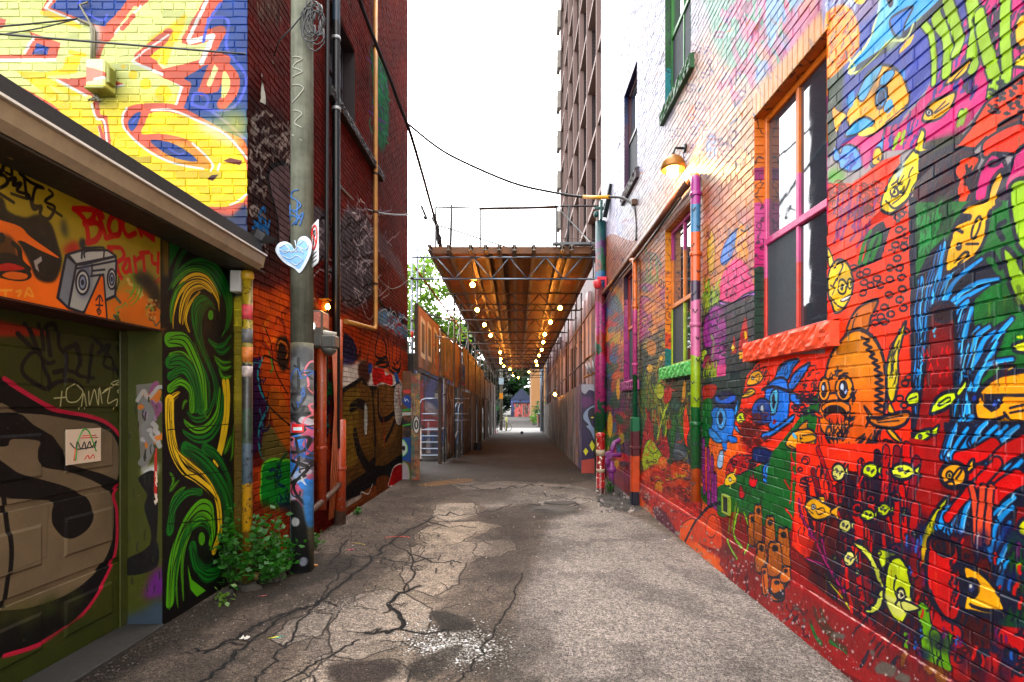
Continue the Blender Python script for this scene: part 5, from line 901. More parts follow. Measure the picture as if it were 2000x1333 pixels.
# ============================================================= asphalt (plane z = 0): patches and tar, laid out in metres
def paint_ground():
    c = Canvas(7.2, 13.6, 190, lambda x, y: ((x-CX)*HC/max(y-CY, 60)+3.6, HC*F/max(y-CY, 60)-1.6), (.215,.188,.165))
    T, P, Ln, E = c.T, c.poly, c.line, c.ell; CR=(.018,.015,.013)
    
    T()
    # newer, lighter asphalt along the right and middle
    P("1090,985 1165,985 1260,1020 1450,1140 1680,1350 1800,1500 1000,1500 1010,1200 1060,1050", (.275,.255,.24), 1, soft=.05); P("900,960 960,945 1130,950 1180,985 1110,1000 1000,1010", (.255,.235,.215), 1, soft=.02)
    P("800,1070 900,1055 960,1060 900,1120 850,1200 770,1333 640,1400 520,1400 620,1230 720,1150", (.265,.235,.205), 1, soft=.02); P("600,1190 700,1160 760,1180 700,1260 600,1290", (.245,.22,.20), 1, soft=.03); P("815,1040 900,1020 960,1030 900,1060 830,1070", (.285,.25,.215), 1, soft=.01); P("850,985 925,985 930,1010 860,1018 845,1005", (.28,.25,.22), 1, soft=.01)
    # tar seams, dark repaired areas
    P("900,1060 1000,1040 1050,1060 1010,1130 960,1200 990,1300 900,1290 870,1230 920,1150", (.135,.12,.11), 1, soft=.22, al=.6); P("930,1000 1040,985 1130,985 1140,1000 1030,1020 960,1030", (.12,.105,.095), 1, soft=.10, al=.7); P("560,1100 640,1080 700,1100 600,1140", (.09,.08,.07), 1, soft=.03); P("840,910 960,900 1100,905 1150,940 880,945 800,950", (.14,.125,.11), 1, soft=.03, al=.8); P("420,1170 560,1110 640,1110 620,1135 450,1185", (.06,.05,.042), 1, soft=.05)
    P("1240,960 1180,950 1170,985 1250,1000", (.17,.16,.15), 1, soft=.02); c.blobs((1170,960,1240,1000), 50, [(.4,.38,.36),(.1,.1,.1)], 3, 0, .8, 3)
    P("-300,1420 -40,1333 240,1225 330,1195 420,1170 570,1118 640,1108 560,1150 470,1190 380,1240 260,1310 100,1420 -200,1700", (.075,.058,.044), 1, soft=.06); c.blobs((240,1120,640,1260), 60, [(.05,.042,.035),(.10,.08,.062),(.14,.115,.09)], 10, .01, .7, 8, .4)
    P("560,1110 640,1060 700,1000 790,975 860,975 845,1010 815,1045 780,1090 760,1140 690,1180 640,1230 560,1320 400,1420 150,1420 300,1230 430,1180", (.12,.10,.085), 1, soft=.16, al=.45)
    P("690,1000 760,960 900,935 1000,960 960,985 850,980 780,1010", (.11,.095,.082), 1, soft=.12, al=.5); P("900,1225 960,1200 1060,1260 1100,1420 960,1420", (.12,.105,.092), 1, soft=.2, al=.45)
    c.blobs((600,985,860,1200), 50, [(.10,.085,.072),(.24,.21,.18),(.15,.13,.11)], 10, .02, .45, 32, .4)
    q5 = random.Random(31)
    for s_, cc in (("800,1070 850,1050 905,1056 955,1062 940,1090 905,1105 895,1140 850,1165 800,1150 780,1120 800,1095",(.33,.285,.24)),("700,1160 760,1150 800,1165 845,1190 835,1230 780,1262 700,1290 650,1280 640,1230 668,1190",(.325,.285,.245)),("815,1038 860,1020 930,1018 985,1028 930,1040 900,1062 850,1066 822,1056",(.34,.295,.245)),("852,985 925,983 935,1006 880,1020 845,1008",(.335,.295,.25)),("640,1290 700,1296 770,1285 800,1310 780,1400 560,1420 590,1330",(.32,.28,.24)),("1050,978 1110,972 1150,980 1120,992 1060,992",(.33,.30,.27)),("880,945 960,940 1060,942 1120,950 1060,956 900,957",(.33,.29,.25)),("560,1215 610,1195 650,1200 630,1240 560,1262 530,1250",(.31,.275,.24)),("930,1060 1000,1050 1010,1075 960,1090 925,1085",(.30,.26,.22))):
        pts = [tuple(float(v) for v in t.split(',')) for t in s_.split()]; out = []
        for i in range(len(pts)):
            (x0,y0),(x1,y1) = pts[i], pts[(i+1)%len(pts)]
            for k in range(5): t = k/5; out.append((x0+(x1-x0)*t+q5.gauss(0,2.2),y0+(y1-y0)*t+q5.gauss(0,1.0)))
        P(out, (cc[0]*.94, cc[1]*.97, cc[2]*1.02), 0, al=.66); Ln(out+[out[0]], CR, .013, sm=0, al=.6)
    P("965,1020 1050,1010 1060,1080 1020,1160 1000,1260 1060,1400 960,1400 940,1290 975,1190 960,1110", (.115,.10,.088), 1, soft=.20, al=.55)
    # rubbed pale patch
    for k in range(2600):
        r = random.Random(k); a, b = r.gauss(0,1), r.gauss(0,1); E(890+a*48+b*20, 1262+b*22-a*6, r.uniform(.8,2.6), r.uniform(.5,1.4), (.66,.64,.61), al=r.uniform(.3,.95), n=5)
    for k in range(500):
        r = random.Random(k+999); E(650+r.gauss(0,28), 1183+r.gauss(0,9), r.uniform(.8,2.4), r.uniform(.5,1.2), (.46,.43,.40), al=r.uniform(.15,.6), n=5)
    P("800,1300 890,1260 900,1275 830,1333", (.09,.08,.07), 1, soft=.02, al=.8); P("640,1300 760,1290 780,1310 690,1360", (.12,.10,.09), 1, soft=.03); P("840,1195 870,1195 900,1205 930,1225 870,1235 850,1215", (.10,.09,.08), 1, soft=.02)
    # cracks
    q = random.Random(4)
    def crack(s, w, br=.4, lev=0):
        pts = [tuple(float(v) for v in t.split(',')) for t in s.split()] if isinstance(s, str) else s
        out = []
        for i in range(len(pts)-1):
            (x0,y0),(x1,y1) = pts[i], pts[i+1]; L = math.hypot(x1-x0, y1-y0); n = max(2, int(L/9))
            for k in range(n): t = k/n; out.append((x0+(x1-x0)*t+q.gauss(0,L*.028+1.8), y0+(y1-y0)*t+q.gauss(0,L*.015+.9)))
        out.append(pts[-1]); Ln(out, CR, w*1.9, sm=0, soft=.003, al=.10); Ln(out, CR, w*.74, sm=0, al=.97)
        if lev < 2:
            for p in out[1:-1]:
                if q.random() < br*.16:
                    a = q.uniform(0, 6.3); l = q.uniform(15,60); crack([p, (p[0]+math.cos(a)*l*.5, p[1]+math.sin(a)*l*.22), (p[0]+math.cos(a+.4)*l, p[1]+math.sin(a+.4)*l*.45)], w*.5, br*.6, lev+1)
    for s, w in (("400,1275 470,1240 540,1205 620,1180 680,1130 740,1080 790,1040 850,1010",.045),("400,1333 470,1270 560,1200 600,1185",.035),("640,1110 668,1072 680,1055",.03),("685,1086 740,1090 800,1100 850,1090",.03),("800,1080 850,1100 900,1100",.03),("720,1240 780,1230 790,1215 760,1180 780,1160 820,1145",.05),("780,1230 830,1240 870,1230",.03),("830,1020 880,1030 930,1030",.03),("848,1005 900,1005 960,1000 1000,985",.03),("868,945 950,955 1050,950 1120,955",.05),("1040,985 1090,994 1130,985",.06),("690,1090 640,1150 600,1200 560,1260 500,1333",.02),("760,1060 800,1080 810,1120 790,1160",.02),("1010,960 1060,965 1150,975 1190,985",.02),("560,1333 640,1280 700,1250",.02),("900,1333 960,1240 1000,1180 1020,1120",.016)): crack(s, w)
    for i in range(80):
        x, y = q.uniform(420, 960), q.uniform(985, 1330); a = q.uniform(0, 6.3); l = q.uniform(15, 60); crack([(x,y),(x+math.cos(a)*l,y+math.sin(a)*l*.4)], q.uniform(.004,.010), .4, 1)
    for i in range(120):
        x, y = q.uniform(600, 860), q.uniform(985, 1120); a = q.uniform(0, 6.3); l = q.uniform(10, 35); crack([(x,y),(x+math.cos(a)*l,y+math.sin(a)*l*.35)], q.uniform(.007,.014), .5, 1)
    # paint spots
    for s, col in (("752,1050 780,1048 800,1050",(.80,.22,.16)),("690,1060 712,1064",(.55,.5,.12)),("525,1247 545,1243",(.75,.70,.10)),("540,1246 552,1243",(.15,.55,.5)),("680,1075 690,1072",(.7,.15,.3)),("505,1165 520,1163",(.6,.3,.3)),("830,935 870,925 895,930",(.42,.28,.10))): Ln(s, col, .016, al=.7)
    P("820,945 900,935 925,940 840,950", (.36,.24,.10), 1, soft=.03, al=.6)
    q2 = random.Random(8)
    for i in range(1500): E(q2.uniform(-200,1900), q2.uniform(930,1420), q2.uniform(.5,2.0), q2.uniform(.4,1.3), q2.choice([(.42,.40,.38),(.5,.48,.46),(.1,.09,.08),(.36,.3,.26)]), al=q2.uniform(.4,.9), n=5)
    n1 = fbm(c.h, c.w, 90, 6, 21); n2 = fbm(c.h, c.w, 330, 4, 22); n3 = fbm(c.h, c.w, 5, 2, 23); n4 = fbm(c.h, c.w, 14, 3, 24)
    st = np.clip((fbm(c.h, c.w, 60, 5, 25)-.53)*9, 0, 1); c.a *= (.62+.26*n1+.34*n2+.55*(n3-.5)+.14*(n4-.5)+.2)[..., None]; c.a *= (1-.16*st)[..., None]
    c.a = 1.85*np.clip(c.a,0,1); return c.image('alley_asphalt')
# ============================================================= materials
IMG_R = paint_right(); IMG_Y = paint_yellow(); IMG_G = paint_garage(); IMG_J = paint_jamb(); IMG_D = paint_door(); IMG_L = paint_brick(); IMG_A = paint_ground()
ar = ('y', 'z', RY0, RZ0, RL, RH)
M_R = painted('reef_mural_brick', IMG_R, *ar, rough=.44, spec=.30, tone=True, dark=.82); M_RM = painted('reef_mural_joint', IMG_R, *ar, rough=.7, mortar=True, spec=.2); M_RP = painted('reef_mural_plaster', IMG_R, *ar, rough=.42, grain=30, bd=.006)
ay = ('x', 'z', -6.2, -.2, 3.6, 8.0)
M_Y = painted('letters_brick', IMG_Y, *ay, rough=.5, spec=.22, dark=.52, tone=True); M_YM = painted('letters_joint', IMG_Y, *ay, rough=.7, mortar=True, spec=.2)
ag = ('y', 'z', 2.0, -.1, 3.4, 3.5)
M_G = painted('garage_front_paint', IMG_G, *ag, spec=.3, dark=.74, rough=.42, grain=50, bd=.002)
M_J = painted('jamb_paint', IMG_J, 'x', 'z', -3.08, -.1, .36, 2.6, rough=.35); M_D = painted('door_paint', IMG_D, 'y', 'z', 2.0, -.1, 2.6, 2.6, spec=.3, dark=.74, rough=.42, grain=60, bd=.0015)
al = ('y', 'z', LY0, LZ0, LL, LH)
M_L = painted('house_brick', IMG_L, *al, rough=.8, spec=.05, dark=.80, tone=True); M_LM = painted('house_joint', IMG_L, *al, rough=.85, mortar=True, spec=.05, dark=.45)

def asphalt():
    m, nt, b = newmat('asphalt'); p = pos(nt); s = nt.nodes.new('ShaderNodeSeparateXYZ'); nt.links.new(p, s.inputs[0])
    cb = nt.nodes.new('ShaderNodeCombineXYZ'); nt.links.new(mth(nt,'DIVIDE',mth(nt,'ADD',s.outputs[0],3.6),7.2), cb.inputs[0]); nt.links.new(mth(nt,'DIVIDE',mth(nt,'SUBTRACT',s.outputs[1],1.6),13.6), cb.inputs[1])
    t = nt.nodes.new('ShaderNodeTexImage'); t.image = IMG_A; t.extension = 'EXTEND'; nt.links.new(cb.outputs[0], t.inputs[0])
    far = ramp(nt, noise(nt, p, 1.1, 7, .6), [(.3, (.105,.09,.078)), (.7, (.215,.19,.17))])  # dirt-stained asphalt, darkened under the deck so its colour carries the shade
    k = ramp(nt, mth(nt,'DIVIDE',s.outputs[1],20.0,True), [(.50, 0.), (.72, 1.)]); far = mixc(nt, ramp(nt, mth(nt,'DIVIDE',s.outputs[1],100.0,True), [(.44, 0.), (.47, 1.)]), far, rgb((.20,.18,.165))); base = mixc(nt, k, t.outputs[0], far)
    ag_ = noise(nt, p, 52, 6, .8); vor = _n(nt, 'ShaderNodeTexVoronoi'); vor.inputs['Scale'].default_value = 62; nt.links.new(p, vor.inputs['Vector'])
    base = mixc(nt, .85, base, ramp(nt, ag_, [(.40, (.40,.39,.38)), (.56, (1.12,1.12,1.12))]), 'MULTIPLY')
    base = mixc(nt, ramp(nt, vor.outputs['Distance'], [(.14, .55), (.24, 0.)]), base, rgb((.50,.47,.44)))
    v2 = _n(nt, 'ShaderNodeTexVoronoi'); v2.inputs['Scale'].default_value = 38; nt.links.new(p, v2.inputs['Vector']); base = mixc(nt, ramp(nt, v2.outputs['Distance'], [(.13, .75), (.20, 0.)]), base, rgb((.055,.048,.042)))
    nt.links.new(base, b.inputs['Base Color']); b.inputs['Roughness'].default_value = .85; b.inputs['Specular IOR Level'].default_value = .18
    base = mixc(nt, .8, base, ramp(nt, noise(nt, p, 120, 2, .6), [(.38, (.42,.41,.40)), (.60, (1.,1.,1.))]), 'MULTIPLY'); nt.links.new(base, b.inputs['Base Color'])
    bw = nt.nodes.new('ShaderNodeRGBToBW'); nt.links.new(t.outputs[0], bw.inputs[0])
    h = mth(nt,'ADD', mth(nt,'MULTIPLY',bw.outputs[0],5.0), mth(nt,'ADD', mth(nt,'MULTIPLY',ag_,.8), mth(nt,'MULTIPLY',noise(nt,p,1.7,5),2.0))); bump(nt, b, h, 1.0, .014); return m
M_A = asphalt()
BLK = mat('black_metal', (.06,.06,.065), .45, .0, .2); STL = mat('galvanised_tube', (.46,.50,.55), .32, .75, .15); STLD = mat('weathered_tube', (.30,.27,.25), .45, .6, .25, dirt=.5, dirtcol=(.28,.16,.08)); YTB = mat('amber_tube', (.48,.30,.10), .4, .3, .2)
WOOD = mat('plywood', (.46,.29,.14), .65, 0, .25, 3, dirt=.35); WOODD = mat('dark_timber', (.20,.12,.06), .7, 0, .3, 4, dirt=.4); ALU = mat('aluminium_beam', (.42,.38,.34), .45, .5, .2, dirt=.3); CON = mat('concrete', (.46,.44,.41), .8, 0, .15, 4, dirt=.3)
GLS = None
def glass():
    m, nt, b = newmat('window_glass'); b.inputs['Base Color'].default_value = (.018,.024,.032,1); b.inputs['Roughness'].default_value = .03; b.inputs['IOR'].default_value = 1.6
    b.inputs['Coat Weight'].default_value = .6; b.inputs['Coat Roughness'].default_value = .02; p = pos(nt); bump(nt, b, noise(nt, p, 3, 2), .12, .01); return m
GLS = glass()
SCR = mat('insect_screen', (.15,.175,.20), .8, 0, .1)

# ============================================================= ground
mb = MB(); ys = [-6, 0, 6, 11, 13, 15, 18, 22, 27, 33, 39, 45, 60, 90, 140, 240, 500]; xs = [-200, -60, -20, -6, -3, 0, 3, 6, 20, 60, 200]
for y in ys:
    for x in xs: mb.v.append((x, y, gz(y)))
nx = len(xs)
for j in range(len(ys)-1):
    for i in range(nx-1): mb.face((j*nx+i, j*nx+i+1, (j+1)*nx+i+1, (j+1)*nx+i))
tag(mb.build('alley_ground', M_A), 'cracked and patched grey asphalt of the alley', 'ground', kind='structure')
mb = MB(); mb.quad((-60,46,-.694),(60,46,-.694),(60,55,-.694),(-60,55,-.694))
tag(mb.build('street', mat('pale_concrete_street', (.28,.27,.26), .75, 0, .08, 2)), 'pale street crossing the far end of the covered passage', 'street', kind='structure')

# ============================================================= right-hand house with the reef mural
WIN = {'D': (3.633,4.742,2.27,4.24), 'C': (6.485,7.6,2.24,4.16), 'A': (6.485,7.6,5.87,7.85), 'B': (9.38,10.5,5.80,7.72), 'E': (9.38,10.55,2.15,4.22)}
RZT = 12.9
hR = thing('mural_house', 'tall brick house with a colourful fish reef mural over its whole alley side', 'house', (4.5, 6, 0))
mb = MB(); holes = list(WIN.values()); mb.m = 1; holed_plane(mb, 'y', XR, -1.5, 13.4, -.3, RZT, holes, flip=True)
mb.m = 0; brick_skin(mb, 'y', XR, -1, 1.2, 13.4, .385, RZT, holes, seed=3, skip=.002)
brick_skin(mb, 'y', XR, -1, -1.5, 1.2, .385, 5, (), seed=4)
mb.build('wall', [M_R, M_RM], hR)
mb = MB(); mb.quad((XR,13.4,-.9),(9,13.4,-.9),(9,13.4,RZT),(XR,13.4,RZT)); mb.quad((9,-1.5,-.3),(9,13.4,-.9),(9,13.4,RZT),(9,-1.5,RZT)); mb.quad((XR,-1.5,-.3),(9,-1.5,-.3),(9,-1.5,RZT),(XR,-1.5,RZT)); mb.quad((XR+.0,-1.5,RZT),(9,-1.5,RZT),(9,13.4,RZT),(XR,13.4,RZT))
mb.build('back_walls', mat('plain_brick', (.40,.20,.14), .8, 0, .2, 5), hR)
mb = MB(); N = 60
for i in range(N+1):
    y = -1.5+14.9*i/N; w = .010*math.sin(y*3.1)+.006*math.sin(y*8.3)
    for x, z in ((XR-.004+w*.3, -.3), (XR-.014+w*.4, .0), (XR-.020, .36+w), (XR-.014, .384+w*.6), (XR+.01, .392)): mb.v.append((x, y, z))
for i in range(N):
    for k in range(4): mb.face((i*5+k, i*5+k+1, (i+1)*5+k+1, (i+1)*5+k))
mb.build('plinth', M_RP, hR)
pc = {  # reveal paint by height, frame paint
 'D': ([(0,(.10,.22,.16)),(.33,(.80,.12,.45)),(.44,(.86,.30,.58)),(.62,(.92,.46,.06)),(.72,(.62,.12,.40)),(.78,(.92,.46,.06))], [(0,(.86,.18,.10)),(.28,(.88,.30,.55)),(.63,(.90,.44,.06))]),
 'C': ([(0,(.06,.45,.45)),(.14,(.93,.30,.10)),(.25,(.95,.52,.06)),(.7,(.95,.58,.05))], [(0,(.72,.80,.10)),(.42,(.93,.50,.08)),(.78,(.78,.16,.50))]),
 'A': ([(0,(.02,.48,.50)),(.30,(.08,.36,.12)),(.6,(.06,.30,.10))], [(0,(.05,.42,.16)),(.35,(.16,.52,.14))]),
 'B': ([(0,(.30,.10,.28)),(.72,(.05,.12,.36))], [(0,(.12,.10,.18)),(.5,(.36,.06,.14))]),
 'E': ([(0,(.70,.10,.50)),(.30,(.78,.24,.58)),(.62,(.86,.40,.60)),(.78,(.26,.06,.24))], [(0,(.78,.10,.55)),(.40,(.90,.32,.10)),(.6,(.88,.20,.12))])}
for k, (y0, y1, z0, z1) in WIN.items():
    rv = bands('reveal_'+k, pc[k][0], .4, z0, z1, .10, ink=5); fr = bands('frame_'+k, pc[k][1], .4, z0, z1, .0, ink=0.01)
    d = .11; mb = MB(); x0, x1 = XR+.002, XR+d
    mb.quad((XR-.008,y1,z0),(x1,y1,z0),(x1,y1,z1),(XR-.008,y1,z1)); mb.quad((x1,y0,z0),(XR-.008,y0,z0),(XR-.008,y0,z1),(x1,y0,z1)); mb.quad((XR-.008,y0,z1),(x1,y0,z1),(x1,y1,z1),(XR-.008,y1,z1)); mb.quad((XR-.008,y0,z0),(XR-.008,y1,z0),(x1,y1,z0),(x1,y0,z0))
    if k in 'DC':
        for r in range(int((z1-z0)/.075)):        # brick joints of the far jamb
            zz = z0+r*.075; mb.box(XR-.004, x1-.002, y1-.007, y1, zz+.008, zz+.072)
    lb = {'D':'large nearest window reveal','C':'reveal','A':'reveal','B':'reveal','E':'reveal'}
    mb.build('window_reveal', rv, hR)
    w = MB(); fx0, fx1, t = XR+.075, XR+.125, .045; zm = z0+(z1-z0)*(.44 if k in 'DC' else .5); ym = (y0+y1)/2
    w.box(fx0,fx1,y0,y0+t,z0,z1,.006); w.box(fx0,fx1,y1-t,y1,z0,z1,.006); w.box(fx0+.002,fx1,y0+t,y1-t,z1-t*1.3,z1,.006); w.box(fx0+.002,fx1,y0+t,y1-t,z0,z0+t,.006); w.box(fx0-.006,fx1,y0+t,y1-t,zm-.03,zm+.03,.006)
    if k in 'DCA': w.box(fx0+.004,fx1-.004,ym-.02,ym+.02,zm+.03,z1-t*1.3,.005); w.box(fx0+.004,fx1-.004,ym-.016,ym+.016,z0+t,zm-.03,.005)
    wf = w.build('window', fr, hR)
    g = MB(); g.box(fx1-.022,fx1-.016,y0+.01,y1-.01,z0+.01,z1-.01); g.build('pane', GLS, wf)
    s_ = MB(); s_.box(fx1-.034,fx1-.030,ym+.016 if k in 'DC' else y0+t,y1-t,z0+t,zm-.03); s_.build('screen', SCR, wf)

def stone_sill(y0, y1, z0, z1, out, cols, parent, name='sill', X=XR, sgn=-1, seed=1):
    q = random.Random(seed); mb = MB(); nu, nv = int((y1-y0)/.03)+2, 7; g = {}
    for i in range(nu+1):
        for j in range(nv+1):
            e = 1 if 0 < i < nu and 0 < j < nv else 0
            mb.v.append((X+sgn*(out+(q.uniform(-.008,.008) if e else -.006)+.008*math.sin(i*.9+j)*e), y0+(y1-y0)*i/nu, z0+(z1-z0)*j/nv))
    for i in range(nu):
        for j in range(nv):
            f = (i*(nv+1)+j, (i+1)*(nv+1)+j, (i+1)*(nv+1)+j+1, i*(nv+1)+j+1); mb.face(f if sgn > 0 else f[::-1])
    o = out-.006
    xa, xb = X+sgn*o, X-sgn*.05
    mb.quad((xa,y0,z1),(xa,y1,z1),(xb,y1,z1+.03),(xb,y0,z1+.03)); mb.quad((xa,y0,z0),(xb,y0,z0),(xb,y1,z0),(xa,y1,z0)); mb.quad((xa,y0,z0),(xa,y0,z1),(xb,y0,z1),(xb,y0,z0)); mb.quad((xa,y1,z0),(xb,y1,z0),(xb,y1,z1),(xa,y1,z1))
    m = mat(name+'_paint_%d' % seed, cols, .5, 0, .35, 9, 25, .006, dirt=.25); return mb.build(name, m, parent)
for k, c_, o in (('D',(.90,.24,.12),.075),('C',(.30,.62,.30),.075),('A',(.06,.26,.10),.07),('B',(.16,.10,.12),.07),('E',(.52,.20,.40),.07)):
    y0,y1,z0,z1 = WIN[k]; stone_sill(y0-.14, y1+.10, z0-.17, z0-.005, o, c_, hR, seed=ord(k))
# arched brick lintel over the big window: soldier course
mb = MB(); y0,y1,_,z1 = WIN['D']; n = 15
for i in range(n):
    a = y0-.02+(y1-y0+.04)*i/n; mb.tone = R.uniform(.75,.99); mb.box(XR-.016, XR-.002, a+.004, a+(y1-y0+.04)/n-.004, z1+.004, z1+.20, .004)
mb.build('lintel', M_R, hR)
# ---- pipes, lamp and fittings on that wall
def pipe(name, label, cat, pts, r, m, clamps=(), cm=None, group=None, seg=12):
    mb = MB(); mb.tube(pts, r, seg); o = mb.build(name, m); tag(o, label, cat, group)
    if clamps:
        for (x, y, z) in clamps: k = MB(); k.lathe((x,y,z-.022), [(r+.010,0),(r+.012,.01),(r+.012,.034),(r+.010,.044)], 12); k.build('clamp', cm or m, o)
    return o
PX = XR-.075
pm1 = bands('pipe_near', [(0,(.88,.36,.08)),(.09,(.05,.38,.16)),(.28,(.62,.74,.08)),(.43,(.86,.40,.60)),(.60,(.22,.08,.24)),(.66,(.90,.36,.08)),(.80,(.20,.48,.66)),(.88,(.66,.12,.52)),(.965,(.88,.50,.12))], .3, .62, 4.42, .12)
pipe('downpipe', 'round downpipe banded orange, green, lime, pink and purple left of the largest window', 'downpipe', [(PX,6.10,.62),(PX,6.10,2.2),(PX,6.10,4.22),(PX+.005,6.13,4.31),(PX+.01,6.22,4.345),(PX+.01,6.34,4.35)], .055, pm1, [(PX,6.1,2.62),(PX,6.1,3.42),(PX,6.1,1.5),(PX,6.1,4.1)])
pm2 = bands('pipe_mid', [(0,(.08,.10,.18)),(.06,(.90,.30,.06)),(.20,(.36,.05,.12)),(.30,(.04,.42,.26)),(.46,(.06,.34,.14)),(.52,(.84,.28,.56)),(.78,(.92,.44,.10))], .35, -.05, 4.3, .08)
pipe('downpipe', 'slim downpipe painted orange, pink and green beside the purple-silled low window', 'downpipe', [(PX,9.24,1.45),(PX,9.24,4.1),(PX,9.30,4.22),(PX,9.5,4.27)], .042, pm2, [(PX,9.24,2.4),(PX,9.24,3.4)])
def sprigs(o, y, r, zs, m, seed):
    q = random.Random(seed)
    for z in zs:
        a = q.uniform(-2.6, -1.2); cx, cy = PX+math.cos(a)*(r+.001), y+math.sin(a)*(r+.001); t = (-math.sin(a), math.cos(a)); mb = MB(); l = q.uniform(.03,.05)
        mb.tube([(cx-t[0]*l*.6,cy-t[1]*l*.6,z+l),(cx,cy,z),(cx+t[0]*l*.6,cy+t[1]*l*.6,z+l*.9)], .007, 5); mb.build('painted_sprig', m, o)
INK = mat('mural_ink', (.05,.06,.12), .5)
sprigs(bpy.data.objects['downpipe'], 6.10, .055, [.8,1.0,1.25,1.75,1.95,2.2,2.45,2.75,2.95,3.2,3.5,3.7,3.9,4.05], INK, 1); sprigs(bpy.data.objects['downpipe.001'], 9.24, .042, [1.7,1.9,2.2,2.6,2.9,3.1,3.5,3.8], INK, 2)
mb = MB(); mb.box(PX-.075,PX+.075,9.15,9.32,-.06,1.5,.02); mb.box(PX-.085,PX+.08,9.14,9.33,.95,1.0,.01); tag(mb.build('pipe_guard', pm2), 'square metal guard around the foot of the slim downpipe, orange with black sprigs low down', 'pipe guard')
cond = mat('cornice_pipe_paint', (.30,.17,.13), .4, 0, .3, 4)
pipe('gutter_pipe', 'long dark horizontal pipe running along the mural wall below the lamp', 'pipe', [(PX,6.36,4.35),(PX,8,4.345),(PX,11,4.33),(PX,13.2,4.32)], .05, cond)
pipe('cable', 'black cable hugging the underside of the long horizontal pipe', 'cable', [(PX-.02,6.6,4.25),(PX-.02,8.5,4.18),(PX-.02,10.5,4.20),(PX-.02,12.6,4.02),(PX-.03,13.1,3.85),(PX-.03,13.15,1.6)], .016, BLK, seg=6)
pcol = bands('purple_drop', [(0,(.62,.22,.56)),(.25,(.10,.45,.48)),(.5,(.30,.50,.60)),(.62,(.88,.40,.22)),(.72,(.40,.45,.62)),(.85,(.66,.30,.66))], .35, 4.4, 5.7, .1)
pipe('slanted_pipe', 'slanting plastic pipe striped purple, teal and orange near the top of the painted corner post', 'pipe', [at(1195,446,12.6),at(1203,480,12.0),at(1216,520,11.1),at(1226,515,10.6)], .045, pcol)
pipe('slanted_pipe', 'short purple elbow pipe beside the painted corner post above the red floodlight', 'pipe', [at(1182,505,12.9),at(1188,501,12.7),at(1195,525,12.4),at(1200,552,12.1)], .032, mat('purple_pipe_paint', (.66,.26,.62), .35, 0, .25, 3))
# wall lamp, lit
lp = thing('wall_lamp', 'lit dome-shaped wall lamp glaring above the long pipe on the mural wall', 'lamp', (1.95, 6.62, 4.72))
mb = MB(); mb.lathe((1.93,6.66,4.62), [(.14,0),(.155,.03),(.145,.09),(.10,.15),(.05,.18),(.012,.19)], 16); mb.build('shade', mat('brass_shade', (.55,.36,.12), .4, .4), lp)
mb = MB(); mb.tube([(1.93,6.66,4.80),(1.96,6.67,4.90),(2.09,6.68,4.90)], .016, 8); mb.lathe((2.062,6.68,4.90), [(.055,0),(.055,.03)], 12, 'x'); mb.build('bracket', BLK, lp)
mb = MB(); mb.lathe((1.92,6.64,4.50), [(.02,.02),(.05,.04),(.064,.075),(.058,.11),(.03,.15)], 14); mb.build('bulb', emit('lamp_bulb', (1,.80,.45), 800), lp)
# service cable with the yellow sleeve
cb = thing('service_cable', 'service cable with a yellow sleeve sagging across the alley to the mural wall', 'cable', at(1000,360,11.5))
p_ = [at(798,243,12.6),at(850,285,12.3),at(900,314,12),at(1000,357,11.4),at(1080,376,11),at(1140,385,10.8),at(1190,385,10.2),at(1215,387,9.9),at(1232,397,9.7),at(1241,412,9.5),at(1244,440,9.42),at(1243,470,9.4)]
mb = MB(); mb.tube([tuple(v) for v in cr(p_, False, 4)], .026, 8); mb.build('wire', BLK, cb); mb = MB(); mb.tube([p_[5], at(1165,386,10.5), p_[6]], .036, 10); mb.build('sleeve', mat('yellow_sleeve', (.85,.60,.10), .5), cb)
mb = MB(); mb.box(2.0,2.09,9.35,9.45,5.2,5.3,.01); mb.build('anchor', mat('rusty_iron', (.30,.20,.14), .7, .2), cb)
# yellow-green outlet box
ob = thing('outlet_box', 'small lime outlet box low on the reef mural', 'electric box', (2.05, 5.32, .52)); x_, y_, z_ = at(1420,985,5.36)
mb = MB(); bx = 2.03
bx = 2.065
for (a,b,c_,d_) in ((5.26,5.44,.795,.815),(5.26,5.44,.625,.645),(5.26,5.285,.645,.795),(5.415,5.44,.645,.795)): mb.box(bx,2.095,a,b,c_,d_,.004)
mb.build('box_frame', mat('lime_box', (.42,.48,.09), .45, 0, .35, 14, dirt=.3), ob); mb = MB(); mb.box(2.075,2.09,5.285,5.415,.645,.795); mb.build('socket_face', mat('dark_hole', (.04,.04,.04), .8), ob)
for o_ in ob.children: o_.location.z -= 0
# red stand pipe / bollard, meter pipes, corner post
bo = thing('bollard', 'red paint-splashed bollard at the foot of the painted corner post', 'bollard', (1.62,10.44,0))
mb = MB(); mb.lathe((1.62,10.44,-.05), [(.10,0),(.10,.06),(.085,.07),(.085,1.12),(.09,1.14),(.09,1.19),(.05,1.22),(.0,1.225)], 16)
mb.build('post', bands('bollard_paint', [(0,(.30,.06,.08)),(.08,(.74,.06,.06)),(.35,(.70,.05,.07)),(.6,(.82,.08,.06)),(.9,(.86,.09,.06))], .35, 0, 1.2, .1, extra=((.85,.82,.70),14,.62), ink=11), bo)
mb = MB(); mb.lathe((1.62,10.44,.72), [(.088,0),(.088,.12)], 16); mb.build('sticker', mat('white_sticker', (.52,.46,.38), .5, 0, .5, 30), bo)
mb = MB(); mb.lathe((1.62,10.44,.40), [(.0875,0),(.0875,.07)], 16); mb.build('sticker', mat('white_sticker', (.5,.45,.4)), bo)
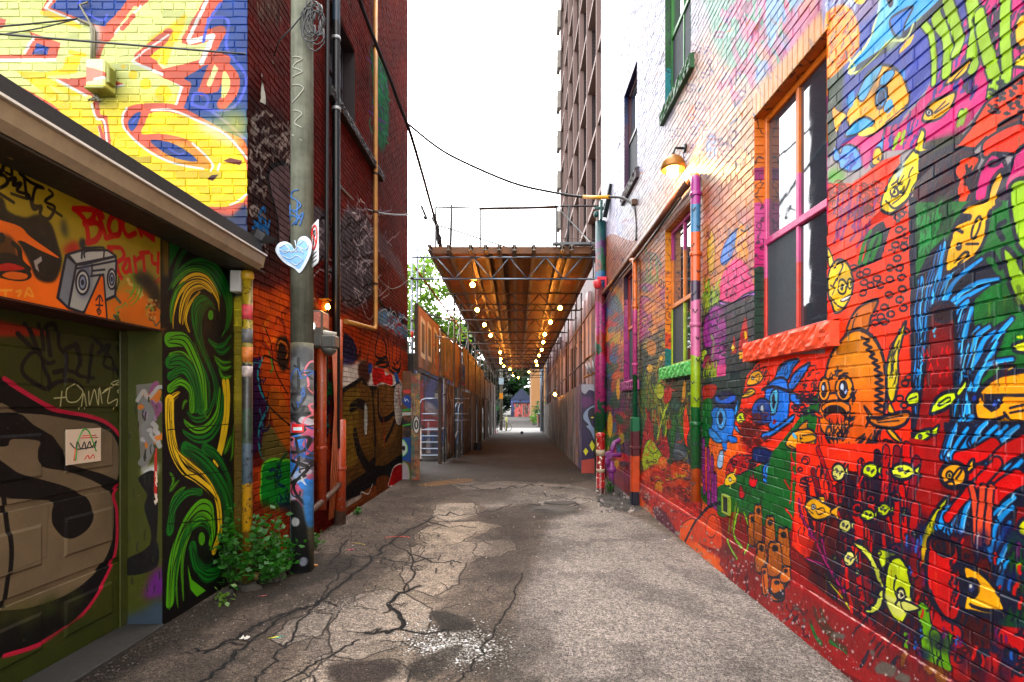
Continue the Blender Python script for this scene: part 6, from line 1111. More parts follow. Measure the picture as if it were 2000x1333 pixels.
gm = thing('meter_pipes', 'purple painted gas meter pipework low on the wall behind the red bollard', 'gas pipes', (1.85,10.9,0)); PUR = mat('purple_pipework', (.42,.16,.40), .45, 0, .3, 8)
mb = MB(); mb.tube([(1.86,10.6,0),(1.86,10.6,.42),(1.86,10.6,.60)], .055, 12); mb.tube([(1.86,10.6,.48),(1.74,10.6,.48),(1.74,10.6,.72),(2.05,10.6,.72)], .045, 10); mb.tube([(1.86,10.7,.72),(1.95,10.75,.95),(2.06,10.8,1.0)], .05, 10); mb.build('pipework', PUR, gm)
mb = MB(); mb.lathe((1.86,10.6,.38), [(.08,0),(.095,.02),(.095,.09),(.08,.11)], 14); mb.lathe((1.74,10.6,.52), [(.085,0),(.10,.03),(.10,.12),(.085,.15)], 14); mb.lathe((1.80,10.52,.72), [(.07,0),(.08,.02),(.08,.06),(.03,.08)], 12, 'y'); mb.build('valve', PUR, gm)
cpM = bands('corner_post_paint', [(0,(.08,.20,.14)),(.09,(.62,.60,.10)),(.18,(.10,.34,.18)),(.25,(.76,.14,.46)),(.40,(.80,.16,.50)),(.47,(.70,.08,.08)),(.56,(.74,.12,.50)),(.68,(.60,.14,.16)),(.74,(.08,.40,.62)),(.80,(.55,.18,.10)),(.86,(.40,.12,.42)),(.92,(.02,.32,.34))], .4, 0, 6.05, .35, extra=((.06,.30,.20),3.2,.60), ink=7)
cp = thing('painted_post', 'tall round post painted pink, red, blue and teal at the mural wall corner', 'post', (2.06,12.6,0))
mb = MB(); mb.tube([(1.98,12.75,-.1),(1.98,12.75,3),(1.98,12.75,6.05)], .135, 16, rad=[.14,.135,.12]); mb.build('shaft', cpM, cp)
mb = MB(); mb.box(1.94,2.0,12.55,12.75,6.05,6.5,.01); mb.box(1.82,2.12,12.62,12.68,6.3,6.36,.008); mb.lathe((1.86,12.65,6.12), [(.03,0),(.06,.03),(.06,.10),(.03,.14)], 10); mb.lathe((2.08,12.65,6.36), [(.02,0),(.045,.02),(.045,.08),(.02,.10)], 10); mb.build('insulator_bracket', mat('teal_metal', (.03,.26,.24), .4), cp)
mb = MB(); mb.bar((2.0,12.3,6.0),(2.09,11.9,6.6),.10,.05); mb.build('brace', mat('dark_teal_timber', (.03,.10,.10), .6), cp)
fl = thing('floodlight', 'unlit red-pink floodlight bracket on the painted corner post', 'floodlight', (1.9,12.45,4.1))
mb = MB(); mb.box(1.86,2.08,12.46,12.54,4.60,4.68,.01); mb.box(2.04,2.08,12.46,12.54,4.35,4.62,.01); mb.build('bracket', mat('coral_paint', (.80,.12,.24), .4, 0, .2), fl)
mb = MB(); mb.lathe((1.86,12.46,4.40), [(.05,0),(.085,.04),(.10,.10),(.10,.15),(.06,.20)], 14); mb.build('lamp_head', mat('coral_lamp', (.74,.16,.20), .4, 0, .25), fl)
# ============================================================= left: brick house with the yellow lettering end
hL = thing('brick_house', 'dark red brick house with giant yellow graffiti lettering on its end wall', 'house', (-5.5, 9, 0))
hole = (7.55, 8.72, 6.12, 7.42)
mb = MB(); mb.m = 1; holed_plane(mb, 'y', XL, YW, 12.95, -.3, 12.4, [hole]); mb.m = 0; brick_skin(mb, 'y', XL, 1, YW+.012, 12.95, -.25, 12.4, [hole], seed=5, dep=.008)
mb.build('alley_wall', [M_L, M_LM], hL)
mb = MB(); mb.m = 1; mb.quad((-9,YW,-.3),(XL,YW,-.3),(XL,YW,12.4),(-9,YW,12.4)); mb.m = 0; brick_skin(mb, 'x', YW, -1, -6.0, XL+.009, -.2, 7.6, seed=6); mb.build('end_wall', [M_Y, M_YM], hL)
PB = mat('house_plain_brick', (.26,.09,.06), .8, 0, .2, 5)
mb = MB(); mb.quad((XL,12.95,-.3),(-9,12.95,-.3),(-9,12.95,12.4),(XL,12.95,12.4)); mb.quad((-9,YW,-.3),(-9,YW,12.4),(-9,12.95,12.4),(-9,12.95,-.3)); mb.quad((-9,YW,12.4),(XL,YW,12.4),(XL,12.95,12.4),(-9,12.95,12.4)); mb.build('back_walls', PB, hL)
y0,y1,z0,z1 = hole; d = .22; DK = mat('dark_reveal', (.10,.045,.04), .7, 0, .2)
mb = MB(); mb.quad((XL-d,y1,z0),(XL+.008,y1,z0),(XL+.008,y1,z1),(XL-d,y1,z1)); mb.quad((XL-d,y0,z1),(XL-d,y1,z1),(XL+.008,y1,z1),(XL+.008,y0,z1)); mb.quad((XL-d,y0,z0),(XL-d,y0,z1),(XL+.008,y0,z1),(XL+.008,y0,z0)); mb.build('window_reveal', DK, hL)
w = MB(); a, b = XL-d, XL-d+.05
w.box(a,b,y0,y0+.06,z0,z1,.006); w.box(a,b,y1-.06,y1,z0,z1,.006); w.box(a,b,y0+.06,y1-.06,z1-.07,z1,.006); w.box(a,b,y0+.06,y1-.06,z0,z0+.07,.006); w.box(a,b,y0+.06,y1-.06,(z0+z1)/2-.025,(z0+z1)/2+.025,.006)
wf = w.build('window', mat('dark_plum_frame', (.12,.07,.10), .4), hL); g = MB(); g.box(a+.012,a+.02,y0,y1,z0,z1); g.build('pane', GLS, wf)
stone_sill(7.40, 10.3, z0-.14, z0-.005, .10, (.09,.075,.07), hL, seed=201, X=XL, sgn=1)
# pipes and conduits on that wall
XP = XL+.075
pipe('downpipe', 'black downpipe with a blue grey upper length on the dark brick wall', 'downpipe', [(XP,7.62,1.1),(XP,7.62,4),(XP,7.62,8),(XP,7.62,12.3)], .055, bands('black_pipe', [(0,(.05,.045,.05)),(.54,(.20,.27,.34))], .35, 1, 12.3, .0), [(XP,7.62,5.9),(XP,7.62,6.9),(XP,7.62,9.0)], mat('pale_strap', (.55,.55,.55), .4, .4))
pipe('conduit', 'thin black conduit clipped alongside the black downpipe', 'conduit', [(XP-.02,7.28,1.9),(XP-.02,7.30,4.5),(XP-.02,7.34,9),(XP-.02,7.34,12.3)], .026, BLK)
pipe('conduit', 'pale scuffed conduit just right of the black downpipe', 'conduit', [(XP-.03,7.82,.4),(XP-.03,7.82,2.2),(XP-.03,7.80,4.4)], .020, mat('pale_conduit', (.44,.38,.34), .5, 0, .4, 12))
TAN = mat('tan_gas_pipe', (.60,.40,.14), .45, 0, .25, 6)
pipe('gas_pipe', 'tall tan pipe running up the dark brick wall and turning level at the bottom', 'pipe', [(XP,9.75,12.3),(XP,9.75,6),(XP,9.75,3.2),(XP,9.72,3.1),(XP,9.6,3.07),(XP,8.05,2.96)], .038, TAN, [(XP,9.75,8.2),(XP,9.75,5.9),(XP,9.75,5.2),(XP,9.75,3.9)], mat('rust_clamp', (.24,.13,.07), .6, .3))
ORP = bands('orange_pipe', [(0,(.45,.34,.28)),(.06,(.76,.26,.06)),(.55,(.70,.28,.08)),(.8,(.80,.30,.05))], .4, .0, 3.0, .2, extra=((.55,.5,.45),22,.66))
pipe('vent_pipe', 'thick orange soil pipe standing on the ground with a collar, against the brown letters', 'pipe', [(XP+.02,7.72,-.02),(XP+.02,7.72,1.5)], .085, ORP, [(XP+.02,7.72,.80)], ORP)
pipe('vent_pipe', 'slim orange pipe rising above the thick orange soil pipe', 'pipe', [(XP-.01,7.80,1.5),(XP-.01,7.80,2.95)], .04, ORP)
pipe('vent_pipe', 'orange pipe directly behind the utility pole under the white floodlight', 'pipe', [(XP+.02,7.0,.35),(XP+.02,7.0,2.52)], .06, ORP, [(XP+.02,7.0,1.15)], ORP)
pipe('drain_pipe', 'low grey-brown pipe sloping along the wall foot between the two orange pipes', 'pipe', [(XP+.03,7.66,.58),(XP+.03,7.3,.50),(XP+.03,6.6,.40)], .04, mat('rusty_grey_pipe', (.30,.22,.18), .6, .2, .3, 8))
mb = MB()
for k in range(4): mb.tube([(XP+.0+.01*k,7.45+.03*k,2.6),(XP+.02,7.5+.02*k,1.7-.1*k),(XP+.03,7.35+.08*k,.9),(XP+.02,7.28+.05*k,.15)], .010, 6)
tag(mb.build('loose_cables', mat('orange_cables', (.55,.26,.12), .5, 0, .4, 8)), 'loose orange-painted cables hanging beside the thick orange soil pipe', 'cables')
# lamp and service boxes behind the pole
wl = thing('wall_lamp', 'lit amber bulb under a tin hood on the dark brick wall', 'lamp', at(640,600,7.2)); bx, by, bz = at(640,600,7.2)
mb = MB(); mb.bar((XL+.01,by,bz+.10),(bx+.03,by,bz+.10),.14,.012); mb.bar((XL+.02,by+.05,bz+.10),(XL+.02,by+.05,bz-.05),.10,.02); mb.tube([(bx,by,bz+.10),(bx,by,bz+.04)], .018, 8); mb.build('hood', mat('amber_tin', (.50,.34,.10), .4, .5), wl)
mb = MB(); mb.lathe((bx,by,bz-.035), [(.008,0),(.026,.015),(.032,.035),(.022,.06),(.014,.075)], 12); mb.build('bulb', emit('amber_bulb', (1,.66,.25), 120), wl)
sb = thing('meter_box', 'grey meter box with a pink and orange sticker under the lit amber bulb', 'electric box', (XL+.08,7.05,2.7)); 
mb = MB(); mb.box(XL+.012,XL+.14,6.86,7.16,2.46,2.92,.012); mb.build('case', mat('grey_case', (.30,.31,.29), .5, 0, .2, 10), sb)
mb = MB(); mb.box(XL+.141,XL+.144,6.92,7.12,2.72,2.90); mb.quad((XL+.03,6.855,2.70),(XL+.135,6.855,2.70),(XL+.135,6.855,2.90),(XL+.03,6.855,2.90)); mb.build('sticker', mat('art_sticker', (.62,.36,.30), .5, 0, .7, 26), sb)
sf = thing('floodlight', 'white twin-head security floodlight on the dark brick wall right of the utility pole', 'floodlight', at(618,640,6.95)); fx, fy, fz = at(612,640,6.95); WHM = mat('white_lamp_shell', (.62,.60,.55), .4, 0, .15)
mb = MB(); mb.lathe((fx,fy-.12,fz), [(.03,.18),(.055,.12),(.075,.03),(.075,0)][::-1], 14, 'y'); mb.tube([(fx+.02,fy-.02,fz-.05),(fx+.28,fy+.05,fz-.09)], .035, 12); mb.build('lamp_head', WHM, sf)
mb = MB(); mb.lathe((fx,fy-.126,fz), [(.066,0),(.066,.004)], 14, 'y'); mb.build('lens', emit('white_lens', (.95,.95,1), 6), sf)
mb = MB(); mb.box(XL+.01,XL+.30,fy-.06,fy+.14,fz-.27,fz-.10,.02); mb.lathe((XL+.2,fy+.03,fz-.36), [(.03,0),(.09,.05),(.10,.09)], 12); mb.build('base', mat('grey_case', (.30,.31,.29)), sf)
rg = thing('hanging_rag', 'dirty white rag snagged high on the dark brick wall near the yellow lettering', 'rag', at(508,165,5.6))
mb = MB(); q = random.Random(2); base = [at(498+k*3, 146, 5.75) for k in range(6)]; n = 8
for j in range(n+1):
    for k in range(6): x,y,z = at(499+k*3+4*j/n+q.uniform(-1,1), 146+58*j/n, 5.55); mb.v.append((x+q.uniform(-.005,.005), y+.035*math.sin(k*2.1+j*.5)-.02*j/n, z))
for j in range(n):
    for k in range(5): mb.face((j*6+k,j*6+k+1,(j+1)*6+k+1,(j+1)*6+k), True)
mb.build('cloth', mat('dirty_cloth', (.50,.48,.44), .9, 0, .35, 20), rg); mb = MB(); mb.tube([at(494,18,5.6),at(497,60,5.6),at(492,110,5.6),at(500,150,5.55)], .007, 6); mb.tube([at(497,40,5.6),at(505,75,5.65),at(520,105,5.7),at(535,125,5.8)], .006, 6); mb.build('cord', mat('pale_cord', (.5,.48,.45), .8), rg)
# meter box on the yellow wall with its wires
eb = thing('junction_box', 'junction box painted over with the yellow lettering, wires running into its top', 'electric box', (-4.05,5.15,4.8))
x0,_,z1_ = at(171,118,5.12); x1,_,z0_ = at(208,172,5.12)
mb = MB(); mb.box(x0,x1,5.09,5.245,z0_,z1_,.012); mb.build('case', painted('box_paint', IMG_Y, *ay, rough=.4), eb)
mb = MB(); mb.box(x1-.002,x1+.035,5.11,5.2,z1_-.22,z1_-.06,.008); mb.box(x0-.004,x1+.004,5.08,5.24,z0_-.025,z0_,.006); mb.build('latch', mat('olive_metal', (.42,.42,.16), .4, .3), eb)
mb = MB(); 
for k in range(4): mb.tube([at(176+k*2,172,5.2),at(186+k*3,190+k*3,5.2),at(172+k*6,196,5.2)], .010, 6)
mb.tube([at(180,118,5.2),at(181,70,5.22),at(178,48,5.22),at(160,42,5.22),at(152,38,5.2)], .016, 8); mb.tube([at(184,118,5.2),at(185,60,5.22),at(166,28,5.22),at(156,10,5.22),at(172,5,5.22)], .010, 6); mb.build('wires', mat('pale_wires', (.34,.32,.22), .5), eb)
def wire(label, pts, r=.008, m=None, name='overhead_wire', cat='wire', seg=6):
    mb = MB(); P_ = cr([at(*p) for p in pts], False, 5); mb.tube([tuple(p) for p in P_], r, seg); return tag(mb.build(name, m or BLK), label, cat)
wire('wire stretched across the yellow lettering to the dark brick corner', [(-60,64,4.7),(0,67,4.8),(180,82,5.0),(480,106,5.2)], .009)
wire('short wire drooping from the left frame edge to the junction box on the yellow wall', [(-60,56,4.7),(0,52,4.8),(80,45,5.0),(152,37,5.2)], .008)
wire('thin second wire crossing below the short drooping wire to the junction box', [(-40,72,4.7),(0,68,4.8),(80,55,5.0),(152,37,5.2)], .006)

# ============================================================= garage
gr = thing('garage', 'low garage with painted door, block party fascia and green swirl column', 'garage', (-4, 3.4, 0))
mb = MB(); mb.box(XG-.30,XG,-1.5,4.17,2.297,3.16); mb.build('fascia_panel', M_G, gr)
mb = MB(); mb.box(XG-.30,XG-.002,-1.5,4.168,2.285,2.2965); mb.build('soffit', mat('dark_red_soffit', (.20,.05,.025), .5, 0, .25), gr)
mb = MB(); mb.box(XG-.34,XG,4.17,5.215,-.2,3.16); mb.build('swirl_column', M_G, gr)
mb = MB(); mb.quad((XD-.03,4.167,-.1),(XG-.001,4.167,-.1),(XG-.001,4.167,2.285),(XD-.03,4.167,2.285)); mb.build('door_jamb', M_J, gr)
mb = MB(); mb.quad((XD,-1.5,-.1),(XD,4.168,-.1),(XD,4.168,2.29),(XD,-1.5,2.29))
sec = [(.02,.52),(.56,1.08),(1.12,1.66),(1.70,2.20)]
for (a, b) in sec: mb.box(XD,XD+.016,-1.5,4.16,a,b,.005)
pan = []
for j,(a,b) in enumerate(sec):
    for i in range(-3, 4):
        u0 = 3.565-.60*(3-i)+1.2-.60+.0; u1 = u0+.50
        if u1 > 4.12: continue
        pan.append((u0,u1,a+.10,b-.09))
for (u0,u1,a,b) in pan:                                   # raised and fielded panels
    X = XD+.0165; t = .05
    o = [(X,u0,a),(X,u1,a),(X,u1,b),(X,u0,b)]; i1 = [(X-.012,u0+.014,a+.014),(X-.012,u1-.014,a+.014),(X-.012,u1-.014,b-.014),(X-.012,u0+.014,b-.014)]; i2 = [(X+.010,u0+t,a+t),(X+.010,u1-t,a+t),(X+.010,u1-t,b-t),(X+.010,u0+t,b-t)]
    for k in range(4):
        l = (k+1)%4; mb.quad(o[k],o[l],i1[l],i1[k]); mb.quad(i1[k],i1[l],i2[l],i2[k])
    mb.quad(*i2)
dr = mb.build('garage_door', M_D, gr)
mb = MB(); mb.box(XD+.018,XD+.032,4.09,4.165,0,2.28,.004); mb.build('door_trim', mat('olive_trim', (.19,.20,.045), .4, 0, .2), gr)
# notice
x0,_,z1_ = at(127,838,3.4); nt_ = MB(); ya, yb = 1050*3.02/(1010-127), 1050*3.02/(1010-195); za, zb = HC-(838-790)*3.02/(1010-160), HC-(905-790)*3.02/(1010-160)
nt_.box(XD+.034,XD+.038,ya,yb,zb,za); nb = nt_.build('paper_notice', mat('notice_paper', (.74,.66,.56), .7, 0, .06, 5)); tag(nb, 'paper notice scribbled with green, red and black marker on the garage door', 'notice')
def marks(strokes, name, m, parent, f, r=.004):
    mb = MB()
    for s in strokes: P_ = cr([f(*p) for p in s], False, 4); mb.tube([tuple(p) for p in P_], r, 5)
    return mb.build(name, m, parent)
nf = lambda u, v: (XD+.039, ya+(yb-ya)*u, zb+(za-zb)*v)
marks([[(.25,.1),(.3,.6),(.45,.95),(.6,.95),(.75,.6),(.85,.3)],[(.4,.88),(.5,1.0),(.65,.9)]], 'scribble', mat('green_marker', (.15,.55,.15), .5), nb, nf)
marks([[(.1,.62),(.25,.45),(.3,.65),(.4,.42),(.5,.62),(.55,.40),(.65,.62),(.72,.45),(.85,.62),(.8,.4)],[(.3,.42),(.8,.44)]], 'scribble', mat('black_marker', (.05,.05,.05), .5), nb, nf)
marks([[(.4,.74),(.9,.72)],[(.45,.80),(.85,.79)],[(.5,.1),(.6,.22),(.65,.1),(.75,.22),(.8,.1)],[(.2,.1),(.25,.45)]], 'scribble', mat('red_marker', (.75,.15,.08), .5), nb, nf, .003)
# eave, gutter, roof
BG = mat('beige_gutter', (.56,.49,.38), .45, 0, .12, 4, dirt=.25)
mb = MB(); mb.quad((XG-.02,-1.5,3.0),(-2.44,-1.5,3.0),(-2.44,5.2,3.0),(XG-.02,5.2,3.0)); mb.box(-2.52,-2.44,-1.5,5.2,2.985,3.0); mb.build('eave_soffit', mat('brown_soffit', (.11,.085,.05), .6, 0, .2, 4), gr)
mb = MB(); ga, gb = (-1.5, 5.06)
prof = [(-2.50,3.02),(-2.43,3.0),(-2.39,3.04),(-2.375,3.12),(-2.362,3.125),(-2.362,3.135),(-2.385,3.135),(-2.40,3.05),(-2.44,3.02),(-2.50,3.04)]
n = len(prof)
for y in (ga, gb):
    dz = .0 if y == ga else -.045
    for (x, z) in prof: mb.v.append((x, y, z+dz+.03))
for k in range(n): l = (k+1)%n; mb.face((k, l, n+l, n+k))
mb.face(list(range(n, 2*n))); mb.quad((-2.50,gb,3.005),(-2.39,gb,3.005),(-2.365,gb,3.12),(-2.50,gb,3.12)); mb.build('gutter', BG, gr)
mb = MB(); mb.bar((-2.356,-1.5,3.163),(-2.356,5.06,3.118),.012,.014); mb.build('gutter_lip', mat('pale_lip', (.78,.76,.72), .35, .1, .1), gr)
mb = MB(); mb.box(-9,-2.47,-1.5,5.2,3.16,3.30); mb.quad((-2.47,-1.5,3.30),(-2.47,5.2,3.30),(-9,5.2,3.55),(-9,-1.5,3.55)); mb.box(-2.50,-2.46,-1.5,5.2,3.05,3.16); mb.build('roof', mat('bitumen_roof', (.055,.045,.04), .7, 0, .3, 8), gr)
mb = MB(); pts = []
for k in range(8): pts.append((-2.95+.09*k, 3.30+.05*math.sin(k*1.3)+(.10 if 2 < k < 6 else 0)))
for k in range(7): mb.quad((pts[k][0],5.22,3.28),(pts[k+1][0],5.22,3.28),(pts[k+1][0],5.17-.02*(k%2),pts[k+1][1]),(pts[k][0],5.17-.02*((k+1)%2),pts[k][1]))
mb.build('flashing', mat('torn_flashing', (.10,.09,.09), .6, 0, .3, 12), gr)
mb = MB(); mb.box(-9,XG-.30,-1.5,5.2,0,3.1); 
mb = MB(); mb.quad((-9,5.2,-.2),(XG,5.2,-.2),(XG,5.2,3.16),(-9,5.2,3.16)); mb.quad((-9,-1.5,-.2),(-9,5.2,-.2),(-9,5.2,3.3),(-9,-1.5,3.3)); mb.quad((XG,-1.5,-.2),(-9,-1.5,-.2),(-9,-1.5,3.3),(XG,-1.5,3.3)); mb.build('back_walls', PB, gr)
mb = MB(); mb.box(XG-.31,XG+.02,-1.5,4.17,-.2,.02,.01); mb.build('threshold', mat('dirty_kerb', (.10,.09,.07), .85, 0, .3, 7), gr)
el = thing('eave_light', 'broken floodlight wrapped in foil under the garage eave at the left frame edge', 'floodlight', at(45,285,2.75)); ex, ey, ez = at(52,290,2.8)
mb = MB(); mb.box(ex-.10,ex+.04,ey-.05,ey+.05,ez+.03,ez+.075,.012); mb.tube([(ex-.05,ey,ez+.05),(ex-.09,ey,3.0)], .014, 8); mb.build('housing', mat('yellowed_housing', (.46,.36,.14), .5, 0, .2), el)
mb = MB(); q = random.Random(4); n0 = []; 
for j in range(5):
    for k in range(9): a = k*2*math.pi/9; r_ = (.02+.035*math.sin(math.pi*(j+.5)/5))*q.uniform(.7,1.3); mb.v.append((ex+.0+r_*math.cos(a), ey+r_*math.sin(a), ez-.045+.018*j))
for j in range(4):
    for k in range(9): mb.face((j*9+k, j*9+(k+1)%9, (j+1)*9+(k+1)%9, (j+1)*9+k))
mb.face(list(range(8,-1,-1))); mb.build('foil', mat('crumpled_foil', (.30,.30,.31), .25, .8, .3, 30), el)
DPM = bands('yellow_downpipe', [(0,(.55,.36,.04)),(.17,(.86,.62,.05)),(.32,(.34,.42,.48)),(.45,(.20,.30,.22)),(.56,(.24,.23,.20)),(.70,(.66,.58,.20)),(.80,(.78,.66,.10))], .4, 0, 3.0, .12, extra=((.12,.12,.12),26,.63), ink=14)
dp = pipe('downpipe', 'yellow downpipe covered in stickers and scribbles below the end of the beige gutter', 'downpipe', [(-2.56,5.10,.02),(-2.56,5.10,1.5),(-2.56,5.10,2.93)], .047, DPM)
mb = MB(); mb.lathe((-2.56,5.10,2.90), [(.05,0),(.058,.02),(.058,.06),(.05,.08)], 14); mb.build('collar', mat('yellow_collar', (.72,.58,.10), .4), dp)
for z, h, c_ in ((2.52,.14,(.62,.20,.22)),(2.30,.13,(.30,.30,.30)),(2.12,.14,(.66,.36,.14)),(1.98,.10,(.55,.50,.48))): mb = MB(); mb.tube([(-2.56,5.10,z),(-2.56,5.10,z+h)], .0485, 14); mb.build('sticker', mat('sticker_%.2f' % z, c_, .5, 0, .6, 24), dp)
mb = MB(); mb.box(-2.70,-2.60,5.05,5.16,2.78,2.98,.006); tag(mb.build('outlet_box', mat('white_outlet', (.70,.70,.68), .5)), 'small white box behind the top of the yellow downpipe', 'box')

# ============================================================= utility pole and what hangs on it
PXc, PY = -2.228, 5.57
def paint_pole():
    c = Canvas(.30, 3.2, 420, lambda x, y: ((x-567)/42*.223+.035, HC-(y-CY)*5.46/F+.02), (.38,.37,.29))
    T, P, Ln, E = c.T, c.poly, c.line, c.ell; BK=(.05,.05,.055)
    c.blobs((560,350,612,700), 40, [(.42,.40,.33),(.33,.33,.27),(.44,.42,.32)], 12, .02, .5, 1, 3); c.ticks((560,350,612,700), 50, (.25,.24,.2), 30, .003, 88, 4, 2, .5)
    P("560,700 615,690 615,840 560,840", (.22,.22,.22), 1, soft=.03); c.blobs((565,690,610,850), 24, [(.42,.46,.46),(.1,.1,.1),(.3,.3,.3),(.5,.5,.5)], 12, .01, .8, 3, 1.5)
    P("560,830 615,830 615,990 560,990", (.40,.40,.46), 0, soft=.02); c.blobs((565,830,610,985), 34, [(.20,.52,.82),(.74,.36,.46),(.82,.78,.80),(.14,.40,.70),(.06,.06,.07)], 9, .002, .95, 4, 1.8)
    for s in ("572,770 600,772 585,800 575,790","570,812 605,808","575,815 600,840 572,850","572,860 605,855 600,880 575,884","585,860 590,900 575,930","575,900 605,915 580,950 600,985","572,945 600,930","590,760 590,700"): Ln(s, BK, .030)
    c.scrib((568,700,606,980), 22, [BK,BK,(.10,.35,.6),(.8,.45,.5),(.85,.83,.83)], 22, .013, 5)
    P("570,985 590,980 600,1010 605,1060 606,1130 570,1130 566,1040", BK, 1, soft=.01); P("560,1000 572,1000 572,1090 560,1095", (.42,.52,.60), 1, soft=.01); P("598,960 612,950 612,1030 602,1020", (.28,.52,.74), 1, soft=.01); E(583,1020,9,9,(.7,.7,.7),soft=.005); E(598,1098,7,9,(.6,.62,.66),soft=.006); E(572,1080,6,14,(.55,.6,.66),soft=.006)
    c.grain(.2, .03, 5); return c.image('pole_paint', 1.2, 1.1)
IMG_P = paint_pole(); M_P = painted('pole_graffiti', IMG_P, 'x', 'z', PXc-.1475, -.02, .30, 3.2, rough=.6, grain=60)
def weathered():
    m, nt, b = newmat('weathered_pole'); p = pos(nt); mp = nt.nodes.new('ShaderNodeMapping'); mp.inputs['Scale'].default_value = (26,26,1.3); nt.links.new(p, mp.inputs[0])
    f = noise(nt, mp.outputs[0], 1.0, 6, .7); g = noise(nt, p, 5, 5, .6)
    c = mixc(nt, .55, ramp(nt, f, [(.25,(.20,.20,.17)),(.5,(.36,.365,.31)),(.75,(.46,.46,.41))]), ramp(nt, g, [(.3,(.24,.25,.21)),(.7,(.44,.445,.39))])); nt.links.new(c, b.inputs['Base Color']); b.inputs['Roughness'].default_value = .85; b.inputs['Specular IOR Level'].default_value = .2; bump(nt, b, f, .7, .006); return m
M_PU = weathered()
up = thing('utility_pole', 'grey green utility pole with a heart sign, its foot sprayed black, blue and white', 'utility pole', (PXc,PY,0))
mb = MB(); mb.tube([(PXc,PY,-.1),(PXc,PY,1.0),(PXc,PY,2.35)], .113, 28, rad=[.116,.114,.113]); mb.build('painted_base', M_P, up)
mb = MB(); mb.tube([(PXc,PY,2.35),(PXc,PY,5),(PXc,PY,11)], .113, 28, rad=[.113,.11,.095]); mb.build('shaft', M_PU, up)
def polestroke(strokes, name, m, r=.006):
    mb = MB()
    for s in strokes:
        pp = []
        for (px, py) in cr(s, False, 5):
            x = (px-590)/42*.223; x = max(-.108, min(.108, x)); pp.append((PXc+x, PY-math.sqrt(.1135**2-x*x)-.0005, HC-(py-CY)*5.46/F))
        mb.tube(pp, r, 5)
    return mb.build(name, m, up)
polestroke([[(592,372),(580,374),(576,384),(588,392),(596,402),(586,412),(574,408)],[(572,418),(586,424),(598,430)],[(578,440),(592,424),(580,412)],[(590,396),(588,440)],[(571,396),(571,428)],[(585,440),(600,415),(594,442)]], 'tag', mat('blue_spray', (.06,.30,.52), .5), .008)
polestroke([[(578,110),(598,115),(580,130),(598,140),(580,150)],[(576,165),(600,170),(590,190),(578,200)],[(580,215),(598,222),(584,240),(598,250)],[(578,262),(598,275)]], 'tag', mat('faded_white_spray', (.52,.52,.47), .7), .006)
mb = MB(); q = random.Random(6)
for k in range(9):
    cx_, cz_, r_ = PXc+.10+q.uniform(-.04,.06), HC+(790-48)*5.46/F+q.uniform(-.08,.08), q.uniform(.10,.20); mb.tube([(cx_+r_*.8*math.cos(a*.524)+.10*math.sin(a*.26), PY-.14+q.uniform(-.015,.015), cz_+r_*math.sin(a*.524)-.02*a*.2) for a in range(13)], .007, 6)
cbz = mb.build('cable_coil', BLK); tag(cbz, 'tangled coil of black cable tied near the top of the utility pole', 'cable')
mb = MB(); mb.tube([at(600,-20,5.4),at(598,20,5.42),at(570,55,5.42),at(545,80,5.5),at(535,110,5.6)], .007, 6); mb.tube([at(612,-20,5.4),at(606,30,5.42),at(616,80,5.42)], .006, 6); mb.build('loose_end', BLK, cbz)
# heart
HY = PY-.128; hs = thing('heart_sign', 'white and pale blue heart-shaped sign fixed to the utility pole', 'sign', at(573,500,HY))
hp = [(576,487),(584,466),(597,462),(607,472),(608,490),(600,512),(586,533),(575,525),(556,514),(543,500),(538,488),(544,476),(556,472),(568,477)]
hc = cr(hp, True, 5)
def inset(P_, s, cx_, cy_): return [(cx_+(x-cx_)*s, cy_+(y-cy_)*s) for x, y in P_]
mb = MB(); mb.prism([at(x,y,HY) for x,y in hc][::-1], [(p[0],p[1]+.012,p[2]) for p in [at(x,y,HY) for x,y in hc]][::-1]); mb.build('plate', mat('white_heart', (.66,.70,.74), .5, 0, .08, 9, dirt=.35, dirtcol=(.42,.44,.44)), hs)
mb = MB(); hi = inset(hc, .80, 575, 496); mb.prism([at(x,y,HY-.002) for x,y in hi][::-1], [at(x,y,HY-.0005) for x,y in hi][::-1]); mb.build('blue_field', mat('pale_blue_paint', (.36,.56,.76), .4, 0, .12, 12), hs)
mb = MB()
for s in ([(546,484),(556,479),(566,488),(556,494),(547,488)],[(584,478),(594,470),(602,480),(596,488),(586,484)],[(552,500),(566,506),(580,500),(592,508)],[(560,482),(570,494),(582,482),(592,496)],[(568,512),(578,518),(590,510)],[(576,470),(580,490)],[(550,490),(590,492)]):
    mb.tube([at(x,y,HY-.004) for x,y in cr(s, False, 4)], .005, 5)
mb.build('scribble', mat('white_heart', (.8,.84,.88)), hs)
# no-parking sign
ns = thing('parking_sign', 'narrow white no-parking sign seen almost edge-on at the right side of the utility pole', 'sign', at(615,480,5.45))
A_ = Vector(at(608,440,5.58)); B_ = Vector(at(622,432,5.34)); Az = at(608,522,5.58)[2]; Bz = at(622,516,5.34)[2]
tv = (B_-A_); tv.z = 0; W_ = tv.length; tv.normalize(); nv = Vector((-tv.y, tv.x, 0)); nv = nv if nv.y < 0 else -nv
zt, zb_ = (A_.z+B_.z)/2, (Az+Bz)/2
def sp(u, v, o=0): p = A_+tv*(u*W_)+nv*o; return (p.x, p.y, zb_+(zt-zb_)*v)
mb = MB(); lo = [(.06,0),(.94,0),(1,.04),(1,.96),(.94,1),(.06,1),(0,.96),(0,.04)]; mb.prism([sp(u,v,.003) for u,v in lo], [sp(u,v,-.003) for u,v in lo]); mb.build('plate', mat('white_sign', (.78,.78,.78), .35, 0, .05), ns)
mb = MB()
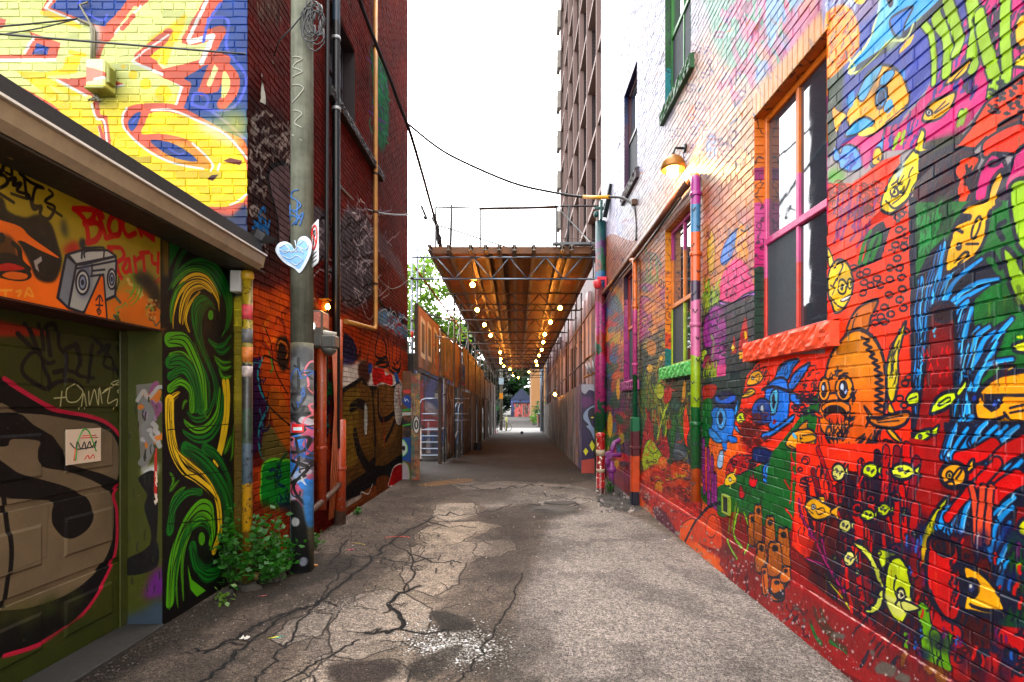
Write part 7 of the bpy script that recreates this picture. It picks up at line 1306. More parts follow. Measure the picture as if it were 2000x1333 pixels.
cir = [(0.5+.40*math.cos(a*.262), .66+.27*math.sin(a*.262)) for a in range(25)]; mb.tube([sp(u,v,.005) for u,v in cir], .010, 6); mb.tube([sp(.25,.84,.006),sp(.75,.48,.006)], .009, 6); mb.build('red_ring', mat('sign_red', (.74,.05,.05), .4), ns)
mb = MB(); mb.tube([sp(.42,.50,.004),sp(.42,.82,.004)], .010, 6); mb.tube([sp(.42,.82,.004),sp(.62,.80,.004),sp(.64,.70,.004),sp(.42,.66,.004)], .009, 6)
mb.build('symbol', mat('black_marker', (.05,.05,.05)), ns)
for k in range(3): mb = MB(); mb.tube([sp(.2,.28-.09*k,.004),sp(.8,.28-.09*k,.004)], .005, 5); mb.build('text_line', mat('black_marker', (.05,.05,.05)), ns); mb = MB(); mb.bar((PXc+.10,PY,zt-.10),sp(.05,.85,-.006),.03,.008); mb.bar((PXc+.10,PY,zb_+.10),sp(.05,.2,-.006),.03,.008); mb.build('bracket', STL, ns)
st_ = MB(); a_ = [ -1.0+.18*k for k in range(8)]
for zc, h in ((HC-(837-CY)*5.46/F, .085),):
    for k in range(7):
        t0, t1 = -math.pi/2-.48+.16*k-.1, -math.pi/2-.48+.16*(k+1)-.1; r_ = .1165
        st_.quad((PXc+r_*math.cos(t0),PY+r_*math.sin(t0),zc-h/2),(PXc+r_*math.cos(t1),PY+r_*math.sin(t1),zc-h/2),(PXc+r_*math.cos(t1),PY+r_*math.sin(t1),zc+h/2),(PXc+r_*math.cos(t0),PY+r_*math.sin(t0),zc+h/2))
so = st_.build('sticker', mat('red_sticker', (.78,.08,.08), .4, 0, .1)); tag(so, 'red, white and blue sticker at chest height on the utility pole', 'sticker')
st_ = MB()
for k in range(1,6):
    t0, t1 = -math.pi/2-.48+.16*k-.1, -math.pi/2-.48+.16*(k+1)-.1; r_ = .1175
    st_.quad((PXc+r_*math.cos(t0),PY+r_*math.sin(t0),zc-.022),(PXc+r_*math.cos(t1),PY+r_*math.sin(t1),zc-.022),(PXc+r_*math.cos(t1),PY+r_*math.sin(t1),zc+.012),(PXc+r_*math.cos(t0),PY+r_*math.sin(t0),zc+.012))
st_.build('white_band', mat('sticker_white', (.72,.76,.80), .4, 0, .3, 60), so)
# ============================================================= covered scaffold over the alley
def sl(y): return -.0312*(y-13.95)                     # everything follows the falling ground
XLs = lambda y: -2.42+.0135*(y-13.9); XRs = 2.12
TD = [13.95,17.9,19.6,22.4,25.6,28.3,31.3,34.3,37.3,40.3,43.3,45.6]
DECKW = mat('deck_plywood', (.44,.26,.10), .6, 0, .3, 2, dirt=.4)
dk = thing('scaffold_deck', 'overhead plywood deck on dark joists roofing the alley', 'deck', (0,30,gz(30)))
def slab(mb, x0, x1, y0, y1, z0, z1, n=8):             # sloping box
    for i in range(n):
        a, b = y0+(y1-y0)*i/n, y0+(y1-y0)*(i+1)/n; sa, sb_ = sl(a), sl(b)
        mb.quad((x0,a,z0+sa),(x0,b,z0+sb_),(x1,b,z0+sb_),(x1,a,z0+sa)); mb.quad((x0,a,z1+sa),(x1,a,z1+sa),(x1,b,z1+sb_),(x0,b,z1+sb_))
        mb.quad((x0,a,z0+sa),(x0,a,z1+sa),(x0,b,z1+sb_),(x0,b,z0+sb_)); mb.quad((x1,a,z0+sa),(x1,b,z0+sb_),(x1,b,z1+sb_),(x1,a,z1+sa))
    mb.quad((x0,y0,z0+sl(y0)),(x1,y0,z0+sl(y0)),(x1,y0,z1+sl(y0)),(x0,y0,z1+sl(y0))); mb.quad((x1,y1,z0+sl(y1)),(x0,y1,z0+sl(y1)),(x0,y1,z1+sl(y1)),(x1,y1,z1+sl(y1)))
for i in range(13):                                    # plywood sheets
    y0, y1 = 13.95+i*2.44, 13.95+(i+1)*2.44-.001
    for k in range(3):
        mb = MB(); xa = -2.18+k*1.45; slab(mb, xa, xa+1.4495, y0, y1, 5.702+.004*((i+k)%2), 5.73, 2); mb.build('plywood_sheet', DECKW, dk)
JX = [-2.20,-1.72,-1.17,-.79,-.45,-.07,.42,1.13,1.37,1.93]
for x in JX:
    mb = MB(); slab(mb, x-.05, x+.05, 13.45, 46.2, 5.672, 5.70); slab(mb, x-.012, x+.012, 13.45, 46.2, 5.583, 5.672); slab(mb, x-.05, x+.05, 13.45, 46.2, 5.558, 5.583); mb.build('joist', ALU, dk)
mb = MB(); slab(mb, -2.24, 2.12, 13.72, 13.76, 5.56, 5.735, 1); mb.build('edge_board', DECKW, dk)
mb = MB(); slab(mb, .9, 2.05, 13.55, 13.70, 5.74, 5.80, 1); mb.build('edge_plank', mat('grey_plank', (.42,.43,.44), .7, 0, .2), dk)
def truss(y, label, front=False):
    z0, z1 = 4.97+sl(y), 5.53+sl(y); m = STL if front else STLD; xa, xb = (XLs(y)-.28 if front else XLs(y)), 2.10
    t = thing('lattice_truss', label, 'truss', (0, y, gz(y)), 'lattice trusses carrying the deck')
    for z in (z0, z1): mb = MB(); mb.tube([(xa,y,z),(xb,y,z)], .0255, 8 if not front else 12); mb.build('chord', m, t)
    mb = MB(); n = 9; x = [-2.15+4.15*i/(n-.5) for i in range(n)]
    xs_ = [-2.05,-1.42,-.72,-.0,.66,1.30,1.93]
    a = -2.08; w = .47
    up_ = True; pts = []
    k = 0
    while a+k*w <= 2.0: pts.append((a+k*w, y, z1 if k % 2 == 0 else z0)); k += 1
    for p, q_ in zip(pts, pts[1:]): mb.tube([p, q_], .019, 7)
    mb.build('lacing', m, t)
    for xx in (xa+.28, 1.98): mb = MB(); mb.tube([(xx,y,z0),(xx,y,z1)], .019, 7); mb.build('strut', m, t)
    return t
for k, y in enumerate(TD):
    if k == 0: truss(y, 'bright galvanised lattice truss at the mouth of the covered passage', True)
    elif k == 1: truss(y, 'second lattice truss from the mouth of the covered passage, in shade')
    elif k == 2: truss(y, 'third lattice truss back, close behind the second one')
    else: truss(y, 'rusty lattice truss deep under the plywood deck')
# posts, ledgers
def post(x, y, z1, label, group, m=STLD, r=.0255):
    t = thing('scaffold_post', label, 'scaffold post', (x,y,gz(y)), group)
    mb = MB(); mb.tube([(x,y,gz(y)+.02),(x,y,z1)], r, 10); mb.build('tube', m, t)
    for z in (2.1,3.9,5.0):
        if z < z1-gz(y): mb = MB(); mb.lathe((x,y,z+gz(y)-.03), [(r+.004,0),(r+.022,.012),(r+.022,.05),(r+.004,.06)], 10); mb.build('coupler', STLD, t)
    mb = MB(); mb.box(x-.075,x+.075,y-.075,y+.075,gz(y),gz(y)+.012); mb.build('foot_plate', STLD, t); return t
post(-2.72,13.9,6.05,'tallest scaffold post beside the dark brick corner, with an orange-red tag', None, STL)
post(-2.60,14.0,5.85,'scaffold post just right of the tallest one by the dark brick corner', None, STL)
for y in TD[1:]:
    post(-2.3+.0142*(y-12.5)+.13, y, 5.55+sl(y), 'scaffold post in the left row of the covered passage', 'scaffold posts, left row'); post(XRs+.02, y, 5.55+sl(y), 'scaffold post in the right row of the covered passage', 'scaffold posts, right row')
mb = MB(); mb.tube([(-2.72,13.9,3.45),(-2.72,13.9,3.60)], .031, 10); tag(mb.build('marker_tape', mat('orange_tape', (.86,.14,.05), .5)), 'orange-red tape band around the tallest scaffold post', 'tape')
def run(name, label, pts, m, r=.0245, cat='scaffold tube', group=None):
    mb = MB(); mb.tube(pts, r, 8); return tag(mb.build(name, m), label, cat, group)
run('ledger_tube', 'long amber scaffold tube running away along the left edge of the deck', [(-2.62,13.9,5.22),(-1.98,45.5,5.22+sl(45.5))], YTB, .028)
run('ledger_tube', 'long scaffold tube low along the right side above the hoarding', [(2.05,13.8,3.10),(2.12,45.5,3.10+sl(45.5))], STLD)
run('ledger_tube', 'long scaffold tube at mid height along the right side', [(2.05,14.2,4.35),(2.12,45.5,4.35+sl(45.5))], YTB, .022)
for k,(z, lb_) in enumerate(((4.30,'upper'),(3.72,'middle'),(2.55,'lower'))):
    run('ledger_tube', 'long %s guard tube along the left scaffold row' % lb_, [(-2.55,14.2,z),(-2.0,45.5,z+sl(45.5))], STLD, .022)
for y in TD[1:7]:
    for z in (3.72, 4.30): run('cross_tube', 'short scaffold tube jutting left from the left row', [(XLs(y)-1.5,y,z+sl(y)),(XLs(y)-.1,y,z+sl(y))], STLD, .022, group='cross tubes of the left scaffold')
    post(XLs(y)-1.45, y, 4.6+sl(y), 'outer scaffold post behind the left row', 'outer scaffold posts on the left')
for y0_, y1_ in zip(TD[1:6], TD[2:7]): run('brace_tube', 'diagonal brace in the left scaffold row', [(XLs(y0_)-.1,y0_,2.6),(XLs(y1_)-.1,y1_,4.9)], STLD, .018, group='diagonal braces of the left scaffold')
for z in (3.6, 4.15): run('cross_tube', 'galvanised tube spanning left of the passage mouth at %s height' % ('lower' if z < 4 else 'upper'), [(-2.72,13.95,z),(-1.75,15.8,z)], STL, .022)
# rail above the deck
RAILM = mat('dull_rail', (.16,.16,.165), .6, .2, .2)
rt = thing('guard_rail', 'thin guard rail of tubes and a plank on top of the deck', 'railing', (0,14.3,5.75))
for px, py0, py1 in ((851,405,492),(882,400,492),(938,406,492),(1087,406,492),(1112,402,492),(1172,392,492)): mb = MB(); mb.tube([at(px,py0,14.3),at(px-(2 if px == 882 else 0)-(4 if px == 1112 else 0),py1,14.3)], .034 if px in (882,1112) else .024, 8); mb.build('upright', RAILM, rt)
mb = MB(); mb.tube([at(851,405,14.3),at(940,407,14.3),at(1010,407,14.3),at(1090,403,14.3),at(1180,403,14.3)], .024, 8); mb.build('top_rail', RAILM, rt)
mb = MB(); mb.bar(at(938,408,14.33),at(1088,405,14.33),.03,.07); mb.build('plank', WOOD, rt)
mb = MB(); mb.tube([at(1070,465,14.3),at(1180,468,14.3)], .010, 6); mb.build('cord', STLD, rt)
# festoon bulbs
FB = emit('festoon_bulb', (1,.60,.20), 300); SK = mat('black_socket', (.05,.05,.05), .5)
def fd(py): return 3740.6/((790-py)+32.55)
lft = [(923,557),(932,606),(946,635),(958,656),(977,689),(978,702),(978,709),(984,716),(996,722),(1002,734)]; rgt = [(1094,602),(1075,630),(1064,654),(1061,669),(1058,684),(1053,695),(1047,706),(1049,714),(1033,727),(1012,738)]
for side, L in (('left', lft), ('right', rgt)):
    cpts = []
    for k, (px, py) in enumerate(L):
        x, y, z = at(px, py, fd(py)); zt = 5.57+sl(y); cpts.append((x, y, z+.16))
        t = thing('festoon_bulb', 'glowing bulb nearest the passage mouth in the %s-hand row under the deck' % side if k == 0 else 'glowing amber bulb in the %s-hand row under the deck' % side, 'light bulb', (x,y,z), None if k == 0 else 'bulbs in the %s-hand row' % side)
        mb = MB(); mb.lathe((x,y,z-.06), [(.015,0),(.052,.022),(.068,.06),(.054,.10),(.024,.13)], 12); mb.build('bulb', FB, t)
        mb = MB(); mb.lathe((x,y,z+.055), [(.022,0),(.024,.06),(.010,.075)], 10); mb.tube([(x,y,z+.12),(x,y,max(z+.2,zt))], .005, 5); mb.build('socket', SK, t)
    mb = MB(); mb.tube([tuple(p) for p in cr(cpts, False, 4)], .008, 6); tag(mb.build('festoon_cable', BLK), 'black cable linking the %s-hand row of bulbs' % side, 'cable')
x,y,z = at(1084,771,24); t = thing('festoon_bulb', 'single lit bulb low on the right above the hoarding', 'light bulb', (x,y,z)); mb = MB(); mb.lathe((x,y,z-.06), [(.015,0),(.052,.022),(.068,.06),(.054,.10),(.024,.13)], 12); mb.build('bulb', FB, t); mb = MB(); mb.tube([(x,y,z+.05),(x+.1,y,z+.9)], .01, 6); mb.build('cord', BLK, t)
# ---- hoarding panels
def board_paint(name, cols, seed, W=2.4, H=2.4, base=(.42,.28,.15), n=20):
    c = Canvas(W, H, 90, None, base); q = random.Random(seed); allc = cols+cols+[(.50,.47,.42),(.035,.03,.03),(.05,.045,.04)]
    x = 0
    while x < W:                                      # boards, pasted strips and torn sheets of every width
        w_ = q.choice([.12,.3,.5,.8,1.1])*q.uniform(.7,1.3); y = q.uniform(-.3,.6)*H*.5; h_ = H*q.uniform(.4,1.1); cc = q.choice(allc)
        c.poly([(x,y+q.uniform(-.1,.1)),(x+w_,y+q.uniform(-.1,.1)),(x+w_+q.uniform(-.05,.05),y+h_),(x+w_*.5,y+h_+q.uniform(-.25,.25)),(x+q.uniform(-.05,.05),y+h_)], cc, 0, al=q.uniform(.6,1)); x += w_*q.uniform(.6,1.4)
    c.blobs((0,0,W,H), n, allc, .34, .04, .85, seed, 1.4); c.drip((0,0,W,H), n*2, allc, .9, .14, seed+2, .9); c.scrib((0,0,W,H), n, allc+[(.62,.58,.5),(.45,.08,.08)], .5, .07, seed+1)
    for x in np.arange(0, W, 1.22): c.line([(x,-.1),(x,H+.1)], (.03,.027,.025), .03, sm=0)
    c.grain(.35,.12,seed); return c.image(name)
def flatboard(name, label, cat, p0, p1, z0, z1, t, m, group=None, parent=None):
    """upright sheet from p0 to p1 (x,y), thickness t"""
    a, b = Vector((p0[0],p0[1],0)), Vector((p1[0],p1[1],0)); d = (b-a).normalized(); n = Vector((-d.y,d.x,0))*t
    mb = MB(); lo = [a, b, b+n, a+n]; mb.prism([(v.x,v.y,z0[0] if i in (0,3) else z0[1]) for i, v in enumerate(lo)], [(v.x,v.y,z1[0] if i in (0,3) else z1[1]) for i, v in enumerate(lo)])
    o = mb.build(name, m, parent); 
    return tag(o, label, cat, group) if label else o
def pmat(name, im, u0, W, v0, H, ax='y'): return painted(name, im, ax, 'z', u0, v0, W, H, rough=.6, grain=50)
XU = lambda y: -2.3+.0142*(y-12.5)
segs = [(12.5,15.6),(15.65,18.9),(18.95,21.2),(21.25,27.5),(27.55,32),(32.05,38),(38.05,45)]
ulabs = ['plywood sign board with pale window shapes at the mouth of the left scaffold','second upper sign board from the mouth, torn grey and orange','narrow bare plywood board in the upper left row','long amber plywood board covered in brown scrawls in the upper left row','dark navy upper board with a pale ring at the left of the passage','upper board with rusty strips past the navy one at the left','farthest brown upper board at the left end of the passage']
def ub1():
    c = Canvas(3.3,1.6,130,None,(.55,.24,.10)); c.blobs((0,0,3.3,1.6),26,[(.62,.22,.10),(.46,.28,.16),(.60,.36,.26)],.3,.08,.7,1); c.blobs((0,0,3.2,.55),26,[(.20,.24,.32),(.36,.37,.42),(.10,.11,.14)],.2,.03,.95,2)
    for x in (.45,1.35,2.3): c.poly([(x,.42),(x+.5,.38),(x+.5,1.22),(x,1.28)],(.13,.075,.02),0,(.80,.74,.62),.12)
    c.blobs((2.3,0,3.3,.5),5,[(.75,.25,.08)],.2,.02,.9,9)
    c.drip((0,.2,3.3,1.4),26,[(.2,.12,.06),(.5,.3,.15)],.5,.03,3); c.scrib((2,0,3.2,1.4),6,[(.6,.56,.5),(.62,.2,.08)],.4,.05,4); return c.image('board_windows')
umats = [pmat('u1', ub1(), 12.4, 3.3, 2.5, 1.6), pmat('u2', board_paint('board_torn', [(.22,.13,.06),(.60,.56,.52),(.66,.22,.07),(.14,.12,.13)], 11, 3.3, 1.6), 15.6, 3.3, 2.4, 1.6), mat('bare_ply', (.52,.34,.18), .7, 0, .2, 3, dirt=.3), pmat('u4', board_paint('board_scrawl', [(.36,.20,.06),(.10,.06,.03),(.60,.36,.12),(.44,.26,.08)], 21, 6.4, 1.7, (.46,.27,.08), 60), 21, 6.4, 2.1, 1.7), None, pmat('u6', board_paint('board_rust', [(.30,.17,.10),(.07,.05,.04),(.5,.08,.06),(.4,.36,.32)], 31, 6, 2.6, (.22,.13,.08)), 32, 6, 1, 2.6), WOODD]
def ub5():
    c = Canvas(4.6,2.4,90,None,(.05,.06,.10)); c.ell(2.2,1.3,1.3,.55,None,(.45,.5,.6),.16); c.ell(2.2,1.3,.7,.28,None,(.45,.5,.6),.10); c.grain(.2,.2,3); return c.image('board_ring')
umats[4] = pmat('u5', ub5(), 27.5, 4.6, 1.4, 2.4)
UO = [(0,0,0),(.05,-.10,.03),(-.04,.06,-.02),(.03,.16,.05),(-.5,.02,.02),(.1,-.35,0),(.0,-.2,.05)]
for (a, b), l_, m, (ol, oh, ox) in zip(segs, ulabs, umats, UO):
    flatboard('sign_board', l_, 'board', (XU(a)+ox,a), (XU(b)+ox,b), (2.55+sl(a)*.9+ol, 2.55+sl(b)*.9+ol), (3.84+sl(a)*.6+.16+oh, 3.84+sl(b)*.6+.16+oh), .03, m, 'upper boards along the left scaffold')
mb = MB(); mb.box(-2.36,-2.28,12.35,12.46,2.5,4.05,.01); tag(mb.build('board_post', WOODD), 'dark timber edge post of the front upper sign board', 'post')
# boards closing the gap beside the brick corner
def ubA():
    c = Canvas(.40,2.6,200,lambda x,y:((x-788)/16*.2+.05,HC-(y-CY)*12.3/F+.1),(.40,.24,.11)); P,Ln,E=c.poly,c.line,c.ell
    c.blobs((785,725,805,770),14,[(.46,.28,.12),(.34,.2,.1)],5,.02,.6,1); P("788,763 800,761 803,768 790,768",(.80,.22,.20)); E(795,783,8,11,(.05,.22,.55)); E(800,795,5,5,(.06,.24,.55)); Ln("791,778 792,784 795,780 798,785",(.8,.85,.9),.015); Ln("786,802 806,800",(.12,.55,.15),.05); P("786,806 806,805 806,811 786,813",(.7,.7,.68),0); P("786,813 806,811 806,830 786,832",(.06,.06,.05),0); c.blobs((788,815,804,850),14,[(.62,.30,.10),(.1,.07,.05)],5,.01,.9,2); Ln("786,832 806,828",(.2,.6,.15),.035); P("786,855 806,855 806,905 786,900",(.05,.25,.52),0); P("786,860 794,868 796,880 790,890 786,888",(.75,.78,.75),1,(.3,.7,.2),.02); E(789,876,3,5,(.06,.06,.06)); P("786,905 797,910 800,935 786,938",(.62,.56,.58),1,(.3,.55,.2),.02); return c.image('board_ball')
flatboard('hoarding_board', 'narrow painted board with a blue ball and stripes beside the dark brick corner', 'board', (-2.63,12.32), (-2.42,12.30), (-.02,-.02), (2.48,2.48), .03, painted('board_ball_m', ubA(), 'x', 'z', -2.66, -.1, .40, 2.6, rough=.5))
def ubB():
    c = Canvas(.4,2.6,200,lambda x,y:((x-802)/15*.2+.05,HC-(y-CY)*12.2/F+.1),(.46,.32,.2)); c.blobs((800,725,818,935),60,[(.6,.2,.1),(.5,.45,.38),(.3,.18,.12),(.62,.5,.2),(.2,.35,.3)],4,.01,.8,3,2); c.drip((802,730,816,920),40,[(.6,.2,.1),(.7,.66,.6),(.2,.12,.1)],25,.012,4); c.ell(811,830,5.5,17,(.72,.70,.66),(.06,.06,.06),.02); c.ell(811,830,2.5,8,(.72,.7,.66),(.06,.06,.06),.03); c.grain(.2,.05,2); return c.image('board_target')
flatboard('hoarding_board', 'narrow scribbled board with a black and white target left of the steel steps', 'board', (-2.40,12.16), (-2.20,12.16), (-.02,-.02), (2.42,2.42), .03, painted('board_target_m', ubB(), 'x', 'z', -2.45, -.1, .40, 2.6, rough=.5))
# steel steps
ss = thing('steel_steps', 'galvanised steps with tubular handrails under the left scaffold', 'steps', (-2.9,18.2,gz(18)))
for k in range(5):
    mb = MB(); y_ = 17.1+.26*k; z_ = gz(17)+.19*(k+1); x0_ = (822-1010)*y_/F; x1_ = (861-1010)*y_/F; mb.box(x0_,x1_,y_,y_+.28 if k < 4 else y_+1.6,z_-.03,z_,.006); mb.build('tread', STL, ss)
for sx in (822, 861):
    mb = MB(); mb.bar(((sx-1010)*17.1/F,17.1,gz(17)+.02),((sx-1010)*18.2/F,18.2,gz(17)+.95),.04,.16); mb.build('stringer', STLD, ss)
for sx, nm in ((838,'a'),(890,'b')):
    mb = MB(); x_ = (sx-1010)*18.3/F
    mb.tube([(x_-.3,18.3,gz(18)+.95),(x_-.3,18.3,gz(18)+1.85),(x_-.24,18.3,gz(18)+1.98),(x_-.1,18.3,gz(18)+2.02),(x_+.45,18.3,gz(18)+2.02)], .022, 8); mb.tube([(x_-.25,18.3,gz(18)+1.5),(x_+.45,18.3,gz(18)+1.5)], .018, 8); mb.tube([(x_-.25,18.3,gz(18)+1.28),(x_+.45,18.3,gz(18)+1.28)], .014, 8); mb.build('handrail', STL, ss)
mb = MB(); x_ = (889-1010)*18.5/F
for o in (0,.12): mb.tube([(x_+o,18.5,gz(18)+.0),(x_+o,18.5,gz(18)+1.7),(x_+o+.05,18.5,gz(18)+1.85),(x_+o+.14,18.6,gz(18)+1.88)], .022, 8)
mb.tube([(x_+.1,18.4,gz(18)+.9),(x_-.08,17.4,gz(18)+.35)], .03, 8); mb.build('handrail', STL, ss)
# things under the upper boards on the left
mb = MB(); mb.box(-6,-2.0,20.6,20.7,gz(20),3.2); tag(mb.build('brown_wall', pmat('brown_wall_m', board_paint('brown_wall', [(.20,.08,.06),(.10,.22,.42),(.45,.06,.06),(.5,.45,.45)], 41, 4, 3.4, (.16,.075,.05), 16), -6, 4, -.3, 3.4, 'x')), 'dark brown graffitied wall behind the steel steps', 'wall')
mb = MB(); mb.box(-5.5,-2.62,13.6,13.7,gz(13)-.02,3.0); tag(mb.build('red_boarding', pmat('red_board_m', board_paint('red_board', [(.45,.05,.06),(.5,.4,.4),(.18,.06,.07)], 43, 3, 3, (.26,.12,.11), 20), -5.5, 3, 0, 3, 'x')), 'red and grey splashed boarding seen behind the target board', 'boarding')
def tpost(x, y, w, z1, label, m=WOODD): mb = MB(); mb.box(x-w/2,x+w/2,y-w/2,y+w/2,gz(y)-.02,z1,.008); tag(mb.build('timber_post', m), label, 'post')
tpost(-2.33,16.2,.10,2.55,'brown timber post right of the steel steps'); tpost(-2.04,19.0,.09,2.5,'brown timber post between the handrails and the navy door')
post(-2.21,16.35,2.6,'dark scaffold post with an orange mark standing in front of the steel steps', None)
flatboard('scribbled_board', 'tall narrow panel painted in dark red, blue and white beside the steel steps', 'board', (-2.16,16.5), (-2.06,17.5), (gz(17)+.1,gz(17)+.1), (2.35,2.3), .03, pmat('tall_panel_m', board_paint('tall_panel', [(.45,.06,.08),(.08,.10,.30),(.62,.6,.55),(.55,.33,.1)], 44, 1.2, 2.6, (.30,.18,.10), 12), 16.5, 1.2, -.2, 2.6))
flatboard('navy_door', 'navy door with pale chalk lines under the left boards', 'door', (-1.98,19.6), (-1.88,22.2), (gz(20),gz(22)), (2.2,2.15), .04, pmat('navy_door_m', board_paint('navy_door', [(.05,.07,.14),(.06,.12,.28),(.09,.09,.2)], 45, 2.8, 2.6, (.045,.055,.10), 10), 19.5, 2.8, -.3, 2.6))
flatboard('grey_panel', 'grey board standing right of the navy door', 'board', (-1.87,22.3), (-1.84,23.6), (gz(22),gz(23)), (2.1,2.1), .04, mat('grey_board', (.26,.27,.29), .6, 0, .25, 5, dirt=.4))
lseg = [(23.7,27.0,'blackened boards past the grey panel on the left'),(27.1,31.0,'dark timber hoarding halfway along the left of the passage'),(31.1,36.0,'brown stained hoarding on the left of the passage'),(36.1,40.5,'rust coloured hoarding near the far left end'),(40.6,45.5,'pale grey board at the far left end of the passage')]
lm = [pmat('lb%d' % k, board_paint('left_board_%d' % k, cl_, 90+k, b_-a_, 3.4, bs_, 12), a_, b_-a_, -.8, 3.4) for k, (a_, b_, bs_, cl_) in enumerate(((23.7,27,(.06,.05,.05),[(.1,.1,.12),(.2,.1,.08)]),(27.1,31,(.12,.07,.04),[(.2,.12,.06),(.07,.05,.04)]),(31.1,36,(.16,.09,.06),[(.25,.15,.08),(.35,.08,.05),(.08,.05,.04)]),(36.1,40.5,(.17,.09,.06),[(.28,.12,.07),(.4,.35,.3)])))]+[ mat('pale_board', (.36,.35,.34), .7, 0, .2, 2, dirt=.3)]
for (a,b,l_), m in zip(lseg, lm): flatboard('hoarding_board', l_, 'board', (XU(a)+.10,a), (XU(b)+.05,b), (gz(a)-.03,gz(b)-.03), (2.55+sl(a)*.9,2.55+sl(b)*.9), .04, m, 'hoarding along the left of the passage')
mb = MB(); y_ = 22.8; mb.lathe((-1.66,y_,gz(y_)), [(.13,0),(.15,.02),(.17,.30),(.18,.32),(.165,.32),(.12,.02)], 14); tag(mb.build('bucket', mat('grey_bucket', (.16,.16,.17), .5)), 'grey bucket on the ground beside the left hoarding', 'bucket')
# right-hand hoarding
XH = lambda y: 1.70+.016*(y-14)
def posters(seed, cols, base): return board_paint('posters_%d' % seed, cols, seed, 4, 2.6, base, 26)
rs = [(13.55,14.6,'purple-grey end board of the right hoarding','r0'),(14.65,16.4,'violet streaked board in the right hoarding','r1'),(16.45,19.6,'grey and brown poster-scarred board in the right hoarding','r2'),(19.65,23,'blackened poster board midway along the right hoarding','r3'),(23.05,27,'brown stripped board past the middle of the right hoarding','r4'),(27.05,33,'pale grey worn board in the far half of the right hoarding','r5'),(33.05,39,'grey concrete-coloured board near the far end of the right hoarding','r6'),(39.05,45.5,'last light grey board of the right hoarding','r7')]
rc = [((.20,.10,.32),[(.14,.06,.30),(.45,.38,.58),(.10,.05,.12)]),((.18,.12,.20),[(.30,.12,.40),(.52,.46,.55),(.55,.35,.08),(.06,.05,.07)]),((.18,.14,.11),[(.50,.45,.40),(.06,.05,.05),(.40,.08,.08),(.3,.2,.1)]),((.13,.12,.11),[(.05,.05,.05),(.34,.32,.3),(.25,.2,.1)]),((.24,.18,.13),[(.1,.08,.06),(.4,.34,.28)]),((.32,.29,.26),[(.2,.18,.16),(.45,.42,.4)]),((.34,.32,.30),[(.25,.23,.2),(.45,.42,.4)]),((.40,.38,.36),[(.3,.28,.26)])]
for k, ((a,b,l_,nm), (bs, cl)) in enumerate(zip(rs, rc)):
    flatboard('hoarding_board', l_, 'board', (XH(a),a), (XH(b),b), (gz(a)-.03,gz(b)-.03), (2.28+sl(a)*.8,2.28+sl(b)*.8), -.04, pmat('hb_'+nm, posters(60+k, cl, bs), a, b-a, -.8, 3.2), 'hoarding along the right of the passage')
def swirlboard():
    c = Canvas(.42,2.7,240,lambda x,y:((x-1135)/26*.335+.02,HC-(y-CY)*13.5/F+.1),(.14,.04,.24)); P,Ln,E=c.poly,c.line,c.ell
    P("1130,745 1165,745 1165,765 1150,762 1142,770 1135,764",(.62,.62,.66),1); P("1135,775 1162,780 1162,800 1135,795",(.34,.08,.34),1,soft=.04)
    P("1162,790 1147,797 1138,808 1138,820 1147,830 1142,832 1152,845 1162,868 1162,840 1155,830 1150,815 1158,805 1163,803",(.50,.56,.68),1,(.05,.04,.07),.03); P("1163,797 1150,800 1147,812 1152,824 1158,815 1163,815",(.07,.05,.12),1); E(1156,816,3,1.5,(.85,.8,.1)); P("1143,875 1148,882 1143,890 1138,882",(.86,.84,.10),0); P("1155,860 1161,872 1156,882 1150,870",(.86,.84,.10),0); P("1130,900 1165,895 1165,935 1130,935",(.72,.26,.20),0); return c.image('swirl_board')
flatboard('hoarding_board', 'purple board with a silver letter and yellow stars closing the right hoarding', 'board', (1.62,13.5), (1.94,13.5), (-.02,-.02), (2.22,2.22), .04, painted('swirl_board_m', swirlboard(), 'x', 'z', 1.60, -.1, .42, 2.7, rough=.45))
flatboard('hoarding_board', 'white drip-streaked edge board between the silver letter and the painted post', 'board', (1.95,13.3), (2.0,13.3), (-.02,-.02), (2.6,2.6), .20, mat('streaked_white', (.42,.42,.44), .6, 0, .5, 9, dirt=.4))
# clad building behind the right scaffold
cl = thing('clad_building', 'pinkish grey building clad in vertical strips behind the right scaffold', 'building', (4.5,30,gz(30)))
mb = MB(); mb.box(2.55,8,17.4,47,gz(30)-.5,6.6); mb.build('wall', mat('pink_grey_wall', (.30,.24,.25), .7, 0, .2, 2), cl)
q = random.Random(17); y_ = 17.5; CLM = [mat('pink_strip', (.46,.37,.39), .6, 0, .2, 2), mat('pink_strip_pale', (.60,.52,.53), .6, 0, .2, 2), mat('plum_strip', (.20,.13,.16), .7, 0, .3, 2), mat('brick_strip', (.27,.10,.08), .8, 0, .3, 3)]
while y_ < 46.4: w_ = q.uniform(.18,.75); mb = MB(); mb.box(2.50-q.uniform(.02,.10),2.549,y_,min(y_+w_,46.8),.9+q.uniform(0,.5),q.choice([5.6,5.6,4.8,4.2])); mb.build('cladding_strip', q.choice(CLM), cl); y_ += w_+q.uniform(.05,.6)
mb = MB(); mb.box(2.5,2.58,14.0,17.3,1.0,6.0); mb.build('infill_wall', mat('dim_infill', (.16,.13,.13), .7, 0, .3), cl)
w = MB(); zz = (3.0,4.5); w.box(2.40,2.5,14.3,14.4,*zz); w.box(2.40,2.5,16.2,16.3,*zz); w.box(2.40,2.5,14.4,16.2,zz[1]-.08,zz[1]); w.box(2.40,2.5,14.4,16.2,zz[0],zz[0]+.08); w.box(2.42,2.5,14.4,16.2,3.72,3.78); wo = w.build('window', mat('grey_window_frame', (.25,.24,.24), .5), cl)
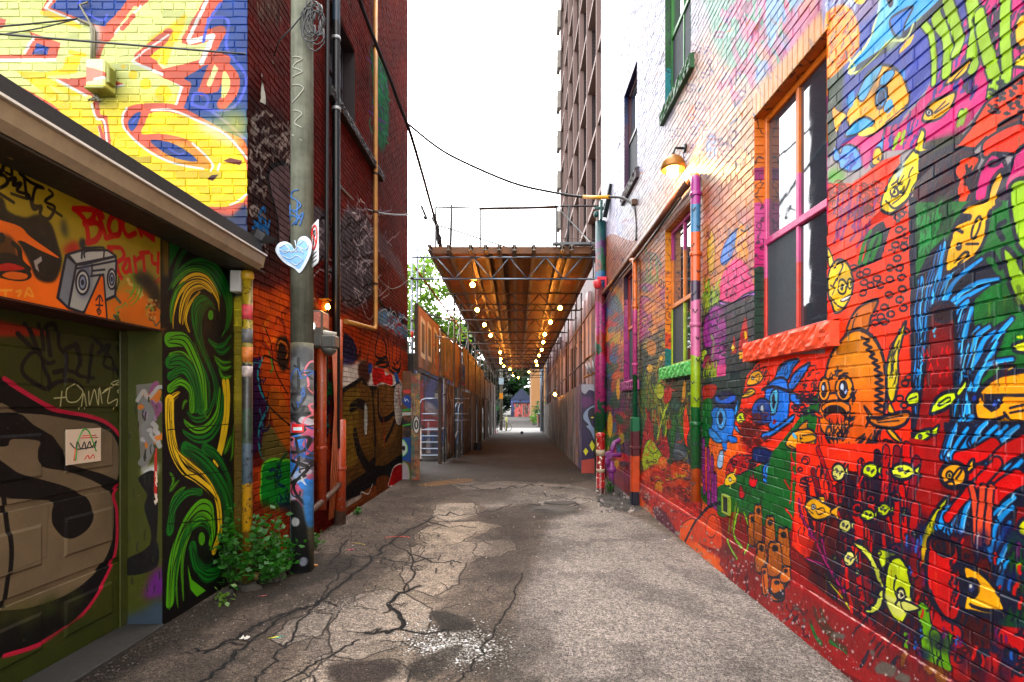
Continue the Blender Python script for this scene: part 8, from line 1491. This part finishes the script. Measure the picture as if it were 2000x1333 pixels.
g = MB(); g.quad((2.45,14.35,3.0),(2.45,16.25,3.0),(2.45,16.25,4.5),(2.45,14.35,4.5)); g.build('mesh_pane', mat('blue_mesh_glass', (.26,.34,.38), .25, 0, .3, 40), wo)
mb = MB(); mb.bar((2.44,14.1,2.92),(2.44,16.5,2.92),.16,.08); mb.build('ledge', mat('pink_ledge', (.45,.30,.28), .7), cl)
lr = thing('white_rack', 'rack of curved white tubes hung on the right above the purple board', 'rack', (2.2,13.9,2.5))
for px in (1146,1152,1159,1165): mb = MB(); mb.tube([at(px-2,702+(1165-px)*.5,14.0),at(px,718,13.9),at(px+3,733-(px-1146)*.3,14.0)], .022, 8); mb.build('bar', mat('white_tube', (.62,.64,.66), .4, .2), lr)
mb = MB(); mb.tube([at(1141,738,14.0),at(1166,727,13.95)], .03, 8); mb.build('rail', YTB, lr); mb = MB(); mb.tube([at(1141,703,14.0),at(1166,688,13.95)], .02, 8); mb.build('rail', YTB, lr)

# ============================================================= tall brick and concrete building behind
tb = thing('tall_building', 'tall brown brick block with pale concrete fins rising behind the mural house', 'building', (10,38,-.7))
TBR = mat('brown_block_brick', (.07,.03,.03), .8, 0, .12, 1.2); CFN = mat('pale_concrete_fin', (.40,.32,.30), .8, 0, .06, 1)
def brick_stripes():
    m, nt, b = newmat('coursed_brick'); p = pos(nt); s = nt.nodes.new('ShaderNodeSeparateXYZ'); nt.links.new(p, s.inputs[0]); f = mth(nt,'FRACT',mth(nt,'MULTIPLY',s.outputs[2],5.0))
    nt.links.new(mixc(nt, ramp(nt, f, [(.75,0.),(.80,1.)]), rgb((.105,.042,.042)), rgb((.18,.12,.12))), b.inputs['Base Color']); b.inputs['Roughness'].default_value = .8; return m
CB = brick_stripes()
mb = MB(); mb.box(5.0,16,22,50,-1,42); mb.build('core', TBR, tb)
for k in range(8):
    y_ = 23.5+3.75*k; mb = MB(); mb.box(4.30,5.02,y_-.10,y_+.95,-1,42); mb.build('pier', CB, tb)
    mb = MB(); mb.box(4.0,4.30,y_-.12,y_+.04,-1,42); mb.build('fin', CFN, tb)
for f in range(12):
    z_ = 1.0+3.7*f; mb = MB(); mb.box(4.06,5.01,22,50,z_,z_+.24); mb.build('floor_slab', CFN, tb)
    mb = MB(); mb.box(4.55,5.015,22,49.9,z_+.33,z_+1.25); mb.build('spandrel', CB, tb)
for f in range(5,11): mb = MB(); mb.box(3.7,4.0,49.4,50.6,1.0+3.7*f-1.6,1.0+3.7*f); mb.build('balcony', CON, tb)

# ============================================================= overhead cables
wire('thick black cable bundle swooping down over the alley to the left of the deck', [(690,-60,8.2),(703,0,8.6),(728,70,9.2),(760,150,9.9),(782,210,10.6),(800,256,11.2),(822,330,12.3),(840,395,13.4),(852,440,14.1),(856,478,14.3)], .034, BLK, 'cable_bundle', 'cable', 8)
mb = MB(); q = random.Random(3)
for k in range(7): mb.tube([at(846+q.uniform(-3,3),420+q.uniform(-6,6),14.2),at(852+q.uniform(-5,7),445,14.2),at(857+q.uniform(-6,8),465,14.25),at(860+q.uniform(-5,5),486,14.3)], .014, 5)
tag(mb.build('cable_tangle', mat('brown_cables', (.13,.09,.06), .7)), 'tangle of frayed cables where the thick bundle drops onto the deck', 'cable')
wire('thin cable looping from the dark brick wall past the tan pipe to the hanging connector', [(660,360,7.8),(700,400,9),(735,415,10),(775,420,11.5),(800,419,12.6),(815,417,13),(826,404,13.3)], .016)
cn = thing('cable_connector', 'small grey connector dangling from the thick cable bundle against the sky', 'connector', at(832,412,13.3))
mb = MB(); mb.lathe(at(831,429,13.3), [(.02,0),(.05,.02),(.055,.06),(.03,.09)], 10); mb.tube([at(822,402,13.3),at(827,412,13.3),at(831,422,13.3)], .03, 8); mb.build('body', mat('grey_connector', (.16,.16,.17), .5), cn); mb = MB(); mb.tube([at(823,362,13.0),at(825,385,13.15),at(826,405,13.3)], .006, 5); mb.tube([at(826,404,13.3),at(838,418,13.4),at(852,444,14)], .010, 5); mb.build('wire', mat('brown_cables', (.13,.09,.06)), cn)
wire('cable falling from the bundle across the top of the deck', [(852,440,14.0),(880,448,14.2),(930,464,14.4),(980,480,14.5),(1010,492,14.6)], .020)
wire('faint thin wire high across the white sky', [(858,-20,20),(900,60,22),(960,170,26),(1010,280,32),(1045,335,36)], .024, mat('thin_grey_wire', (.3,.3,.3), .6))
wire('wire slanting down to the insulators on the painted post', [(1080,395,14.5),(1110,428,14),(1140,460,13.4),(1154,475,12.8)], .016)
wire('thin pale wire curving between the tan pipe and the scaffold', [(735,540,10),(760,563,11),(780,560,12),(797,547,13)], .006, mat('thin_grey_wire', (.3,.3,.3)))
# ============================================================= greenery, far end, small things
def leaves(mb, pts, size, q, up=.4):
    for (x,y,z) in pts:
        a = q.uniform(0, 6.28); el = q.uniform(-.6,.9); s = size*q.uniform(.6,1.3)
        t = Vector((math.cos(a)*math.cos(el), math.sin(a)*math.cos(el), math.sin(el))); n = Vector((q.uniform(-1,1),q.uniform(-1,1),q.uniform(.2,1.2))); b = t.cross(n).normalized()*s*.34
        p = Vector((x,y,z)); k = len(mb.v); mid = p+t*s*.45
        mb.v += [tuple(p), tuple(mid+b), tuple(p+t*s), tuple(mid-b)]; mb.face((k,k+1,k+2,k+3))
def leafmat(name, c0, c1, tr=.35):
    if name in _mc: return _mc[name]
    m, nt, b = newmat(name); p = pos(nt); nt.links.new(mixc(nt, noise(nt, p, 1.5 if tr else 30, 3), rgb(c0), rgb(c1)), b.inputs['Base Color']); b.inputs['Roughness'].default_value = .55
    if tr:
        t = nt.nodes.new('ShaderNodeBsdfTranslucent'); t.inputs[0].default_value = rgb([x*1.3 for x in c1]); mx = nt.nodes.new('ShaderNodeMixShader'); mx.inputs[0].default_value = tr
        nt.links.new(b.outputs[0], mx.inputs[1]); nt.links.new(t.outputs[0], mx.inputs[2]); nt.links.new(mx.outputs[0], nt.nodes['Material Output'].inputs[0])
    _mc[name] = m; return m
BARK = mat('bark', (.16,.12,.09), .85, 0, .3, 5, 20, .01)
def tree(label, x, y, h, r, n, size, lm, group=None, seed=0, low=.25, clumps=26):
    q = random.Random(seed); z0 = gz(y); t = thing('tree', label, 'tree', (x,y,z0), group)
    mb = MB(); mb.tube([(x,y,z0-.1),(x+.1,y,z0+h*.3),(x,y+.1,z0+h*.6),(x+.1,y,z0+h*.85)], .2, 8, rad=[r*.07,r*.055,r*.035,r*.012])
    cs = []
    for k in range(clumps):
        a = q.uniform(0,6.28); rr = r*math.sqrt(q.uniform(0,1))*.85; zz = z0+h*q.uniform(low,1.0); f = 1-.55*abs((zz-z0)/h-.6); cx_, cy_ = x+rr*math.cos(a)*f, y+rr*math.sin(a)*f; cs.append((cx_,cy_,zz,r*q.uniform(.18,.36)))
        if k % 2 == 0: mb.tube([(x,y,z0+h*q.uniform(.25,.6)),((x+cx_)/2,(y+cy_)/2,zz-.2),(cx_,cy_,zz)], .05, 5, rad=[r*.02,r*.012,r*.005])
    mb.build('trunk', BARK, t); mb = MB(); pts = []
    for k in range(n):
        c_ = q.choice(cs); v = Vector((q.gauss(0,1),q.gauss(0,1),q.gauss(0,.8))).normalized()*c_[3]*q.uniform(.4,1.15); pts.append((c_[0]+v.x,c_[1]+v.y,c_[2]+v.z))
    leaves(mb, pts, size, q); mb.build('crown', lm, t); return t
LG = leafmat('light_leaf', (.20,.34,.07), (.34,.46,.12), .5); MG_ = leafmat('mid_leaf', (.05,.16,.05), (.11,.26,.07), .3); DGm = leafmat('dark_leaf', (.02,.075,.04), (.05,.14,.06), .2); LIv = leafmat('lime_leaf', (.16,.30,.04), (.26,.40,.08), .3)
tree('pale green tree showing between the left scaffold tubes', -6.2, 34, 11.5, 3.0, 5200, .30, LG, seed=1, low=.3, clumps=34)
tree('second pale tree farther left behind the scaffold, mostly hidden by the brick house', -9.5, 38, 12, 3.0, 2600, .32, LG, seed=2, low=.3)
for x, y, h, r, s, l_ in ((-6.0,78,14,4.8,3,'dark tree left of the far utility pole'),(-1.0,122,19,6.5,4,'dark tree behind the blue gabled house at the end of the alley'),(3.5,120,18,6,5,'dark tree right of the blue gabled house'),(-7,126,20,7,6,'tall dark tree rising at the far end'),(9,100,14,5,7,'dark tree behind the tan building'),(-4.2,112,11,3.4,8,'lower dark tree just left of the blue gabled house')): tree(l_, x, y, h, r, 5200, .95, DGm if s != 5 else MG_, 'trees past the end of the covered passage', s, .12)
def bush(name, label, x, y, h, r, n, size, lm, seed, cat='bush', z=None):
    q = random.Random(seed); z0 = gz(y) if z is None else z; t = thing(name, label, cat, (x,y,z0)); mb = MB(); tips = []
    for k in range(max(6,int(n/40))):
        a = q.uniform(0,6.28); rr = r*q.uniform(.1,1); hh = h*q.uniform(.4,1)*(1-.35*rr/r); p0 = (x+rr*.3*math.cos(a),y+rr*.3*math.sin(a),z0-.02); p1 = (x+rr*.7*math.cos(a),y+rr*.7*math.sin(a),z0+hh*.6); p2 = (x+rr*math.cos(a),y+rr*math.sin(a),z0+hh); mb.tube([p0,p1,p2], .004, 5, rad=[r*.018,r*.012,r*.006]); tips.append((p0,p1,p2))
    mb.build('stem', mat('green_stem', (.14,.22,.06), .7), t); mb = MB(); pts = []
    for k in range(n):
        p0,p1,p2 = q.choice(tips); f = q.uniform(.25,1.05); a, b = (p0,p1) if f < .55 else (p1,p2); g_ = (f/.55) if f < .55 else (f-.55)/.45
        pts.append(tuple(a[i]+(b[i]-a[i])*g_+q.gauss(0,size*.55) for i in range(3)))
    leaves(mb, pts, size, q); mb.build('foliage', lm, t); return t
WD = leafmat('weed_leaf', (.05,.24,.02), (.16,.42,.04), .3)
bush('weed_clump', 'tallest weed clump in front of the green swirl column', -2.62, 5.02, .98, .25, 560, .066, WD, 11, 'weeds'); bush('weed_clump', 'broad weed clump in the corner between the yellow downpipe and the utility pole', -2.46, 5.40, .74, .34, 620, .064, WD, 12, 'weeds')
bush('weed_clump', 'low leafy weeds touching the left of the utility pole', -2.42, 5.20, .38, .22, 420, .055, WD, 13, 'weeds'); bush('weed_clump', 'small green tuft right behind the utility pole', -2.42, 6.35, .24, .12, 150, .045, WD, 14, 'weeds')
bush('weed_clump', 'tiny tuft at the wall foot right of the thick orange soil pipe', -2.52, 8.4, .13, .12, 70, .04, WD, 15, 'weeds'); bush('weed_clump', 'tuft growing between the red bollard and the purple pipes', 1.80, 10.4, .36, .10, 90, .05, WD, 16, 'weeds'); bush('weed_clump', 'single small sprout beside the garage corner', -2.52, 4.62, .14, .07, 26, .05, leafmat('sprout', (.20,.32,.04),(.3,.42,.06),.2), 17, 'weeds')
bush('hedge', 'dark rounded bush right of the alley past the covered passage', 3.2, 66, 3.6, 1.9, 1500, .26, MG_, 18, z=-.7); bush('hedge', 'pale lime shrub in front of the dark rounded bush', 2.0, 62, 2.2, .8, 400, .2, LIv, 19, z=-.7); bush('hedge', 'dark shrub behind the yellow post past the passage', -2.5, 62, 3.4, 1.15, 1300, .26, DGm, 20, z=-.7)
# pebbles and litter
q = random.Random(21); mb = MB()
for k in range(900):
    if k < 380: u = q.uniform(0,1); y = 2.6+u*3.2; x = -2.72+abs(q.gauss(0,.16))+(.02 if y < 5.2 else -.0)
    elif k < 500: y = q.uniform(8.5,10.4); x = 2.02-abs(q.gauss(0,.12))
    else: y = q.uniform(5.4,8.5); x = -2.55+abs(q.gauss(0,.2))
    r = q.uniform(.003,.011)*(1.6 if q.random() < .08 else 1); n = len(mb.v)
    for dx,dy,dz in ((1,0,0),(0,1,0),(-1,0,0),(0,-1,0),(0,0,.8),(0,0,-.4)): mb.v.append((x+dx*r*q.uniform(.6,1.3),y+dy*r*q.uniform(.6,1.3),.006+dz*r))
    for f in ((0,1,4),(1,2,4),(2,3,4),(3,0,4),(1,0,5),(2,1,5),(3,2,5),(0,3,5)): mb.face([n+i for i in f])
tag(mb.build('gravel', mat('gravel_stone', (.17,.145,.12), .85, 0, .7, 60)), 'loose grit and pebbles along the foot of the walls', 'gravel', kind='stuff')
def chunk(label, x, y, r, h, col, name='asphalt_chunk', cat='rubble', seed=0, group=None):
    q = random.Random(seed); mb = MB(); n = 9; lo = [(x+r*math.cos(k*.698)*q.uniform(.7,1.2), y+r*math.sin(k*.698)*q.uniform(.5,.9), -.01) for k in range(n)]; hi = [(x+(a-x)*q.uniform(.72,.92), y+(b-y)*q.uniform(.72,.92), h*q.uniform(.6,1.1)) for a,b,_ in lo]
    mb.prism(hi, lo); tag(mb.build(name, mat(name+'_%.2f' % col[0], col, .9, 0, .3, 14, 50, .006)), label, cat, group)
chunk('broken slab of asphalt left of the utility pole foot', -2.42, 5.30, .16, .07, (.16,.14,.12), seed=1); chunk('smaller broken asphalt lump in front of the weeds', -2.50, 5.02, .11, .05, (.17,.15,.12), seed=2); chunk('broken asphalt edge by the swirl column foot', -2.62, 4.85, .08, .04, (.13,.11,.09), seed=3)
chunk('loose raised asphalt plate in the middle right of the alley', .62, 8.75, .42, .045, (.23,.21,.19), seed=4); chunk('second raised asphalt plate just behind the first', .78, 9.3, .30, .03, (.21,.19,.17), seed=5)
cpn = MB(); cx_, cy_ = at(492,1112,5.3)[0], 5.28; cpn.lathe((cx_,cy_,.03), [(.034,0),(.036,.01),(.044,.09),(.046,.095),(.040,.092),(.032,.01)], 14, 'x'); tag(cpn.build('paper_cup', mat('stained_cup', (.62,.50,.28), .7, 0, .15)), 'crumpled yellowish paper cup lying among the weeds', 'cup')
def crumple(label, px, py, r, col, seed):
    q = random.Random(seed); y = F*HC/(py-CY); x = (px-CX)*y/F; mb = MB(); n = 7
    for i in range(n+1):
        for j in range(n+1): mb.v.append((x+(i/n-.5)*2*r, y+(j/n-.5)*1.4*r, .012+abs(q.gauss(0,r*.22))))
    for i in range(n):
        for j in range(n): mb.face((i*(n+1)+j,(i+1)*(n+1)+j,(i+1)*(n+1)+j+1,i*(n+1)+j+1))
    tag(mb.build('paper_scrap', mat('scrap_%d' % seed, col, .8)), label, 'litter')
crumple('crumpled white paper at the foot of the utility pole', 580, 1110, .055, (.70,.69,.67), 1); crumple('small white scrap on the cracked asphalt near the bottom left', 478, 1251, .030, (.72,.70,.66), 2); crumple('tiny white scrap near the garage threshold', 226, 1226, .018, (.62,.6,.56), 3)
ck = MB(); y_ = F*HC/(1107-CY); x_ = (614-CX)*y_/F; ck.box(x_-.04,x_+.035,y_-.015,y_+.02,.0,.022,.006); tag(ck.build('wood_chip', mat('tan_wood', (.52,.34,.14), .7)), 'small tan wood chip just right of the utility pole', 'litter')
# ---- houses and street furniture beyond the passage
def ghouse(label, x0, x1, y0, y1, zw, zr, wm, rm, wins=(), ridge='y', door=None):
    h = thing('house', label, 'house', ((x0+x1)/2,(y0+y1)/2,-.7)); mb = MB(); mb.box(x0,x1,y0,y1,-.75,zw); mb.build('wall', wm, h)
    if zr > zw:
        xm = (x0+x1)/2; mb = MB()
        mb.prism([(x0-.2,y0-.2,zw),(x1+.2,y0-.2,zw),(xm,y0-.2,zr)], [(x0-.2,y1,zw),(x1+.2,y1,zw),(xm,y1,zr)]); mb.build('roof', rm, h)
    else: mb = MB(); mb.box(x0-.15,x1+.15,y0-.15,y1,zw,zw+.25); mb.build('roof', rm, h)
    for (a,b,c_,d_) in wins:
        mb = MB()
        for bb in ((a-.08,a,c_,d_),(b,b+.08,c_,d_),(a-.08,b+.08,d_,d_+.08),(a-.08,b+.08,c_-.08,c_)): mb.box(bb[0],bb[1],y0-.05,y0-.002,bb[2],bb[3])
        wo = mb.build('window', mat('pale_frame', (.6,.6,.58), .5), h); g = MB(); g.box(a,b,y0-.03,y0-.004,c_,d_); g.build('pane', GLS, wo)
    return h
gm_ = pmat('gable_m', board_paint('gable_mural', [(.12,.16,.30),(.25,.32,.55),(.18,.2,.3)], 71, 8, 8, (.10,.14,.26), 14), -5, 8, 0, 8, 'x')
h1 = ghouse('blue-grey gabled house at the end of the alley', -1.2, 3.0, 106, 114, 2.6, 4.9, gm_, mat('blue_grey_roof', (.10,.14,.24), .7), ((.5,1.3,2.75,3.6),))
mb = MB(); mb.box(-.6,2.7,104,105.9,-.7,1.9); mb.build('porch', pmat('porch_m', board_paint('porch', [(.75,.30,.28),(.62,.60,.60),(.10,.30,.25),(.72,.28,.26)], 72, 4.6, 3.4, (.72,.32,.28), 16), -.6, 3.3, -.7, 2.6, 'x'), h1)
mb = MB(); mb.box(-.8,2.9,103.8,106,1.9,2.1); mb.build('porch_roof', mat('dark_roof', (.05,.05,.06), .7), h1)
ghouse('tan flat-roofed building right of the far end', 1.9, 9, 72, 80, 9.5, 9.5, mat('tan_brick', (.52,.36,.20), .8, 0, .08, 1), CON, ((5,6,3,5),))
ghouse('navy house with white trim seen through the left scaffold', -9.5, -4.4, 43, 50, 5.6, 5.6, mat('navy_siding', (.07,.085,.13), .6, 0, .2, 2), mat('white_trim', (.62,.63,.66), .5), ((-8,-7,2.5,4),(-6.5,-5.4,2.5,4)))
mb = MB(); mb.box(-4.4,-3.0,42,42.3,-.7,2.9); tag(mb.build('shed_wall', mat('grey_shed', (.30,.29,.30), .7, 0, .2)), 'grey shed wall beside the navy house behind the scaffold', 'wall')
mb = MB(); mb.box(-6.9,-5.2,24.4,26,gz(25),4.75,.02); tag(mb.build('teal_container', mat('teal_box', (.07,.30,.28), .6, 0, .2, 3)), 'teal site container behind the tallest scaffold post', 'container')
# far alley fences and the blue mural fence
def fence(label, x, y0, y1, z1, m, group=None): 
    mb = MB(); mb.box(x-.04,x+.04,y0,y1,-.75,z1)
    n = int((y1-y0)/2.4)
    for k in range(n+1): mb.box(x-.08,x+.08,y0+k*(y1-y0)/max(n,1)-.05,y0+k*(y1-y0)/max(n,1)+.05,-.75,z1+.12)
    tag(mb.build('fence', m), label, 'fence', group)
fence('blue and white spray-painted garden wall left of the far alley', -3.4, 66, 88, 2.2, pmat('bluefence_m', board_paint('blue_fence', [(.12,.22,.45),(.6,.65,.7),(.1,.12,.2),(.35,.45,.6)], 73, 6, 3, (.2,.28,.45), 30), 66, 22, -.8, 3)); fence('grey board fence right of the far alley', 3.0, 74, 103, 1.1, mat('grey_fence', (.22,.22,.25), .7, 0, .2))
upf = thing('utility_pole', 'far utility pole with a white box and a yellow sign past the passage', 'utility pole', at(979,844,47)); x_,y_,_ = at(979,800,50)
mb = MB(); mb.tube([(x_,y_,-.8),(x_,y_,10)], .14, 10); mb.build('shaft', mat('pale_pole', (.42,.41,.36), .8, 0, .2, 3), upf); mb = MB(); mb.box(x_-.22,x_+.22,y_-.24,y_-.1,3.55,4.2,.02); mb.build('box', mat('pale_blue_box', (.58,.66,.70), .5), upf); mb = MB(); mb.box(x_-.16,x_+.16,y_-.20,y_-.15,2.2,2.75,.01); mb.build('yellow_sign', mat('warning_yellow', (.86,.55,.03), .5), upf)
x_,y_ = at(1058,800,48)[0], 48; mb = MB(); mb.tube([(x_,y_,-.8),(x_,y_,9)], .15, 12); tag(mb.build('steel_pole', mat('blue_grey_pole', (.48,.54,.60), .4, .3, .1)), 'pale blue-grey steel pole at the right end of the passage', 'pole')
x_,y_,z_ = at(966.5,843,44.6); cn_ = thing('traffic_cone', 'orange traffic cone at the left end of the passage', 'traffic cone', (x_,y_,gz(y_))); mb = MB(); mb.lathe((x_,y_,gz(y_)+.03), [(.15,0),(.13,.03),(.03,.70),(.02,.71)], 14); mb.build('cone', mat('cone_orange', (.90,.16,.04), .5), cn_); mb = MB(); mb.box(x_-.2,x_+.2,y_-.2,y_+.2,gz(y_),gz(y_)+.03); mb.build('base', BLK, cn_)
x_,y_ = at(989,830,48.5)[0], 48.5; mb = MB(); mb.tube([(x_,y_,-.7),(x_,y_,.56)], .07, 10); tag(mb.build('bollard', mat('pale_yellow_bollard', (.72,.74,.28), .5)), 'pale yellow bollard across the street past the passage', 'bollard')
x_,y_ = at(970.5,797,47.5)[0], 47.5; sg = thing('street_sign', 'small green sign on a post at the left end of the passage', 'sign', (x_,y_,-.7)); mb = MB(); mb.box(x_-.12,x_+.12,y_-.02,y_,1.15,1.55,.005); mb.build('plate', mat('sign_green', (.08,.55,.28), .5), sg); mb = MB(); mb.tube([(x_,y_+.02,-.7),(x_,y_+.02,1.55)], .025, 8); mb.build('post', STL, sg)
bn = thing('dumpster', 'dark teal dumpster sprayed with an orange figure, right of the far alley', 'dumpster', (2.9,58,-.7))
mb = MB(); mb.prism([(2.25,57,-.6),(3.6,57,-.6),(3.7,57,.62),(2.15,57,.62)], [(2.25,59,-.6),(3.6,59,-.6),(3.7,59,.62),(2.15,59,.62)]); mb.build('bin', pmat('dumpster_m', board_paint('dumpster', [(.72,.30,.06),(.05,.22,.34),(.5,.45,.6),(.62,.25,.05)], 74, 1.6, 1.3, (.04,.17,.26), 9), 2.1, 1.6, -.65, 1.3, 'x'), bn); mb = MB(); mb.box(2.1,3.75,56.9,59.1,.62,.70,.02); mb.build('lid', mat('navy_lid', (.05,.07,.16), .5), bn)
def bicycle(label, x, y, z, s=1.0):
    t = thing('bicycle', label, 'bicycle', (x,y,z), 'parked bicycles past the passage'); 
    for o in (-.52,.52):
        mb = MB(); mb.tube([(x+o*s+.33*s*math.cos(a*.3927),y,z+.34*s+.33*s*math.sin(a*.3927)) for a in range(17)], .022, 6); mb.build('wheel', BLK, t)
    mb = MB(); P_ = lambda a,b: (x+a*s,y,z+b*s)
    for a,b in ((P_(-.52,.34),P_(-.1,.32)),(P_(-.52,.34),P_(-.2,.85)),(P_(-.1,.32),P_(-.2,.9)),(P_(-.2,.82),P_(.38,.85)),(P_(-.1,.32),P_(.38,.80)),(P_(.52,.34),P_(.36,.98))): mb.tube([a,b], .018, 6)
    mb.build('frame', mat('bike_paint', (.08,.08,.10), .4), t); mb = MB(); mb.box(x-.30*s,x-.08*s,y-.06,y+.06,z+.90*s,z+.95*s,.01); mb.build('saddle', BLK, t); mb = MB(); mb.tube([(x+.36*s,y-.25,z+1.0*s),(x+.36*s,y+.25,z+1.0*s)], .014, 6); mb.build('handlebar', BLK, t)
for k, (px, d_) in enumerate(((972,47.6),(981,48.3))): xx = at(px,830,d_)[0]; bicycle('bicycle parked nearest the orange cone' if k == 0 else 'bicycle parked against the far utility pole', xx, d_, -.7)
mb = MB(); x_,y_ = at(1019.5,848,43)[0], 43; mb.lathe((x_,y_,gz(y_)), [(.05,0),(.12,.03),(.13,.12),(.08,.2),(.03,.22)], 10); tag(mb.build('dark_bird', mat('dark_plumage', (.05,.05,.055), .7)), 'small dark lump on the ground in the middle of the passage end', 'object')

# ============================================================= camera, light, sky
cam = bpy.data.cameras.new('camera'); co = bpy.data.objects.new('camera', cam); C.objects.link(co); sc = bpy.context.scene; sc.camera = co
co.location = (0,0,HC); co.rotation_euler = (math.radians(90),0,0); cam.sensor_width = 36; cam.lens = F/2000*36; cam.shift_x = -10/2000; cam.shift_y = 123.5/2000; cam.clip_end = 2000; cam.clip_start = .05
w = bpy.data.worlds.new('World'); sc.world = w; w.use_nodes = True; nt = w.node_tree; bg = nt.nodes['Background']
sky = nt.nodes.new('ShaderNodeTexSky'); sky.sky_type = 'NISHITA'; sky.sun_disc = False; SE, SR = math.radians(66), math.radians(24); sky.sun_elevation = SE; sky.sun_rotation = SR; sky.air_density = 1.0; sky.dust_density = 3.0
hs_ = nt.nodes.new('ShaderNodeHueSaturation'); hs_.inputs['Saturation'].default_value = .16; nt.links.new(sky.outputs[0], hs_.inputs['Color']); ov_ = mixc(nt, 1.0, hs_.outputs[0], (4.4, 4.35, 4.25, 1), 'ADD'); nt.links.new(ov_, bg.inputs[0])   # even overcast veil over the sky; bg.inputs[1].default_value = .15
sl_ = bpy.data.lights.new('sun', 'SUN'); so_ = bpy.data.objects.new('sun', sl_); C.objects.link(so_); sl_.energy = 1.0; sl_.angle = math.radians(40); sl_.color = (1,.95,.88)
dirv = Vector((math.sin(SR)*math.cos(SE), math.cos(SR)*math.cos(SE), math.sin(SE))); so_.rotation_euler = dirv.to_track_quat('Z','Y').to_euler(); so_.location = (0,0,30)
sc.view_settings.view_transform = 'Standard'; sc.view_settings.look = 'None'; sc.view_settings.exposure = -0.2; sc.view_settings.gamma = 1; sc.view_settings.use_curve_mapping = False
sc.cycles.use_denoising = True; sc.cycles.max_bounces = 8; sc.cycles.diffuse_bounces = 4; sc.cycles.sample_clamp_indirect = 8
